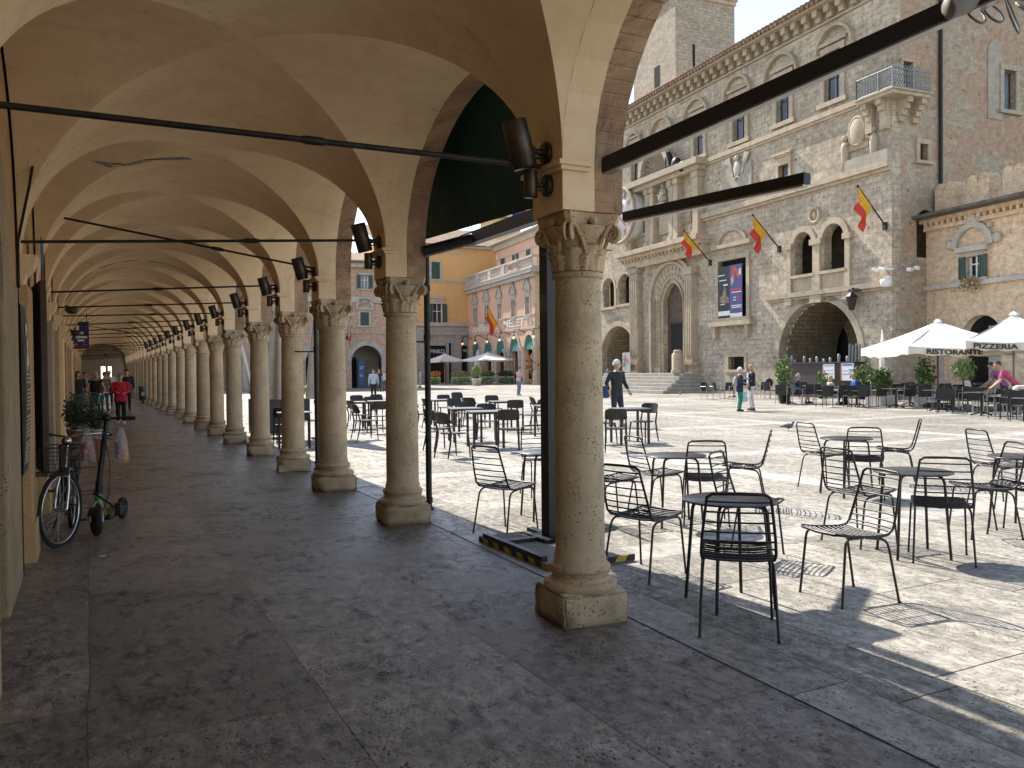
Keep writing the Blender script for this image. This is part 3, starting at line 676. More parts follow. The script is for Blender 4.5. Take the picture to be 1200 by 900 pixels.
pal = thing('town_palace', 'large weathered stone palace with carved portal, arched upper windows and clock across the square', 'palace', (0, 0, 0))
F = Fac(pal, 34.2, 26.9, math.atan2(-.997, -.073))
XL = F.p(640, 440)[0]          # hidden left end behind the near column
ZT = F.p(945.5, 1, -.95)[1] - .42
print('palazzo', XL, ZT)
wh = []          # holes of the facade wall
def hole(b, kind): wh.append(archpts(*b, kind, 20)); return b
def pane_set(b, mat=skyglass, depth=.28, bars=(1, 2), frame=darkwood, name='window', kind='rect', parent=None):
    x0, x1, z0, z1 = b; m = MB(); w = .055
    m.b2(x0, x0 + w, depth - .05, depth + .04, z0, z1); m.b2(x1 - w, x1, depth - .05, depth + .04, z0, z1); m.b2(x0, x1, depth - .05, depth + .04, z1 - w, z1); m.b2(x0, x1, depth - .05, depth + .04, z0, z0 + w)
    for i in range(bars[0]): q = x0 + (x1 - x0) * (i + 1) / (bars[0] + 1); m.b2(q - .035, q + .035, depth - .04, depth + .03, z0, z1)
    for i in range(bars[1]): q = z0 + (z1 - z0) * (i + 1) / (bars[1] + 1); m.b2(x0, x1, depth - .03, depth + .03, q - .025, q + .025)
    o = m.build(name, frame, parent or pal); m = MB(); m.b2(x0, x1, depth + .012, depth + .022, z0, z1); m.build('pane', mat, o); return o
def frame_rect(mb, b, w, d=.10, sill=True, cap=False):
    x0, x1, z0, z1 = b
    mb.b2(x0 - w, x0, -d, .05, z0, z1); mb.b2(x1, x1 + w, -d, .05, z0, z1); mb.b2(x0 - w, x1 + w, -d, .05, z1, z1 + w)
    if sill: mb.b2(x0 - w * 1.5, x1 + w * 1.5, -d - .08, .05, z0 - w * .8, z0)
    if cap: mb.b2(x0 - w * 1.3, x1 + w * 1.3, -d - .05, .05, z1 + w * 2.2, z1 + w * 2.7); mb.b2(x0 - w * 1.8, x1 + w * 1.8, -d - .14, .05, z1 + w * 2.7, z1 + w * 3.4); mb.b2(x0 - w * .8, x1 + w * .8, -d * .6, .05, z1 + w, z1 + w * 2.2)
# --- upper windows with beaded arches
ups = [((958, 1002), (967, 986), (60, 118), 28), ((897, 937), (911, 926), (90, 143), 62), ((849, 882), (860, 874), (113, 165), 88), ((802, 832), (814, 825), (135, 183), 115), ((762, 791), None, (150, 192), 137), ((735, 754), (741, 749), (168, 215), 155)]
for (aw, ow, oy, crown) in ups:
    ax0, _ = F.p(aw[0], (oy[0] + crown) / 2); ax1, _ = F.p(aw[1], (oy[0] + crown) / 2); cx = (aw[0] + aw[1]) / 2
    az1 = F.p(cx, crown)[1]; spring = az1 - (ax1 - ax0) / 2
    inner = archpts(ax0 + .16, ax1 - .16, 0, az1 - .16, 'arch', 18)[2:]; out = archpts(ax0, ax1, 0, az1, 'arch', 18)[2:]
    m = MB(); ring(m, inner, out, -.16, .02)
    n = 26
    for k in range(n + 1):
        a = PI * k / n; c = (ax0 + ax1) / 2; rr_ = (ax1 - ax0) / 2 - .08
        m.box((c + rr_ * math.cos(a), -.20, spring + rr_ * math.sin(a)), (.13, .12, .16), ry=-a)
    m.b2(ax0 - .05, ax0 + .28, -.22, .02, spring - .22, spring); m.b2(ax1 - .28, ax1 + .05, -.22, .02, spring - .22, spring)
    if ow:
        b = hole(F.box(*ow, *oy), 'rect'); fr = pane_set(b, bars=(1, 1)); mm = MB(); frame_rect(mm, b, .30, .12); mm.b2(b[0] - .45, b[1] + .45, -.2, .02, b[3] + .38, b[3] + .55); mm.b2(ax0 + .25, ax1 - .25, -.06, .02, b[3] + .55, b[3] + .75); mm.build('frame', trim, fr)
        m.build('hood', trim, fr)
    else: m.build('blind_arch', trim, pal)
def band(pA, pB, h, d, name='string_course', prof=True, x1=None):
    xa, za = F.p(*pA); xb, zb = F.p(*pB); z = (za + zb) / 2; xb = x1 if x1 is not None else xb; m = MB()
    m.b2(xa, xb, -d, .02, z - h / 2, z + h / 2)
    if prof: m.b2(xa, xb, -d * .55, .02, z - h * 1.05, z - h / 2 - .001)
    return m.build(name, trim, pal)
band((742, 224), (1000, 121), .26, .20, x1=.0)
# beaded course linking the arches
m = MB(); q0 = F.p(1010, 50); q1 = F.p(1048, 32); m.b2(q0[0], .0, -.12, .02, q1[1] - .25, q1[1] - .05); m.build('string_course', trim, pal)
band((822, 257), (1052, 187), .30, .32, x1=.0)
band((901, 350), (1045, 332), .26, .30)
# --- mid level openings
for bx in (((913, 925), (193, 208)), ((802, 809), (240, 258)), ((755, 761), (259, 273)), ((801, 809), (247, 259))):
    b = hole(F.box(*bx[0], *bx[1]), 'rect'); fr = pane_set(b, bars=(1, 0)); mm = MB(); frame_rect(mm, b, .20, .10, cap=bx[0][0] > 900); mm.build('frame', trim, fr)
# --- loggia
l1 = hole(F.box(931, 953, 272, 322), 'arch'); l2 = hole(F.box(965, 990.5, 262, 316), 'arch')
bz0 = min(l1[2], l2[2]); m = MB()
for l in (l1, l2):
    inn = archpts(l[0], l[1], 0, l[3], 'arch', 18)[2:]; out = archpts(l[0] - .32, l[1] + .32, 0, l[3] + .32, 'arch', 18)[2:]; ring(m, inn, out, -.12, .05)
    m.b2(l[0] - .2, l[1] + .2, -.22, .4, l[2] - .16, l[2]); m.b2(l[0] - .1, l[1] + .1, -.05, .02, bz0 - 1.6, l[2] - .16)
for xx, w_ in ((l1[0] - .28, .26), ((l1[1] + l2[0]) / 2, .42), (l2[1] + .28, .26)):
    sp_ = l1[3] - (l1[1] - l1[0]) / 2; m.b2(xx - w_, xx + w_, -.26, .05, sp_ - .12, sp_ + .18); m.b2(xx - w_ * .6, xx + w_ * .6, -.18, .3, bz0 - .2, sp_ - .12); m.b2(xx - w_, xx + w_, -.26, .05, bz0 - 1.6, bz0 - 1.2); m.b2(xx - w_ * .7, xx + w_ * .7, -.2, .05, bz0 - 1.2, bz0 - .2)
lo = m.build('loggia', trim, pal)
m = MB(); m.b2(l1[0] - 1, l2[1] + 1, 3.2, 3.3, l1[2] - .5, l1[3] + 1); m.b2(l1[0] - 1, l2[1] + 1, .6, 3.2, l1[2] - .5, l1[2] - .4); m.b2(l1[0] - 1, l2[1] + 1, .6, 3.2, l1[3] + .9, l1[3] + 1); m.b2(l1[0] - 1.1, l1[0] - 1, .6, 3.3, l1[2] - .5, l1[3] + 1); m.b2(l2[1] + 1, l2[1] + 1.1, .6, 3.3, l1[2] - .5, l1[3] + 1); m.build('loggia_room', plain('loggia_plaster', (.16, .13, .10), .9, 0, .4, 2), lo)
m = MB(); dx = l2[1] - .9; m.b2(dx, dx + .75, 3.14, 3.2, l2[2], l2[2] + 2.6); m.build('loggia_door', blackvoid, lo)
# --- big vaulted archway with the bar
ab = F.box(913, 1007, 352, 468); ab = (ab[0], ab[1], 0.0, F.p(960, 352)[1]); hole(ab, 'arch')
m = MB(); ring(m, archpts(*ab, 'arch', 24)[1:], archpts(ab[0] - .38, ab[1] + .38, 0, ab[3] + .38, 'arch', 24)[1:], -.05, .06); big = m.build('archway', trim, pal)
A = archpts(ab[0] + .004, ab[1] - .004, 0, ab[3] - .004, 'arch', 28)[1:] + [(ab[0] + .004, 0)]
m = MB(); dep = 4.2
vs = [(p[0], .55, p[1]) for p in A] + [(p[0], dep, p[1]) for p in A]; n = len(A); m.add(vs, [(k, k + 1, k + 1 + n, k + n) for k in range(n - 1)], False); m.build('barrel_vault', vaultbrick, big)
c0_, c1_ = F.p(960, 420, dep)[0], F.p(994, 420, dep)[0]; zin = F.p(976, 379, dep)[1]; c = (c0_ + c1_) / 2; me = wallmesh([(ab[0] - .5, 0), (ab[1] + .5, 0), (ab[1] + .5, ab[3] + .5), (ab[0] - .5, ab[3] + .5)], [archpts(c0_, c1_, .02, zin, 'arch', 18)], dep, dep + .4); me.materials.append(vaultbrick); link('back_wall', me, big)
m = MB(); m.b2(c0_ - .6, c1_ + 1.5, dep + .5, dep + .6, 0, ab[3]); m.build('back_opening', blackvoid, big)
# --- left archway and twin windows
lb = F.box(704, 746, 382, 440); lb = (lb[0], lb[1], 0.0, F.p(725, 382)[1]); hole(lb, 'arch')
A = archpts(lb[0] + .004, lb[1] - .004, 0, lb[3] - .004, 'arch', 24)[1:] + [(lb[0] + .004, 0)]; n = len(A)
m = MB(); ring(m, archpts(*lb, 'arch', 24)[1:], archpts(lb[0] - .4, lb[1] + .4, 0, lb[3] + .4, 'arch', 24)[1:], -.05, .06); la = m.build('archway', trim, pal)
m = MB(); vs = [(p[0], .55, p[1]) for p in A] + [(p[0], 3.6, p[1]) for p in A]; m.add(vs, [(k, k + 1, k + 1 + n, k + n) for k in range(n - 1)], False); m.build('barrel_vault', vaultbrick, la)
c = F.p(727, 430, 3.6)[0]; me = wallmesh([(lb[0] - .5, 0), (lb[1] + .5, 0), (lb[1] + .5, lb[3] + .5), (lb[0] - .5, lb[3] + .5)], [archpts(c - .75, c + .75, .02, F.p(726, 411, 3.6)[1], 'arch', 16)], 3.6, 4.0); me.materials.append(vaultbrick); link('back_wall', me, la)
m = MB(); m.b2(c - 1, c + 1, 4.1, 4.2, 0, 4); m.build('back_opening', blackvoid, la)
for bx, by in (((707, 721), (326, 360)), ((725, 741), (321, 356))):
    b = hole(F.box(*bx, *by), 'arch'); m = MB(); ring(m, archpts(*b, 'arch', 16)[1:], archpts(b[0] - .25, b[1] + .25, b[2], b[3] + .25, 'arch', 16)[1:], -.10, .06); m.b2(b[0] - .4, b[1] + .4, -.2, .1, b[2] - .2, b[2]); o = m.build('twin_window', trim, pal)
    m = MB(); m.b2(b[0] - .2, b[1] + .2, .75, .8, b[2] - .2, b[3] + .2); m.build('pane', blackvoid, o)
# --- small barred window, poster window
b = hole(F.box(854.5, 873, 418, 433), 'rect'); m = MB(); frame_rect(m, b, .22, .08); o = m.build('barred_window', trim, pal)
m = MB()
for k in range(6): q = b[0] + (b[1] - b[0]) * (k + .5) / 6; m.tube([(q, .12, b[2]), (q, .12, b[3])], .018, 6)
for k in range(4): q = b[2] + (b[3] - b[2]) * (k + .5) / 4; m.tube([(b[0], .12, q), (b[1], .12, q)], .018, 6)
m.build('grille', iron, o); m = MB(); m.b2(b[0], b[1], .4, .42, b[2], b[3]); m.build('pane', blackvoid, o)
b = hole(F.box(843, 876, 304, 372), 'rect'); m = MB(); frame_rect(m, b, .28, .12); zt = b[3]
m.b2(b[0] - .5, b[1] + .6, -.34, .02, zt + .75, zt + 1.0); 
arc_in = archpts(b[0] + .2, b[1] - .1, 0, zt + 2.1, 'arch', 14)[2:]; arc_out = archpts(b[0] - .0, b[1] + .1, 0, zt + 2.3, 'arch', 14)[2:]
arc_in = [(p[0], zt + 1.0 + max(0, (p[1] - (zt + 2.1)) + (b[1] - b[0]) / 2) * .55) for p in arc_in]; arc_out = [(p[0], zt + 1.0 + max(0, (p[1] - (zt + 2.3)) + (b[1] - b[0]) / 2) * .66) for p in arc_out]
ring(m, arc_in, arc_out, -.2, .02); m.b2(b[0] - .6, b[1] + .7, -.45, .02, b[2] - .5, b[2] - .22)
for q in (b[0] - .2, b[1] + .2): m.prism([(q - .15, b[2] - .5), (q + .15, b[2] - .5), (q + .12, b[2] - 1.2), (q - .08, b[2] - 1.3)], -.3, .02)
wo = m.build('poster_window', trim, pal); m = MB(); m.b2(b[0], b[1], .3, .32, b[2], b[3]); m.build('pane', blackvoid, wo)
m = MB()
for k in range(12): q = b[2] + (b[3] - b[2]) * (k + .5) / 12; m.tube([(b[0], .1, q), (b[1], .1, q)], .02, 6)
for k in range(6): q = b[0] + (b[1] - b[0]) * (k + .5) / 6; m.tube([(q, .1, b[2]), (q, .1, b[3])], .02, 6)
m.build('grille', iron, wo)
PB = b
# --- portal
db = F.box(778, 801, 331, 436); zst = F.p(790, 437)[1]; db = (db[0], db[1], zst, F.p(790, 331)[1]); hole(db, 'pointed')
ob = F.box(755, 808, 306, 436); oz1 = F.p(781, 306)[1]; print('portal', db, ob, oz1)
m = MB(); N_ = 18
rings = [(0, .34, -.06), (.34, .42, -.22), (.42, 1.55, -.10), (1.55, 1.75, -.34), (1.75, 2.1, -.22)]
W = (ob[1] - ob[0]) / 2; wd = (db[1] - db[0]) / 2; sc_ = (W - wd) / 2.1; cx0 = (db[0] + db[1]) / 2 - .0
for r0, r1, d in rings:
    i0 = archpts(db[0] - r0 * sc_, db[1] + r0 * sc_, zst, db[3] + r0 * sc_ * 1.05, 'pointed' if r0 < 1 else 'arch', N_); i1 = archpts(db[0] - r1 * sc_, db[1] + r1 * sc_, zst, db[3] + r1 * sc_ * 1.05, 'pointed' if r1 < .9 else 'arch', N_)
    if len(i0) != len(i1):
        i0 = archpts(db[0] - r0 * sc_, db[1] + r0 * sc_, zst, db[3] + r0 * sc_ * 1.05, 'pointed', N_); i1 = archpts(db[0] - r1 * sc_, db[1] + r1 * sc_, zst, db[3] + r1 * sc_ * 1.05, 'arch', 2 * N_)
    if r0 > 1: i0 = archpts(db[0] - r0 * sc_, db[1] + r0 * sc_, zst, db[3] + r0 * sc_ * 1.05, 'arch', 2 * N_); i1 = archpts(db[0] - r1 * sc_, db[1] + r1 * sc_, zst, db[3] + r1 * sc_ * 1.05, 'arch', 2 * N_)
    ring(m, i0[1:] + [i0[0]], i1[1:] + [i1[0]], d, .05)
po = m.build('portal', trim, pal)
# carved coffers of the portal band: two rows of small square frames
m = MB(); rr = random.Random(5)
for side in (-1, 1):
    for row in (.70, 1.22):
        m = MB()
        xq = (db[0] - row * sc_) if side < 0 else (db[1] + row * sc_); k = 0; z = zst + .5; st_ = .42 * max(.5, sc_)
        hz = db[3] - (db[1] - db[0]) * .6
        while z < hz + .4:
            for a, b_, c_, d_ in ((-.13, .13, .10, .13), (-.13, .13, -.13, -.10), (-.13, -.10, -.13, .13), (.10, .13, -.13, .13), (-.04, .04, -.04, .04)): m.b2(xq + a * sc_, xq + b_ * sc_, -.17, -.09, z + c_ * sc_, z + d_ * sc_)
            z += .36 * sc_
        m.build('carved_coffers', palestone, po)
m = MB()
for k in range(15):
    for row in (.75, 1.25):
        a = PI * (k + .5) / 15; ex = wd + row * sc_; zc = db[3] - (db[1] - db[0]) * .55
        m.box(((db[0] + db[1]) / 2 + ex * math.cos(a), -.13, zc + (db[3] + row * sc_ - zc) * math.sin(a)), (.24 * sc_, .08, .22 * sc_), ry=-a)
m.build('carved_pattern', palestone, po)
m = MB(); m.b2(db[0] - .02, db[1] + .02, .35, .42, zst, db[3]); 
for k in range(14): m.b2(db[0], db[1], .33, .352, zst + k * .62 + .02, zst + k * .62 + .58)
m.b2((db[0] + db[1]) / 2 - .02, (db[0] + db[1]) / 2 + .03, .30, .35, zst + 5.5, db[3]); dr = m.build('portal_door', doorwood, po)
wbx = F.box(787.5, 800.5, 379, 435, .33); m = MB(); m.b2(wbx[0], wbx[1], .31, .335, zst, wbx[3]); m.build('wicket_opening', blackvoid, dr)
m = MB(); m.b2(wbx[0] - .16, wbx[0], .27, .34, zst, wbx[3] + .16); m.b2(wbx[0], wbx[1], .27, .34, wbx[3], wbx[3] + .16); m.build('wicket_frame', darkwood, dr)
# fluted pilasters with pedestals and entablature
for px0, px1 in ((743.5, 753), (808.5, 817)):
    b = F.box(px0, px1, 315, 424); z1 = F.p((px0 + px1) / 2, 313)[1]; m = MB(); zp = F.p((px0 + px1) / 2, 424)[1]
    m.b2(b[0], b[1], -.42, .02, zp, z1 - .5)
    for k in range(4): q = b[0] + (b[1] - b[0]) * (k + .5) / 4; m.b2(q - .05, q + .05, -.46, -.42, zp + .4, z1 - .8)
    m.b2(b[0] - .12, b[1] + .12, -.55, .02, z1 - .5, z1); m.b2(b[0] - .25, b[1] + .25, -.62, .02, 0.0, zp - .2); m.b2(b[0] - .32, b[1] + .32, -.70, .02, zp - .2, zp); m.b2(b[0] - .32, b[1] + .32, -.70, .02, 0, .4)
    m.build('pilaster', trim, po)
e0 = F.p(737, 301)[0]; e1 = F.p(831, 283)[0]; ze = F.p(782, 291)[1]; m = MB()
m.b2(e0, e1, -.55, .02, ze - 1.0, ze - .35); m.b2(e0 - .1, e1 + .1, -.85, .02, ze - .35, ze - .1); m.b2(e0 - .2, e1 + .2, -1.15, .02, ze - .1, ze + .22)
for k in range(22): q = e0 + (e1 - e0) * (k + .5) / 22; m.b2(q - .08, q + .08, -.8, -.5, ze - .52, ze - .36)
m.build('entablature', trim, po)
pu0, pu1 = F.p(744, 260)[0], F.p(822, 245)[0]; zu1 = F.p(784, 208)[1]
for f in (0, .30, .36, .66, .72, 1):
    q = pu0 + (pu1 - pu0) * f; m = MB(); m.b2(q - .28, q + .28, -.5, .02, ze + .22, zu1 - .4); m.b2(q - .38, q + .38, -.6, .02, ze + .22, ze + .6); m.b2(q - .36, q + .36, -.58, .02, zu1 - .8, zu1 - .4); m.build('upper_pilaster', trim, po)
m = MB(); m.b2(pu0 - .6, pu1 + .6, -.7, .02, zu1 - .4, zu1 - .1); m.b2(pu0 - .8, pu1 + .8, -1.0, .02, zu1 - .1, zu1 + .3); m.build('upper_cornice', trim, po)
# niche with a seated statue, memorial tablet, shell gable and clock
st = F.box(781, 790, 217, 239); m = MB(); cxs, z0 = (st[0] + st[1]) / 2, st[2]; h_ = st[3] - st[2]
m.lathe([(0, 0), (.34, 0), (.36, h_ * .3), (.25, h_ * .5), (.28, h_ * .66), (.20, h_ * .76), (.08, h_ * .80)], 14, (cxs, -.55, z0)); m.sphere((cxs, -.6, z0 + h_ * .9), h_ * .11, 10, 8); m.tube([(cxs + .2, -.6, z0 + h_ * .68), (cxs + .45, -.7, z0 + h_ * .5), (cxs + .2, -.85, z0 + h_ * .38)], .08, 8); m.tube([(cxs - .2, -.6, z0 + h_ * .68), (cxs - .42, -.68, z0 + h_ * .48), (cxs - .12, -.85, z0 + h_ * .36)], .08, 8); m.b2(cxs - .5, cxs + .5, -.9, -.2, z0 - .3, z0); m.build('statue', palestone, po)
tb = F.box(775, 790.5, 250, 274); m = MB(); m.b2(tb[0], tb[1], -.2, .02, tb[2], tb[3]); m.b2(tb[0] - .15, tb[1] + .15, -.28, -.0, tb[3], tb[3] + .2); m.build('tablet', palestone, po)
sh_c = F.p(775, 203); m = MB(); rs = 1.55
for k in range(13):
    a0 = PI * k / 13; a1 = PI * (k + 1) / 13; am = (a0 + a1) / 2
    m.add([(sh_c[0], -.15, sh_c[1]), (sh_c[0] + rs * math.cos(a0), -.2, sh_c[1] + rs * math.sin(a0)), (sh_c[0] + rs * 1.04 * math.cos(am), -.55, sh_c[1] + rs * 1.04 * math.sin(am)), (sh_c[0] + rs * math.cos(a1), -.2, sh_c[1] + rs * math.sin(a1))], [(0, 1, 2), (0, 2, 3)])
ring(m, archpts(sh_c[0] - rs, sh_c[0] + rs, 0, sh_c[1] + rs, 'arch', 20)[2:], archpts(sh_c[0] - rs - .35, sh_c[0] + rs + .35, 0, sh_c[1] + rs + .35, 'arch', 20)[2:], -.75, .02); m.build('shell_gable', palestone, po)
m = MB(); dk = F.p(800, 205)
m.sphere((dk[0], -.5, dk[1] + .6), .55, 12, 8, (.8, .6, 1)); m.sphere((dk[0] - .9, -.5, dk[1] + 1.0), .6, 12, 8, (.5, .5, 1.3)); m.sphere((dk[0] + .9, -.5, dk[1] + .3), .42, 12, 8); m.build('scroll_ornament', iron, po)
ck = F.p(727, 253, -.85); rk = (F.p(727, 222)[1] - F.p(727, 284)[1]) / 2; m = MB(); m.lathe([(0, -.30), (rk, -.30), (rk, .6)], 40); m.xf(Matrix.Translation((ck[0], -.6, ck[1])) @ Matrix.Rotation(PI / 2, 4, 'X') @ Matrix.Scale(-1, 4, (0, 0, 1)))
clk = m.build('clock', plain('clock_face', (.60, .57, .53), .6, 0, .2, 2), pal)
m = MB(); m.tube([(ck[0] + rk * math.cos(2 * PI * k / 48), -.90, ck[1] + rk * math.sin(2 * PI * k / 48)) for k in range(48)], .14, 8, True); m.build('clock_rim', trim, clk)
redclk = plain('clock_marks', (.32, .12, .10), .6); nums = ['XII', 'I', 'II', 'III', 'IV', 'V', 'VI', 'VII', 'VIII', 'IX', 'X', 'XI']
m = MB()
for k in range(12):
    a = PI / 2 - k * PI / 6
    for q in (-.09, 0.03, .11): m.box((ck[0] + rk * .78 * math.cos(a) - q * math.sin(a), -.915, ck[1] + rk * .78 * math.sin(a) + q * math.cos(a)), (rk * .26, .02, .055), ry=-a)
m.box((ck[0], -.925, ck[1]), (rk * .9, .02, .10), ry=-rad(55)); m.box((ck[0] + .3, -.93, ck[1] - .4), (rk * .7, .02, .13), ry=rad(40)); m.build('clock_marks', redclk, clk)
# --- emblem tablet, round relief, corner shield and pedestal
b = F.box(853, 882, 193, 220); m = MB(); m.b2(b[0], b[1], -.1, .02, b[2], b[3]); o = m.build('memorial_tablet', palestone, pal); cxm = F.p(866, 200)
m = MB(); m.sphere((cxm[0], -.12, cxm[1] + .1), .40, 14, 10, (.8, .35, 1.2)); m.sphere((cxm[0], -.16, cxm[1] + .75), .15, 10, 8); m.tube([(cxm[0], -.2, cxm[1] + .75), (cxm[0] - .22, -.24, cxm[1] + .70)], [.06, .02], 6); m.tube([(cxm[0] - .3, -.12, cxm[1] - .5), (cxm[0], -.16, cxm[1] - .35), (cxm[0] + .3, -.12, cxm[1] - .5)], .06, 6)
for s in (-1, 1):
    for k in range(3): m.box((cxm[0] + s * (.6 + .12 * k), -.14, cxm[1] + .35 + .1 * k), (.13, .07, 1.25 - .25 * k), ry=s * rad(16 + 9 * k))
m.build('eagle_emblem', plain('grey_marble', (.42, .38, .32), .6, 0, .15, 4), o)
q = F.p(955, 252); rq = .95 * (F.p(955, 244)[1] - F.p(955, 260)[1]) / 2; m = MB(); m.tube([(q[0] + rq * math.cos(k * PI / 16), -.04, q[1] + rq * 1.15 * math.sin(k * PI / 16)) for k in range(32)], .09, 8, True); m.sphere((q[0], -.02, q[1]), rq * .6, 12, 8, (.7, .4, 1.2)); m.build('round_relief', trim, pal)
q = F.p(1007, 154); rq = (F.p(1007, 133)[1] - F.p(1007, 175)[1]) / 2 * .9; m = MB(); m.sphere((q[0], -.06, q[1]), rq, 20, 14, (.72, .30, 1)); m.tube([(q[0] + rq * .62 * math.cos(k * PI / 16), -.16, q[1] + rq * .86 * math.sin(k * PI / 16)) for k in range(32)], .07, 8, True); m.b2(q[0] - rq * .8, q[0] + rq * .8, -.08, .02, q[1] - rq * 1.1, q[1] + rq * 1.1); sh = m.build('oval_shield', trim, pal)
m = MB(); f0 = F.p(992, 178)
for dx_, sc2 in ((f0[0], 1.0), (q[0] + rq * 1.25, .85)):
    m = MB(); m.lathe([(0, -1.3), (.24, -1.3), (.19, -.4), (.23, .1), (.17, .4), (.07, .46)], 12, (dx_, -.08, f0[1])); m.sphere((dx_, -.1, f0[1] + .64), .17, 10, 8); m.tube([(dx_, -.2, f0[1] + .2), (dx_ + .3 * (1 if dx_ < q[0] else -1), -.28, f0[1] + .35)], .07, 8); m.build('shield_bearer', trim, sh)
pd = F.box(995, 1046, 182, 198); m = MB(); m.b2(pd[0], .0, -.3, .02, F.p(1020, 196)[1], F.p(1020, 182)[1]); m.build('shield_pedestal', palestone, sh)
# --- wall itself: front with openings
ext = ZT
me = wallmesh([(XL, 0), (-.001, 0), (-.001, ext), (XL, ext)], wh, 0, .55); me.materials.append(palstone); link('front_wall', me, pal)
# patch of dark, rougher stone at the base
# --- eaves: corbels, plain cornice, roof edge of tiles
zc = F.p(899, 54, -.45)[1]; n = int(-XL / .80)
for k in range(n): m.prism([(0, 0)], 0, 0) if False else None
for k in range(n):
    x = -.5 - k * .80; m = MB(); m.b2(x - .17, x + .17, -.52, .0, zc + .15, zc + .5); m.b2(x - .17, x + .17, -.28, .0, zc - .10, zc + .15); m.build('corbel', trim, pal)
m = MB(); m.b2(XL, .5, -.12, .02, zc - .26, zc - .14); m.b2(XL, .5, -.60, .02, zc + .5, zc + .62); m.b2(XL, .45, -.50, .02, zc + .66, ZT - .0); m.b2(XL, .6, -.75, .02, ZT, ZT + .2); m.build('cornice', trim, pal)
m = MB()
for k in range(int(-XL / .34)): x = .5 - k * .34; m.tube([(x, -.95, ZT + .22), (x, .8, ZT + .85)], .15, 8)
m.b2(XL, .6, .5, 12, ZT + .2, ZT + .6); m.build('roof_edge', tile, pal)
# --- right flank (brick over stone) with its openings, on local plane x = 0
DP = 30; sh_ = []
s1 = F.sbox(1175, 1189, 83, 130); s2 = F.sbox(1076.5, 1086, 169, 189); s3 = F.sbox(1074, 1096, 246, 302); s4 = F.sbox(1057, 1068, 73, 104)
for b, k in ((s1, 'rect'), (s2, 'rect'), (s3, 'arch'), (s4, 'rect')): sh_.append(archpts(*b, k, 14))
me = wallmesh([(.56, 0), (DP, 0), (DP, ZT + .4), (.56, ZT + .4)], sh_, -.5, 0)
for v in me.vertices: v.co = (v.co.y, v.co.x, v.co.z)
me.materials.append(sidestone); link('side_wall', me, pal)
m = MB(); m.b2(-.55, -.002, .002, .56, 0, ZT + .3); m.build('corner', palstone, pal)
def sideframe(b, w, mat=trim, wm=skyglass, nm='side_window'):
    m = MB(); d0, d1, z0, z1 = b; m.b2(-.02, .10, d0 - w, d0, z0, z1); m.b2(-.02, .10, d1, d1 + w, z0, z1); m.b2(-.02, .12, d0 - w, d1 + w, z1, z1 + w); m.b2(-.02, .2, d0 - w * 1.4, d1 + w * 1.4, z0 - w * .7, z0)
    o = m.build(nm, mat, pal); m = MB(); m.b2(-.3, -.28, d0, d1, z0, z1); m.build('pane', wm, o)
    m = MB(); c_ = (d0 + d1) / 2; m.b2(-.28, -.24, c_ - .05, c_ + .05, z0, z1); m.b2(-.28, -.24, d0, d0 + .08, z0, z1); m.b2(-.28, -.24, d1 - .08, d1, z0, z1); m.build('sash', darkwood, o)
sideframe(s1, .28); sideframe(s2, .22); sideframe(s4, .15, nm='balcony_door')
m = MB(); m.b2(-1.6, -1.5, s3[0] - 1, s3[1] + 3, s3[2] - .3, s3[3] + 1.5); o = m.build('side_opening', vaultbrick, pal)
wa = F.sbox(1157, 1174, 46, 140); m = MB(); pp = archpts(wa[0], wa[1], wa[2], wa[3], 'pointed', 10); mm = MB(); mm.prism(pp, -.02, .05); mm.v = [(p[1], p[0], p[2]) for p in mm.v]; mm.build('walled_up_arch', palestone, pal)
dp = F.side(1100, 100)[0]; m = MB(); m.tube([(.12, dp, 3), (.12, dp, ZT)], .09, 8); m.build('drainpipe', iron, pal)
# --- corner balcony
pr = .75; z_b = F.p(1049, 101, -pr)[1]; bw = -F.p(1003.5, 118, -pr)[0]; FB = Fac.__new__(Fac); FB.x0, FB.y0, FB.a, FB.b = F.x0 + F.a.x * pr, F.y0 + F.a.y * pr, F.a, F.b; bd = FB.side(1091, 107)[0]; print('balcony', bw, bd, z_b, F.p(1049, 101, -pr)); m = MB(); m.b2(-bw, pr, -pr, .05, z_b - .22, z_b); m.b2(.0, pr, .05, bd, z_b - .22, z_b); m.b2(-bw - .1, pr + .1, -pr - .1, .05, z_b - .05, z_b + .02); m.b2(0, pr + .1, .05, bd + .1, z_b - .05, z_b + .02)
for x in (-bw + .3, -.25): m.prism([(x - .2, z_b - .22), (x + .2, z_b - .22), (x + .2, z_b - 1.6), (x - .2, z_b - 1.6)], -.3, .0); [m.b2(x - .16, x + .16, -pr + .1 + .16 * k, .0, z_b - .22 - .26 * (k + 1), z_b - .22 - .26 * k) for k in range(4)]
[m.b2(0, pr - .1 - .16 * k, yy - .16, yy + .16, z_b - .22 - .26 * (k + 1), z_b - .22 - .26 * k) for k in range(4) for yy in (.5, bd - .3)]; bal = m.build('balcony', trim, pal)
rail = plain('pale_railing', (.22, .23, .23), .5, .4, .2, 6); m = MB(); hh = .95
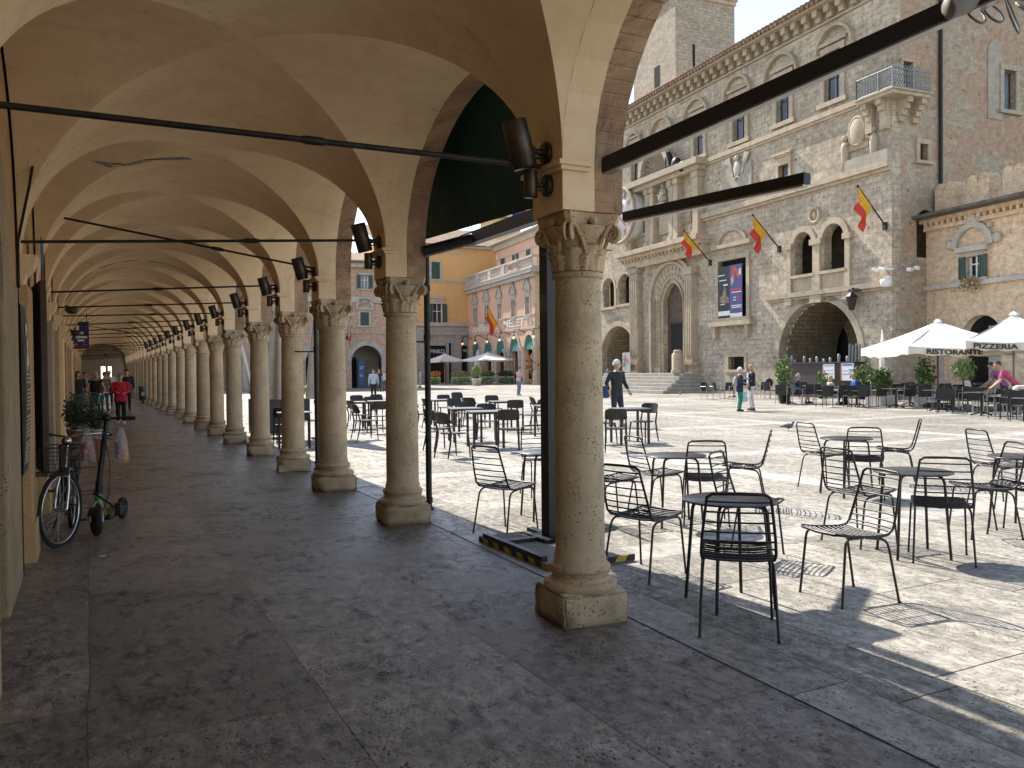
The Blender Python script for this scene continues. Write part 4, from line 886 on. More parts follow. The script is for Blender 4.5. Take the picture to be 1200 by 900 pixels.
def railing(p, q):
    L_ = (Vector(q) - Vector(p)).length; n = int(L_ / .16)
    for z in (.06, hh): m.tube([(p[0], p[1], z_b + z), (q[0], q[1], z_b + z)], .035, 6)
    for k in range(n + 1):
        f = k / n; x, y = p[0] + (q[0] - p[0]) * f, p[1] + (q[1] - p[1]) * f
        m.tube([(x, y, z_b), (x, y, z_b + hh)], .05 if k % 8 == 0 else .014, 6)
        if k < n:
            g_ = (k + 1) / n; x2, y2 = p[0] + (q[0] - p[0]) * g_, p[1] + (q[1] - p[1]) * g_
            for z in (0, .27, .54, .81): m.tube([(x, y, z_b + .06 + z), (x2, y2, z_b + .33 + z)], .012, 5); m.tube([(x2, y2, z_b + .06 + z), (x, y, z_b + .33 + z)], .012, 5)
railing((-bw, -pr), (pr, -pr)); railing((pr, -pr), (pr, bd)); railing((-bw, -pr), (-bw, 0)); m.build('railing', rail, bal)
# --- steps in front of the portal
sx0, sx1 = F.p(725, 446)[0], F.p(830, 446)[0]; m = MB(); nst = 6; zt = zst
for k in range(nst): m.b2(sx0 + .0 - (nst - k) * .0, sx1 + 0 - k * .18, -3.4 + k * .42, .0, zt * k / nst, zt * (k + 1) / nst - .001 * (nst - k), .02)
m.build('steps', travertine('step_stone', (.46, .42, .36)), pal)
m = MB(); bo = F.p(794, 421, -1.2); m.lathe([(.42, zt), (.44, zt + .1), (.38, zt + .25), (.38, zt + 1.2), (.30, zt + 1.3), (.26, zt + 1.36), (.3, zt + 1.42), (.2, zt + 1.5), (0, zt + 1.52)], 16, (bo[0], -1.2, 0)); m.build('stone_post', trim, pal)
# --- lamps, cameras on the corner
m = MB()
for px_, py_, ang in ((1035, 317, .5), (1043, 316, .2)): q = F.p(px_, py_); m = MB(); m.box((q[0], -.5, q[1]), (.34, .16, .16), ry=.4, rz=ang, bev=.05); m.tube([(q[0], -.35, q[1]), (q[0] + .2, 0, q[1])], .03, 6); m.build('security_camera', white_paint, pal)
q = F.p(1044, 331); m = MB(); m.lathe([(0, -.25), (.25, -.2), (.28, .1), (.1, .25), (0, .27)], 14, (q[0], -.3, q[1])); m.build('siren_box', white_paint, pal); sd = F.side(1058, 317); m = MB(); m.box((.4, sd[0], sd[1]), (.22, .36, .2), rz=.3, bev=.06); m.box((.35, sd[0] + .5, sd[1] + .1), (.2, .3, .2), bev=.06); m.build('security_camera', white_paint, pal)
q = F.p(1006, 349); m = MB(); m.lathe([(0, -.5), (.14, -.45), (.26, .15), (.30, .2), (.10, .4), (0, .45)], 6, (q[0], -.45, q[1] - .15), smooth=False); m.tube([(q[0], 0, q[1] + .5), (q[0], -.45, q[1] + .45), (q[0], -.45, q[1] + .2)], .04, 6); m.b2(q[0] - .35, q[0] + .35, -.3, .02, q[1] + .3, q[1] + .45); m.build('wall_lantern', iron, pal)
sp2 = F.side(1061, 375); m = MB(); m.b2(0, .06, sp2[0] - .6, sp2[0] + .45, sp2[1] - .45, sp2[1] + .5); m.build('side_tablet', palestone, pal)

# ------------------------------------------------------------------ tower behind
tw = thing('stone_tower', 'tall square stone tower rising behind the palace roof', 'tower')
d = ray(792, 100); wx = F.x0 + F.b.x * 9; wy = F.y0 + F.b.y * 9; o = Vector((wx, wy, 0)); k = (o - CAM).dot(F.b) / d.dot(F.b); q = CAM + d * k
FT = Fac(tw, q.x, q.y, F.th); wside = FT.side(861, 60)[0]; ztw = FT.p(785, -28)[1]; print('tower', wside, ztw)
m = MB(); m.b2(-wside * 1.1, 0, 0, wside, 0, ztw); m.build('shaft', towerstone, tw)
zc2 = FT.side(845, 3)[1]; m = MB(); m.b2(-wside * 1.1 - .12, .12, -.12, wside + .12, zc2 - .1, zc2 + .25); m.b2(-wside * 1.1 - .22, .22, -.22, wside + .22, zc2 + .25, zc2 + .45); m.build('cornice', trim, tw)
m = MB(); b = FT.box(767, 773, 78, 102); m.b2(b[0], b[1], -.03, .3, b[2], b[3]); sl = FT.side(813, 67); m.b2(-.3, .03, sl[0] - .12, sl[0] + .12, sl[1] - 1.1, sl[1] + 1.1); m.build('slit_window', blackvoid, tw)

# ------------------------------------------------------------------ poster banners on the window
pb = PB; t_ = thing('event_banner', 'pair of dark and violet event banners hung in the barred palace window', 'banner'); t_.location = F.root.matrix_basis @ Vector((0, 0, 0)); t_.rotation_euler = pal.rotation_euler; t_.location = pal.location
def on(px, py, off=-.02): return F.p(px, py, off)
q0 = on(843, 338); q1 = on(856.5, 338); q2 = on(871, 338); zb, ztp = PB[2] + .05, PB[3] - .35
m = MB(); m.b2(q0[0], q1[0], -.10, -.06, zb, ztp); bl = m.build('left_panel', plain('banner_black', (.018, .017, .02), .5), t_)
m = MB(); m.b2(q1[0] + .01, q2[0], -.11, -.07, zb - .15, ztp); vi = m.build('right_panel', plain('banner_violet', (.085, .075, .22), .5, 0, .15, 2), t_)
hh = ztp - zb
m = MB(); m.b2(q0[0], q1[0], -.108, -.099, zb + .1, zb + .38); m.b2(q0[0] + .5, q1[0] - .2, -.106, -.099, zb + hh * .62, zb + hh * .65); m.b2(q1[0] + .05, q2[0], -.118, -.109, zb - .05, zb + .2)
for z, a, b_ in ((.46, .2, 1.2), (.36, .35, .7), (.31, .35, .7), (.20, .15, 1.15), (.165, .2, 1.1), (.82, -1.2, -.5), (.72, -1.0, -.3), (.25, -.9, -.5)): m.b2(q1[0] + a, min(q2[0] - .05, q1[0] + b_), -.118, -.105 + 0 * a, zb + hh * z, zb + hh * (z + .018))
m.build('white_print', white_paint, t_)
m = MB(); m.b2(q1[0] + .1, q2[0] - .1, -.118, -.109, zb + hh * .5, zb + hh * .54); m.b2(q1[0] + .6, q2[0] - .2, -.118, -.109, zb + hh * .36, zb + hh * .38); m.b2(q1[0] + .6, q2[0] - .2, -.118, -.109, zb + hh * .31, zb + hh * .33); m.b2(q1[0] + .3, q2[0] - .3, -.118, -.109, zb + hh * .05, zb + hh * .07)
wq = q2[0] - q1[0]
m.prism([(q1[0] + wq * a, zb + hh * z) for a, z in ((.1, .72), (.25, .66), (.45, .86), (.75, .70), (.85, .74), (.5, .97), (.2, .95))], -.118, -.109); m.build('red_artwork', plain('poster_red', (.5, .06, .07), .5), t_)
m = MB(); m.prism([(q1[0] + wq * a, zb + hh * z) for a, z in ((.15, .60), (.35, .68), (.3, .8), (.12, .74))], -.122, -.117); m.prism([(q1[0] + wq * a, zb + hh * z) for a, z in ((.7, .78), (.95, .8), (.92, .92), (.75, .9))], -.122, -.117); m.build('pale_artwork', plain('poster_pale', (.55, .42, .30), .5), t_)
wq2 = q1[0] - q0[0]; m = MB(); m.prism([(q0[0] + wq2 * a, zb + hh * z) for a, z in ((.1, .3), (.95, .27), (.9, .38), (.7, .42), (.68, .52), (.55, .62), (.45, .52), (.4, .44), (.15, .40))], -.108, -.099); m.build('figure_artwork', plain('poster_figure', (.30, .20, .14), .6, 0, .6, 3), t_)
# blue and white framed poster at the palace side of the portal
q = F.p(743, 430, -.3); t_ = thing('poster_stand', 'white information board with red and green scribbles by the palace steps', 'sign'); t_.location = pal.location; t_.rotation_euler = pal.rotation_euler
m = MB(); m.b2(q[0] - .45, q[0] + .6, -1.0, -.94, zst + .1, zst + 1.5); m.tube([(q[0] - .42, -.95, zst - .2), (q[0] - .42, -.95, zst + 1.5)], .03); m.tube([(q[0] + .57, -.95, zst - .2), (q[0] + .57, -.95, zst + 1.5)], .03); m.build('board', plain('board_grey_white', (.42, .41, .40), .6), t_)
m = MB(); rr = random.Random(9)
for k in range(7): xx = q[0] - .3 + rr.random() * .5; zz = zst + .7 + rr.random() * .6; m.tube([(xx, -1.01, zz), (xx + .12, -1.01, zz + .15), (xx + .2, -1.01, zz - .05)], .03, 5)
m.build('red_scribble', plain('scribble_red', (.4, .12, .1), .6), t_); m = MB(); m.tube([(q[0] - .3, -1.01, zst + .5), (q[0] - .2, -1.01, zst + .9), (q[0] - .1, -1.01, zst + .5)], .04, 5); m.build('green_scribble', plain('scribble_green', (.08, .3, .12), .6), t_)
# ------------------------------------------------------------------ other buildings of the square
def stucco(name, col, dirt=.5, sc=.5):
    m, nt, b = newmat(name); t = NT(nt); v = t.wallvec()
    big = t.noise(v, .25 * sc * 2, 6, .65); mid = t.noise(v, 1.7, 6, .7)
    st = t.n('ShaderNodeMapping'); t.l(v, st.inputs[0]); st.inputs['Scale'].default_value = (1.2, .15, 1)
    c = t.mix(t.ramp(big, [(.35, .4), (.65, 0)]), col, tuple(x * .72 for x in col))
    c = t.mix(t.ramp(mid, [(.35, .4 * dirt), (.55, 0)]), c, tuple(x * .65 for x in col))
    c = t.mix(t.ramp(t.noise(st.outputs[0], 1.2, 6, .7), [(.52, 0), (.75, .5 * dirt)]), c, tuple(x * .55 for x in col))
    t.l(c, b.inputs['Base Color']); b.inputs['Roughness'].default_value = .85; b.inputs['Specular IOR Level'].default_value = .2
    t.bump(t.noise(v, 22, 5, .7), .3, .01, b); return m
pinkst = stucco('pink_stucco', (.72, .45, .32)); orangest = stucco('orange_stucco', (.72, .43, .18)); yellowst = stucco('yellow_stucco', (.58, .44, .26))
greyst = masonry('grey_ashlar', (.40, .37, .34), (.44, .41, .37), (.28, .26, .24), 1.1, .45, .012, stain=.35, warp=.02, pits=.2)
pinkbrick = masonry('pink_brick', (.60, .385, .275), (.68, .46, .34), (.50, .38, .30), .28, .075, .010, stain=.3, warp=.02, pits=.25)
buffbrick = masonry('buff_brick', (.68, .48, .31), (.78, .58, .39), (.70, .53, .37), .28, .075, .010, stain=.12, warp=.02, pits=.05)
shut = plain('green_shutter', (.045, .085, .06), .6, 0, .25, 4)
teal = plain('teal_awning', (.015, .16, .135), .7, 0, .2, 3)
stonetrim = travertine('window_trim', (.58, .52, .45), .8)
warmlamp = plain('lit_globe', (.9, .7, .4), .3, 0, .02, 3, emit=((1, .5, .2), .45))

def win(f, root, b, w=.18, mat=stonetrim, sh=None, dep=.2, cap=None, pm=glass, lou=True):
    """framed window; sh = shutters: 'closed', 'open' or None"""
    x0, x1, z0, z1 = b; m = MB(); m.b2(x0 - w, x0, -.07, .06, z0, z1); m.b2(x1, x1 + w, -.07, .06, z0, z1); m.b2(x0 - w, x1 + w, -.07, .06, z1, z1 + w); m.b2(x0 - w * 1.5, x1 + w * 1.5, -.18, .06, z0 - w * .7, z0)
    if cap == 'flat': m.b2(x0 - w * 1.2, x1 + w * 1.2, -.12, .05, z1 + w * 1.3, z1 + w * 2.6); m.b2(x0 - w * 2, x1 + w * 2, -.35, .05, z1 + w * 2.6, z1 + w * 3.3)
    if cap == 'gable':
        c = (x0 + x1) / 2; h = (x1 - x0) * 1.1; zz = z1 + w * 3
        m.b2(x0 - w, x1 + w, -.10, .05, z1 + w, zz); m.b2(x0 - w * 2.2, x1 + w * 2.2, -.25, .05, zz, zz + w * .8)
        m.prism([(x0 - w * 2, zz + w * .8), (x1 + w * 2, zz + w * .8), (x1 + w * .6, zz + h * .7), (c, zz + h * 1.35), (x0 - w * .6, zz + h * .7)], -.12, .05)
        m.tube([(x0 - w * 2.1, -.16, zz + w * .8), (c, -.16, zz + h * 1.4), (x1 + w * 2.1, -.16, zz + w * .8)], w * .45, 6)
    if cap == 'arch':
        c = (x0 + x1) / 2; r_ = (x1 - x0) / 2 + w; zz = z1 + w * 2
        m.b2(x0 - w * 2, x1 + w * 2, -.28, .05, z1 + w * 1.1, zz)
        ii = [(c + r_ * math.cos(PI * k / 12), zz + r_ * math.sin(PI * k / 12)) for k in range(13)]; oo = [(c + (r_ + w * 1.2) * math.cos(PI * k / 12), zz + (r_ + w * 1.2) * math.sin(PI * k / 12)) for k in range(13)]; ring(m, ii, oo, -.2, .05)
    o = m.build('window', mat, root)
    m = MB(); c = (x0 + x1) / 2; m.b2(c - .04, c + .04, dep - .06, dep, z0, z1)
    for q in (x0 + .04, x1 - .04): m.b2(q - .04, q + .04, dep - .06, dep, z0, z1)
    m.b2(x0, x1, dep - .05, dep, z0 + (z1 - z0) * .62, z0 + (z1 - z0) * .62 + .06); m.build('sash', white_paint, o); m = MB(); m.b2(x0, x1, dep, dep + .02, z0, z1); m.build('pane', pm, o)
    if sh:
        wd = (x1 - x0) / 2
        for s in (0, 1):
            m = MB()
            if sh == 'closed': a, b_ = (x0, c - .02) if s == 0 else (c + .02, x1); y = .02
            else: a, b_ = (x0 - wd - .03, x0 - .03) if s == 0 else (x1 + .03, x1 + wd + .03); y = -.12
            m.b2(a, a + .07, y - .03, y + .03, z0, z1); m.b2(b_ - .07, b_, y - .03, y + .03, z0, z1); m.b2(a, b_, y - .03, y + .03, z0, z0 + .1); m.b2(a, b_, y - .03, y + .03, z1 - .1, z1); m.b2(a + .05, b_ - .05, y - .008, y + .008, z0, z1)
            n = int((z1 - z0) / .11)
            for k in range(n): m.box(((a + b_) / 2, y, z0 + .1 + (z1 - z0 - .2) * k / n), (b_ - a - .1, .05, .02), rx=rad(35))
            m.build('shutter', shut, o)
    return o
def addwall(name, x0, x1, z0, z1, holes_, mat, root, th=.4):
    me = wallmesh([(x0, z0), (x1, z0), (x1, z1), (x0, z1)], [h for h in holes_], 0, th); me.materials.append(mat); return link(name, me, root)

# --- cafe palace with the long sign (pink), seen obliquely at the end of the square
mel = thing('pink_cafe_palace', 'pink cafe palace with green arched awnings and long roof balustrade', 'building')
Q = G(627.5, 451.0); th = math.atan2(-.995, -.096); M_ = Fac(mel, Q[0], Q[1], th)
xl = M_.p(549.5, 430)[0]; zc = M_.p(625.3, 315.3)[1]; zsig0 = M_.p(600, 386)[1]; zsig1 = M_.p(600, 372.5)[1]; print('meletti', Q, xl, zc, zsig0)
hs = []; wins = []
for (a, b_, t_, bo) in ((555.5, 559.2, 362, 381), (568.8, 572.8, 359, 379), (583.6, 587.4, 356, 376), (599.8, 603.6, 352, 373), (616, 620.6, 348, 370)):
    q = M_.box(a, b_, t_, bo); hs.append(archpts(*q, 'rect')); wins.append(q)
ar = []
for a, b_, cr in ((554.4, 563.6, 400.5), (568.4, 578.4, 399), (583, 593, 397), (598.6, 609.6, 394.5), (615.5, 627, 392)):
    x0 = M_.p(a, 420)[0]; x1 = M_.p(b_ - 1.0, 420)[0]; z1 = M_.p((a + b_) / 2, cr)[1]; ar.append((x0, x1, .02, z1)); hs.append(archpts(x0, x1, .02, z1, 'arch'))
addwall('facade', xl, -.001, 0, zc, hs, pinkst, mel)
for q in wins: win(M_, mel, q, .22, cap='gable', pm=blackvoid)
for q in ar:
    m = MB(); ring(m, archpts(q[0], q[1], 0, q[3], 'arch', 16)[2:], archpts(q[0] - .4, q[1] + .4, 0, q[3] + .4, 'arch', 16)[2:], -.12, .05); sp_ = q[3] - (q[1] - q[0]) / 2
    for xx in (q[0] - .35, q[1] + .35): m.lathe([(.36, 0), (.36, .3), (.27, .4), (.25, sp_ - .6), (.42, sp_ - .15), (.42, sp_)], 12, (xx, -.05, 0))
    o = m.build('cafe_arch', stonetrim, mel)
    m = MB(); c = (q[0] + q[1]) / 2; r_ = (q[1] - q[0]) / 2
    m.grid(lambda u, v: (c + r_ * .98 * math.cos(PI * u), .10 - .16 * v, (sp_ + r_ * math.sin(PI * u) * .98) * (1 - v) + (sp_ - .35) * v), 16, 4); m.build('arch_awning', teal, o)
    pass
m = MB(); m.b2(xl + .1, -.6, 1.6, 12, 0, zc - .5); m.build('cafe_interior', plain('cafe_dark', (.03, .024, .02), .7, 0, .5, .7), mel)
# side (south) face
e1 = M_.side(655, 430)[0]; sa = M_.sbox(634, 655, 398, 450)
me = wallmesh([(.4, 0), (14, 0), (14, zc), (.4, zc)], [archpts(1.0, 4.0, .02, sa[3], 'arch')], -.4, 0)
for v in me.vertices: v.co = (v.co.y, v.co.x, v.co.z)
me.materials.append(orangest); link('side_facade', me, mel)
m = MB(); m.b2(-.4, 0, .001, .4, 0, zc); m.build('corner', stonetrim, mel)
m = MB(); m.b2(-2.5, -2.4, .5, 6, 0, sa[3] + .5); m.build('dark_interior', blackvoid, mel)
m = MB(); m.b2(xl, .12, -.12, .0, zsig0 - .22, zsig0); m.b2(xl, .1, -.08, 0, zsig1, zsig1 + .12); m.b2(0, .12, 0, 14, zsig0 - .22, zsig0); m.build('sign_courses', stonetrim, mel)
m = MB(); m.b2(xl - .3, .7, -.7, 0, zc - .35, zc); m.b2(xl - .2, .4, -.4, 0, zc - .8, zc - .35); m.b2(0, .7, 0, 14, zc - .35, zc); m.b2(xl - .3, .75, -.75, 13, zc, zc + .08); m.build('cornice', stonetrim, mel)
hb = 1.5; m = MB(); m.b2(xl, .3, -.4, -.15, zc + .08, zc + .35); m.b2(xl, .3, -.42, -.12, zc + hb - .2, zc + hb); m.b2(.05, .3, -.15, 13, zc + .08, zc + .35); m.b2(.03, .32, -.12, 13, zc + hb - .2, zc + hb)
n = 60
for k in range(n):
    x = xl + (.3 - xl) * (k + .5) / n
    if k % 12 == 0: m.b2(x - .5, x + .5, -.4, -.14, zc + .35, zc + hb - .2)
    else: m.lathe([(.06, 0), (.10, .3), (.05, .6), (.08, hb - .55)], 6, (x, -.27, zc + .35))
for k in range(24): m.lathe([(.06, 0), (.10, .3), (.05, .6), (.08, hb - .55)], 6, (.18, .3 + k * .5, zc + .35))
bal_ = m.build('balustrade', stonetrim, mel)
sg = white_paint; zt_ = (zsig0 + zsig1) / 2; sz = (zsig1 - zsig0) * .95
redl = plain('faded_sign_letters', (.50, .45, .40), .7)
xa, xb = M_.p(553.5, 386)[0], M_.p(582.5, 380)[0]; xc, xd = M_.p(590, 380)[0], M_.p(622.5, 375)[0]
def fit(name, s, x0, x1, z, size, mat, parent, y=-.02, bold=0):
    o = text(name, s, size, mat, parent, ((x0 + x1) / 2, y, z), depth=.02, bold=bold); w_ = max(v.co.x for v in o.data.vertices) - min(v.co.x for v in o.data.vertices); k = (x1 - x0) / w_
    for v in o.data.vertices: v.co.x *= k
    return o
fit('sign_lettering', 'ANISETTA', xa, xb, zt_, sz, white_paint, mel, bold=.02); fit('sign_lettering', 'MELETTI', xc, xd, zt_, sz, white_paint, mel, bold=.02)
bq0, bq1 = M_.p(596, 316, -.4)[0], M_.p(607, 313, -.4)[0]; m = MB(); m.b2(bq0, bq1, -.48, -.42, zc + .25, zc + hb); m.build('roof_sign', stonetrim, mel); fit('roof_lettering', 'MELETTI', bq0 + .1, bq1 - .1, zc + .85, .9, plain('sign_red', (.35, .10, .08)), mel, y=-.5)
# attic storey set back
off = 3.0; zA = M_.p(622, 272, off)[1]; xA0 = M_.p(581, 300, off)[0]; hs = []; ww = []
for a, b_, t_, bo, s in ((587, 592, 302.5, 313.5, 'closed'), (603, 606, 298, 309, 'open'), (617, 622, 292, 304, 'closed'), (634, 640, 289, 300, 'closed')):
    q = M_.box(a, b_, t_, bo, off); hs.append(archpts(*q, 'rect')); ww.append((q, s))
xA1 = M_.p(660, 300, off)[0]
o = addwall('attic_wall', xA0, xA1, zc, zA, hs, pinkst, mel); o.location.y = off
for q, s in ww: wo = win(M_, mel, q, .12, sh=s); wo.location.y = off
m = MB(); m.b2(xA0 - .9, xA1, off - .9, off + 9, zA, zA + .15); m.b2(xA0 - .3, xA1, off - .3, off, zA - .7, zA); m.b2(xA0, xA1, off - .06, off, zA - 1.9, zA - 1.75); m.b2(xA0, xA0 + .3, off + .4, off + 9, zc, zA); m.build('attic_cornice', stonetrim, mel)
# bracket lamps with lit globes
for k, (px, py) in enumerate(((542, 403), (556.6, 402), (570.6, 400.5), (585.5, 398.5), (602, 396), (625, 394.7))):
    q = M_.p(px, py, -1.0); t_ = thing('cafe_lamp', '%s lit globe lamp from the left on the pink cafe front' % ['first', 'second', 'third', 'fourth', 'fifth', 'sixth'][k], 'lamp', (0, 0, 0), 0, 'lit globe lamps on the cafe front')
    w_ = M_.a * q[0] + M_.b * -1.0; t_.location = Vector((M_.x0, M_.y0, 0)) + w_ + Vector((0, 0, q[1])); t_.rotation_euler = (0, 0, th)
    m = MB(); m.sphere((0, 0, 0), .15, 12, 8); m.build('globe', warmlamp, t_)
    m = MB(); m.tube([(0, 0, .25), (0, 0, .5), (.3, .05, .95), (.7, .4, .9), (1.0, .95, .55)], .045, 6); m.lathe([(.0, .45), (.18, .3), (.2, .24)], 10); m.build('bracket', iron, t_)

# --- orange building closing the square
org = thing('orange_building', 'orange plastered building with white framed windows over a grey stone shop storey', 'building')
P0 = Vector((M_.x0, M_.y0, 0)) + M_.a * xl; O_ = Fac(org, P0.x, P0.y, math.atan2(-.096, .995))
zg = O_.p(520, 379)[1]; zE = O_.p(545, 289)[1]; zcourse = O_.p(525, 329.3)[1]; xl2 = O_.p(440, 400)[0]; print('orange', P0, zE, xl2)
hs = []; ww = []
for a, b_, t_, bo, s, cp in ((505.5, 515.5, 307, 327, 'closed', None), (546, 556, 309, 327, 'closed', None), (507, 518, 356, 380, 'open', 'flat'), (551, 562, 356, 380, 'open', 'flat'), (466, 476, 307, 327, 'closed', None), (466, 477, 356, 380, 'open', 'flat')):
    q = O_.box(a, b_, t_, bo)
    if q[1] < -.3: hs.append(archpts(*q, 'rect')); ww.append((q, s, cp))
addwall('upper_wall', xl2, 6.0, zg, zE, hs, orangest, org)
for q, s, cp in ww: win(O_, org, q, .25, sh=s, cap=cp)
m = MB(); m.b2(xl2, 0, -.15, 0, zcourse - .2, zcourse); m.b2(xl2, .0, -.3, 0, zg - .35, zg + .1); m.b2(xl2, 0, -.1, 0, O_.p(530, 296)[1] - .2, O_.p(530, 296)[1]); m.b2(xl2, 6, -.7, 0, zE - .3, zE); m.build('courses', stonetrim, org)
hs = []; so = []
for a, b_, t_, bo in ((504, 523, 405, 448), (541, 553, 405, 448), (470, 486, 405, 448), (526, 529, 402, 447)):
    q = O_.box(a, b_, t_, bo); q = (q[0], min(q[1], -.2), .05, q[3])
    if q[1] > q[0]: hs.append(archpts(*q, 'rect')); so.append(q)
addwall('shop_storey', xl2, .0, 0, zg, hs, greyst, org)
for q in so:
    m = MB(); m.b2(q[0] - .2, q[0], -.1, .3, 0, q[3] + .2); m.b2(q[1], q[1] + .15, -.1, .3, 0, q[3] + .2); m.b2(q[0], q[1], -.12, .2, q[3], q[3] + .3); o = m.build('shop_front', greyst, org); m = MB(); m.b2(q[0], q[1], .3, .35, 0, q[3]); m.build('pane', blackvoid, o)
m = MB(); m.b2(O_.p(534, 440)[0], O_.p(540, 440)[0], -.25, 0, 0, O_.p(536, 393)[1]); m.b2(O_.p(500, 440)[0], O_.p(503, 440)[0], -.25, 0, 0, O_.p(502, 393)[1]); m.b2(O_.p(500, 440)[0], -.1, -.3, 0, O_.p(536, 393)[1], O_.p(536, 389)[1]); m.build('shop_pilasters', greyst, org)
fit('shop_lettering', 'PINKO', O_.p(505, 412)[0], O_.p(521, 412)[0], O_.p(512, 412)[1], .75, white_paint, org, y=.2, bold=.0); fit('shop_lettering', 'PINKO', O_.p(543.5, 411)[0], O_.p(549, 411)[0], O_.p(546, 411)[1], .5, white_paint, org, y=.2)
m = MB(); zr = O_.p(550, 270, 8)[1]; m.add([(xl2, -.9, zE - .05), (7, -.9, zE - .05), (4, 9, zr), (xl2, 9, zr), (xl2, -.9, zE + .1), (7, -.9, zE + .1), (4, 9, zr + .15), (xl2, 9, zr + .15)], [(0, 3, 2, 1), (4, 5, 6, 7), (0, 1, 5, 4), (1, 2, 6, 5), (2, 3, 7, 6), (3, 0, 4, 7)]); m.build('roof', tile, org)
m = MB(); m.b2(xl2, 6, .4, 10, 0, zE - .1); m.build('core', orangest, org)
# little roof turret and flags behind
q = O_.p(576, 262, 14); q1 = O_.p(610, 262, 14); t_ = thing('roof_turret', 'yellow plastered roof turret with one small dark window behind the tiled roof', 'building'); t_.location = org.location; t_.rotation_euler = org.rotation_euler
zt2 = O_.p(595, 256.5, 14)[1]; m = MB(); m.b2(q[0], q1[0], 14, 19, zE - 3, zt2); m.build('wall', yellowst, t_); m = MB(); m.b2(q[0] - .5, q1[0] + .5, 13.5, 19.5, zt2, zt2 + .25); m.add([(q[0] - .5, 13.5, zt2 + .25), (q1[0] + .5, 13.5, zt2 + .25), (q1[0] + .5, 19.5, zt2 + .25), (q[0] - .5, 19.5, zt2 + .25), ((q[0] + q1[0]) / 2, 16.5, zt2 + 1.5)], [(0, 1, 4), (1, 2, 4), (2, 3, 4), (3, 0, 4)]); m.build('roof', tile, t_)
wq = O_.box(593.5, 597, 258.5, 264.5, 14); m = MB(); m.b2(wq[0], wq[1], 13.95, 14.05, wq[2], wq[3]); m.build('window', blackvoid, t_)

# --- brick building at the left far end with arcade
A0 = G(430, 455); brk = thing('brick_arcade_building', 'pink brick building with white arched window hoods and a round arched passage beyond the columns', 'building')
bth = math.atan2(-.096, .995); B_ = Fac(brk, A0[0], A0[1], bth); xr = B_.p(474, 440)[0]; xL3 = -18; zA = B_.p(424, 309)[1]; zcs = B_.p(430, 351)[1]; print('brick', A0, zA)
hs = []; ww = []; arcs = []
per = B_.p(452, 440)[0] - B_.p(408, 440)[0]; per2 = per * 1.18
for k in range(-4, 2):
    cx = B_.p(430, 440)[0] + k * per2; x0, x1 = cx - per / 2 + .35, cx + per / 2 - .35; z1 = B_.p(430, 405)[1]
    if x1 < xr - .3: arcs.append((x0, x1, .02, z1)); hs.append(archpts(x0, x1, .02, z1, 'arch'))
    for (t_, bo, hw, s) in ((322.5, 338.5, 4.4, 'open'), (366, 381.5, 5.0, 'closed')):
        q = B_.box(427.2 - hw, 427.2 + hw, t_, bo); q = (q[0] + k * per2, q[1] + k * per2, q[2], q[3])
        if q[1] < xr - 1: hs.append(archpts(*q, 'rect')); ww.append((q, s))
addwall('facade', xL3, xr, 0, zA, hs, pinkbrick, brk)
for q, s in ww: win(B_, brk, q, .22, sh=s, cap='arch' if s == 'closed' else None)
for q in arcs:
    m = MB(); ring(m, archpts(*q, 'arch', 16)[1:], archpts(q[0] - .45, q[1] + .45, 0, q[3] + .45, 'arch', 16)[1:], -.1, .05); o = m.build('passage_arch', stonetrim, brk)
    m = MB(); m.b2(q[0] - .6, q[1] + .6, 4, 4.2, 0, q[3] + .3); m.build('passage_wall', plain('passage_plaster_%d' % len(bpy.data.materials), (.40, .33, .25), .9, 0, .3, .6), o)
    m = MB(); m.b2(q[0] + .2, q[0] + (q[1] - q[0]) * .42, 3.9, 3.98, 0, 3.0); m.build('shop_opening', blackvoid, o)
m = MB(); m.b2(xL3, xr, -.2, 0, zcs - .3, zcs + .2); m.b2(xL3, xr, -.12, 0, B_.p(430, 389)[1] - .12, B_.p(430, 389)[1]); m.b2(xL3, xr, -.6, 0, zA - .4, zA); m.build('courses', stonetrim, brk)
m = MB(); m.add([(xL3, -.9, zA), (xr + .5, -.9, zA), (xr + .5, 8, zA + 2.2), (xL3, 8, zA + 2.2)], [(0, 1, 2, 3)]); m.b2(xL3, xr + .5, -.95, -.8, zA, zA + .2); m.build('roof', tile, brk)
m = MB(); m.b2(xL3, xr, 8, 8.3, 0, zA + 2.1); m.b2(xr - .3, xr, .41, 8, 0, zA); m.b2(xL3, xr, .41, 7.9, B_.p(430, 394)[1], B_.p(430, 392)[1]); m.build('core', pinkbrick, brk)
bp = B_.box(420, 428, 421, 450, 2.0); bq = thing('blue_poster', 'tall blue advertising panel standing inside the far brick passage', 'sign'); bq.location = brk.location; bq.rotation_euler = brk.rotation_euler
m = MB(); m.b2(bp[0], bp[1], 2.0, 2.2, .1, bp[3], .03); m.build('panel', plain('blue_panel', (.03, .13, .32), .4), bq); m = MB()
for z, a, b_ in ((.72, .15, .8), (.66, .2, .6), (.45, .15, .5), (.40, .15, .7)): m.b2(bp[0] + (bp[1] - bp[0]) * a, bp[0] + (bp[1] - bp[0]) * b_, 1.985, 1.999, bp[3] * z, bp[3] * (z + .03))
m.build('white_print', white_paint, bq)

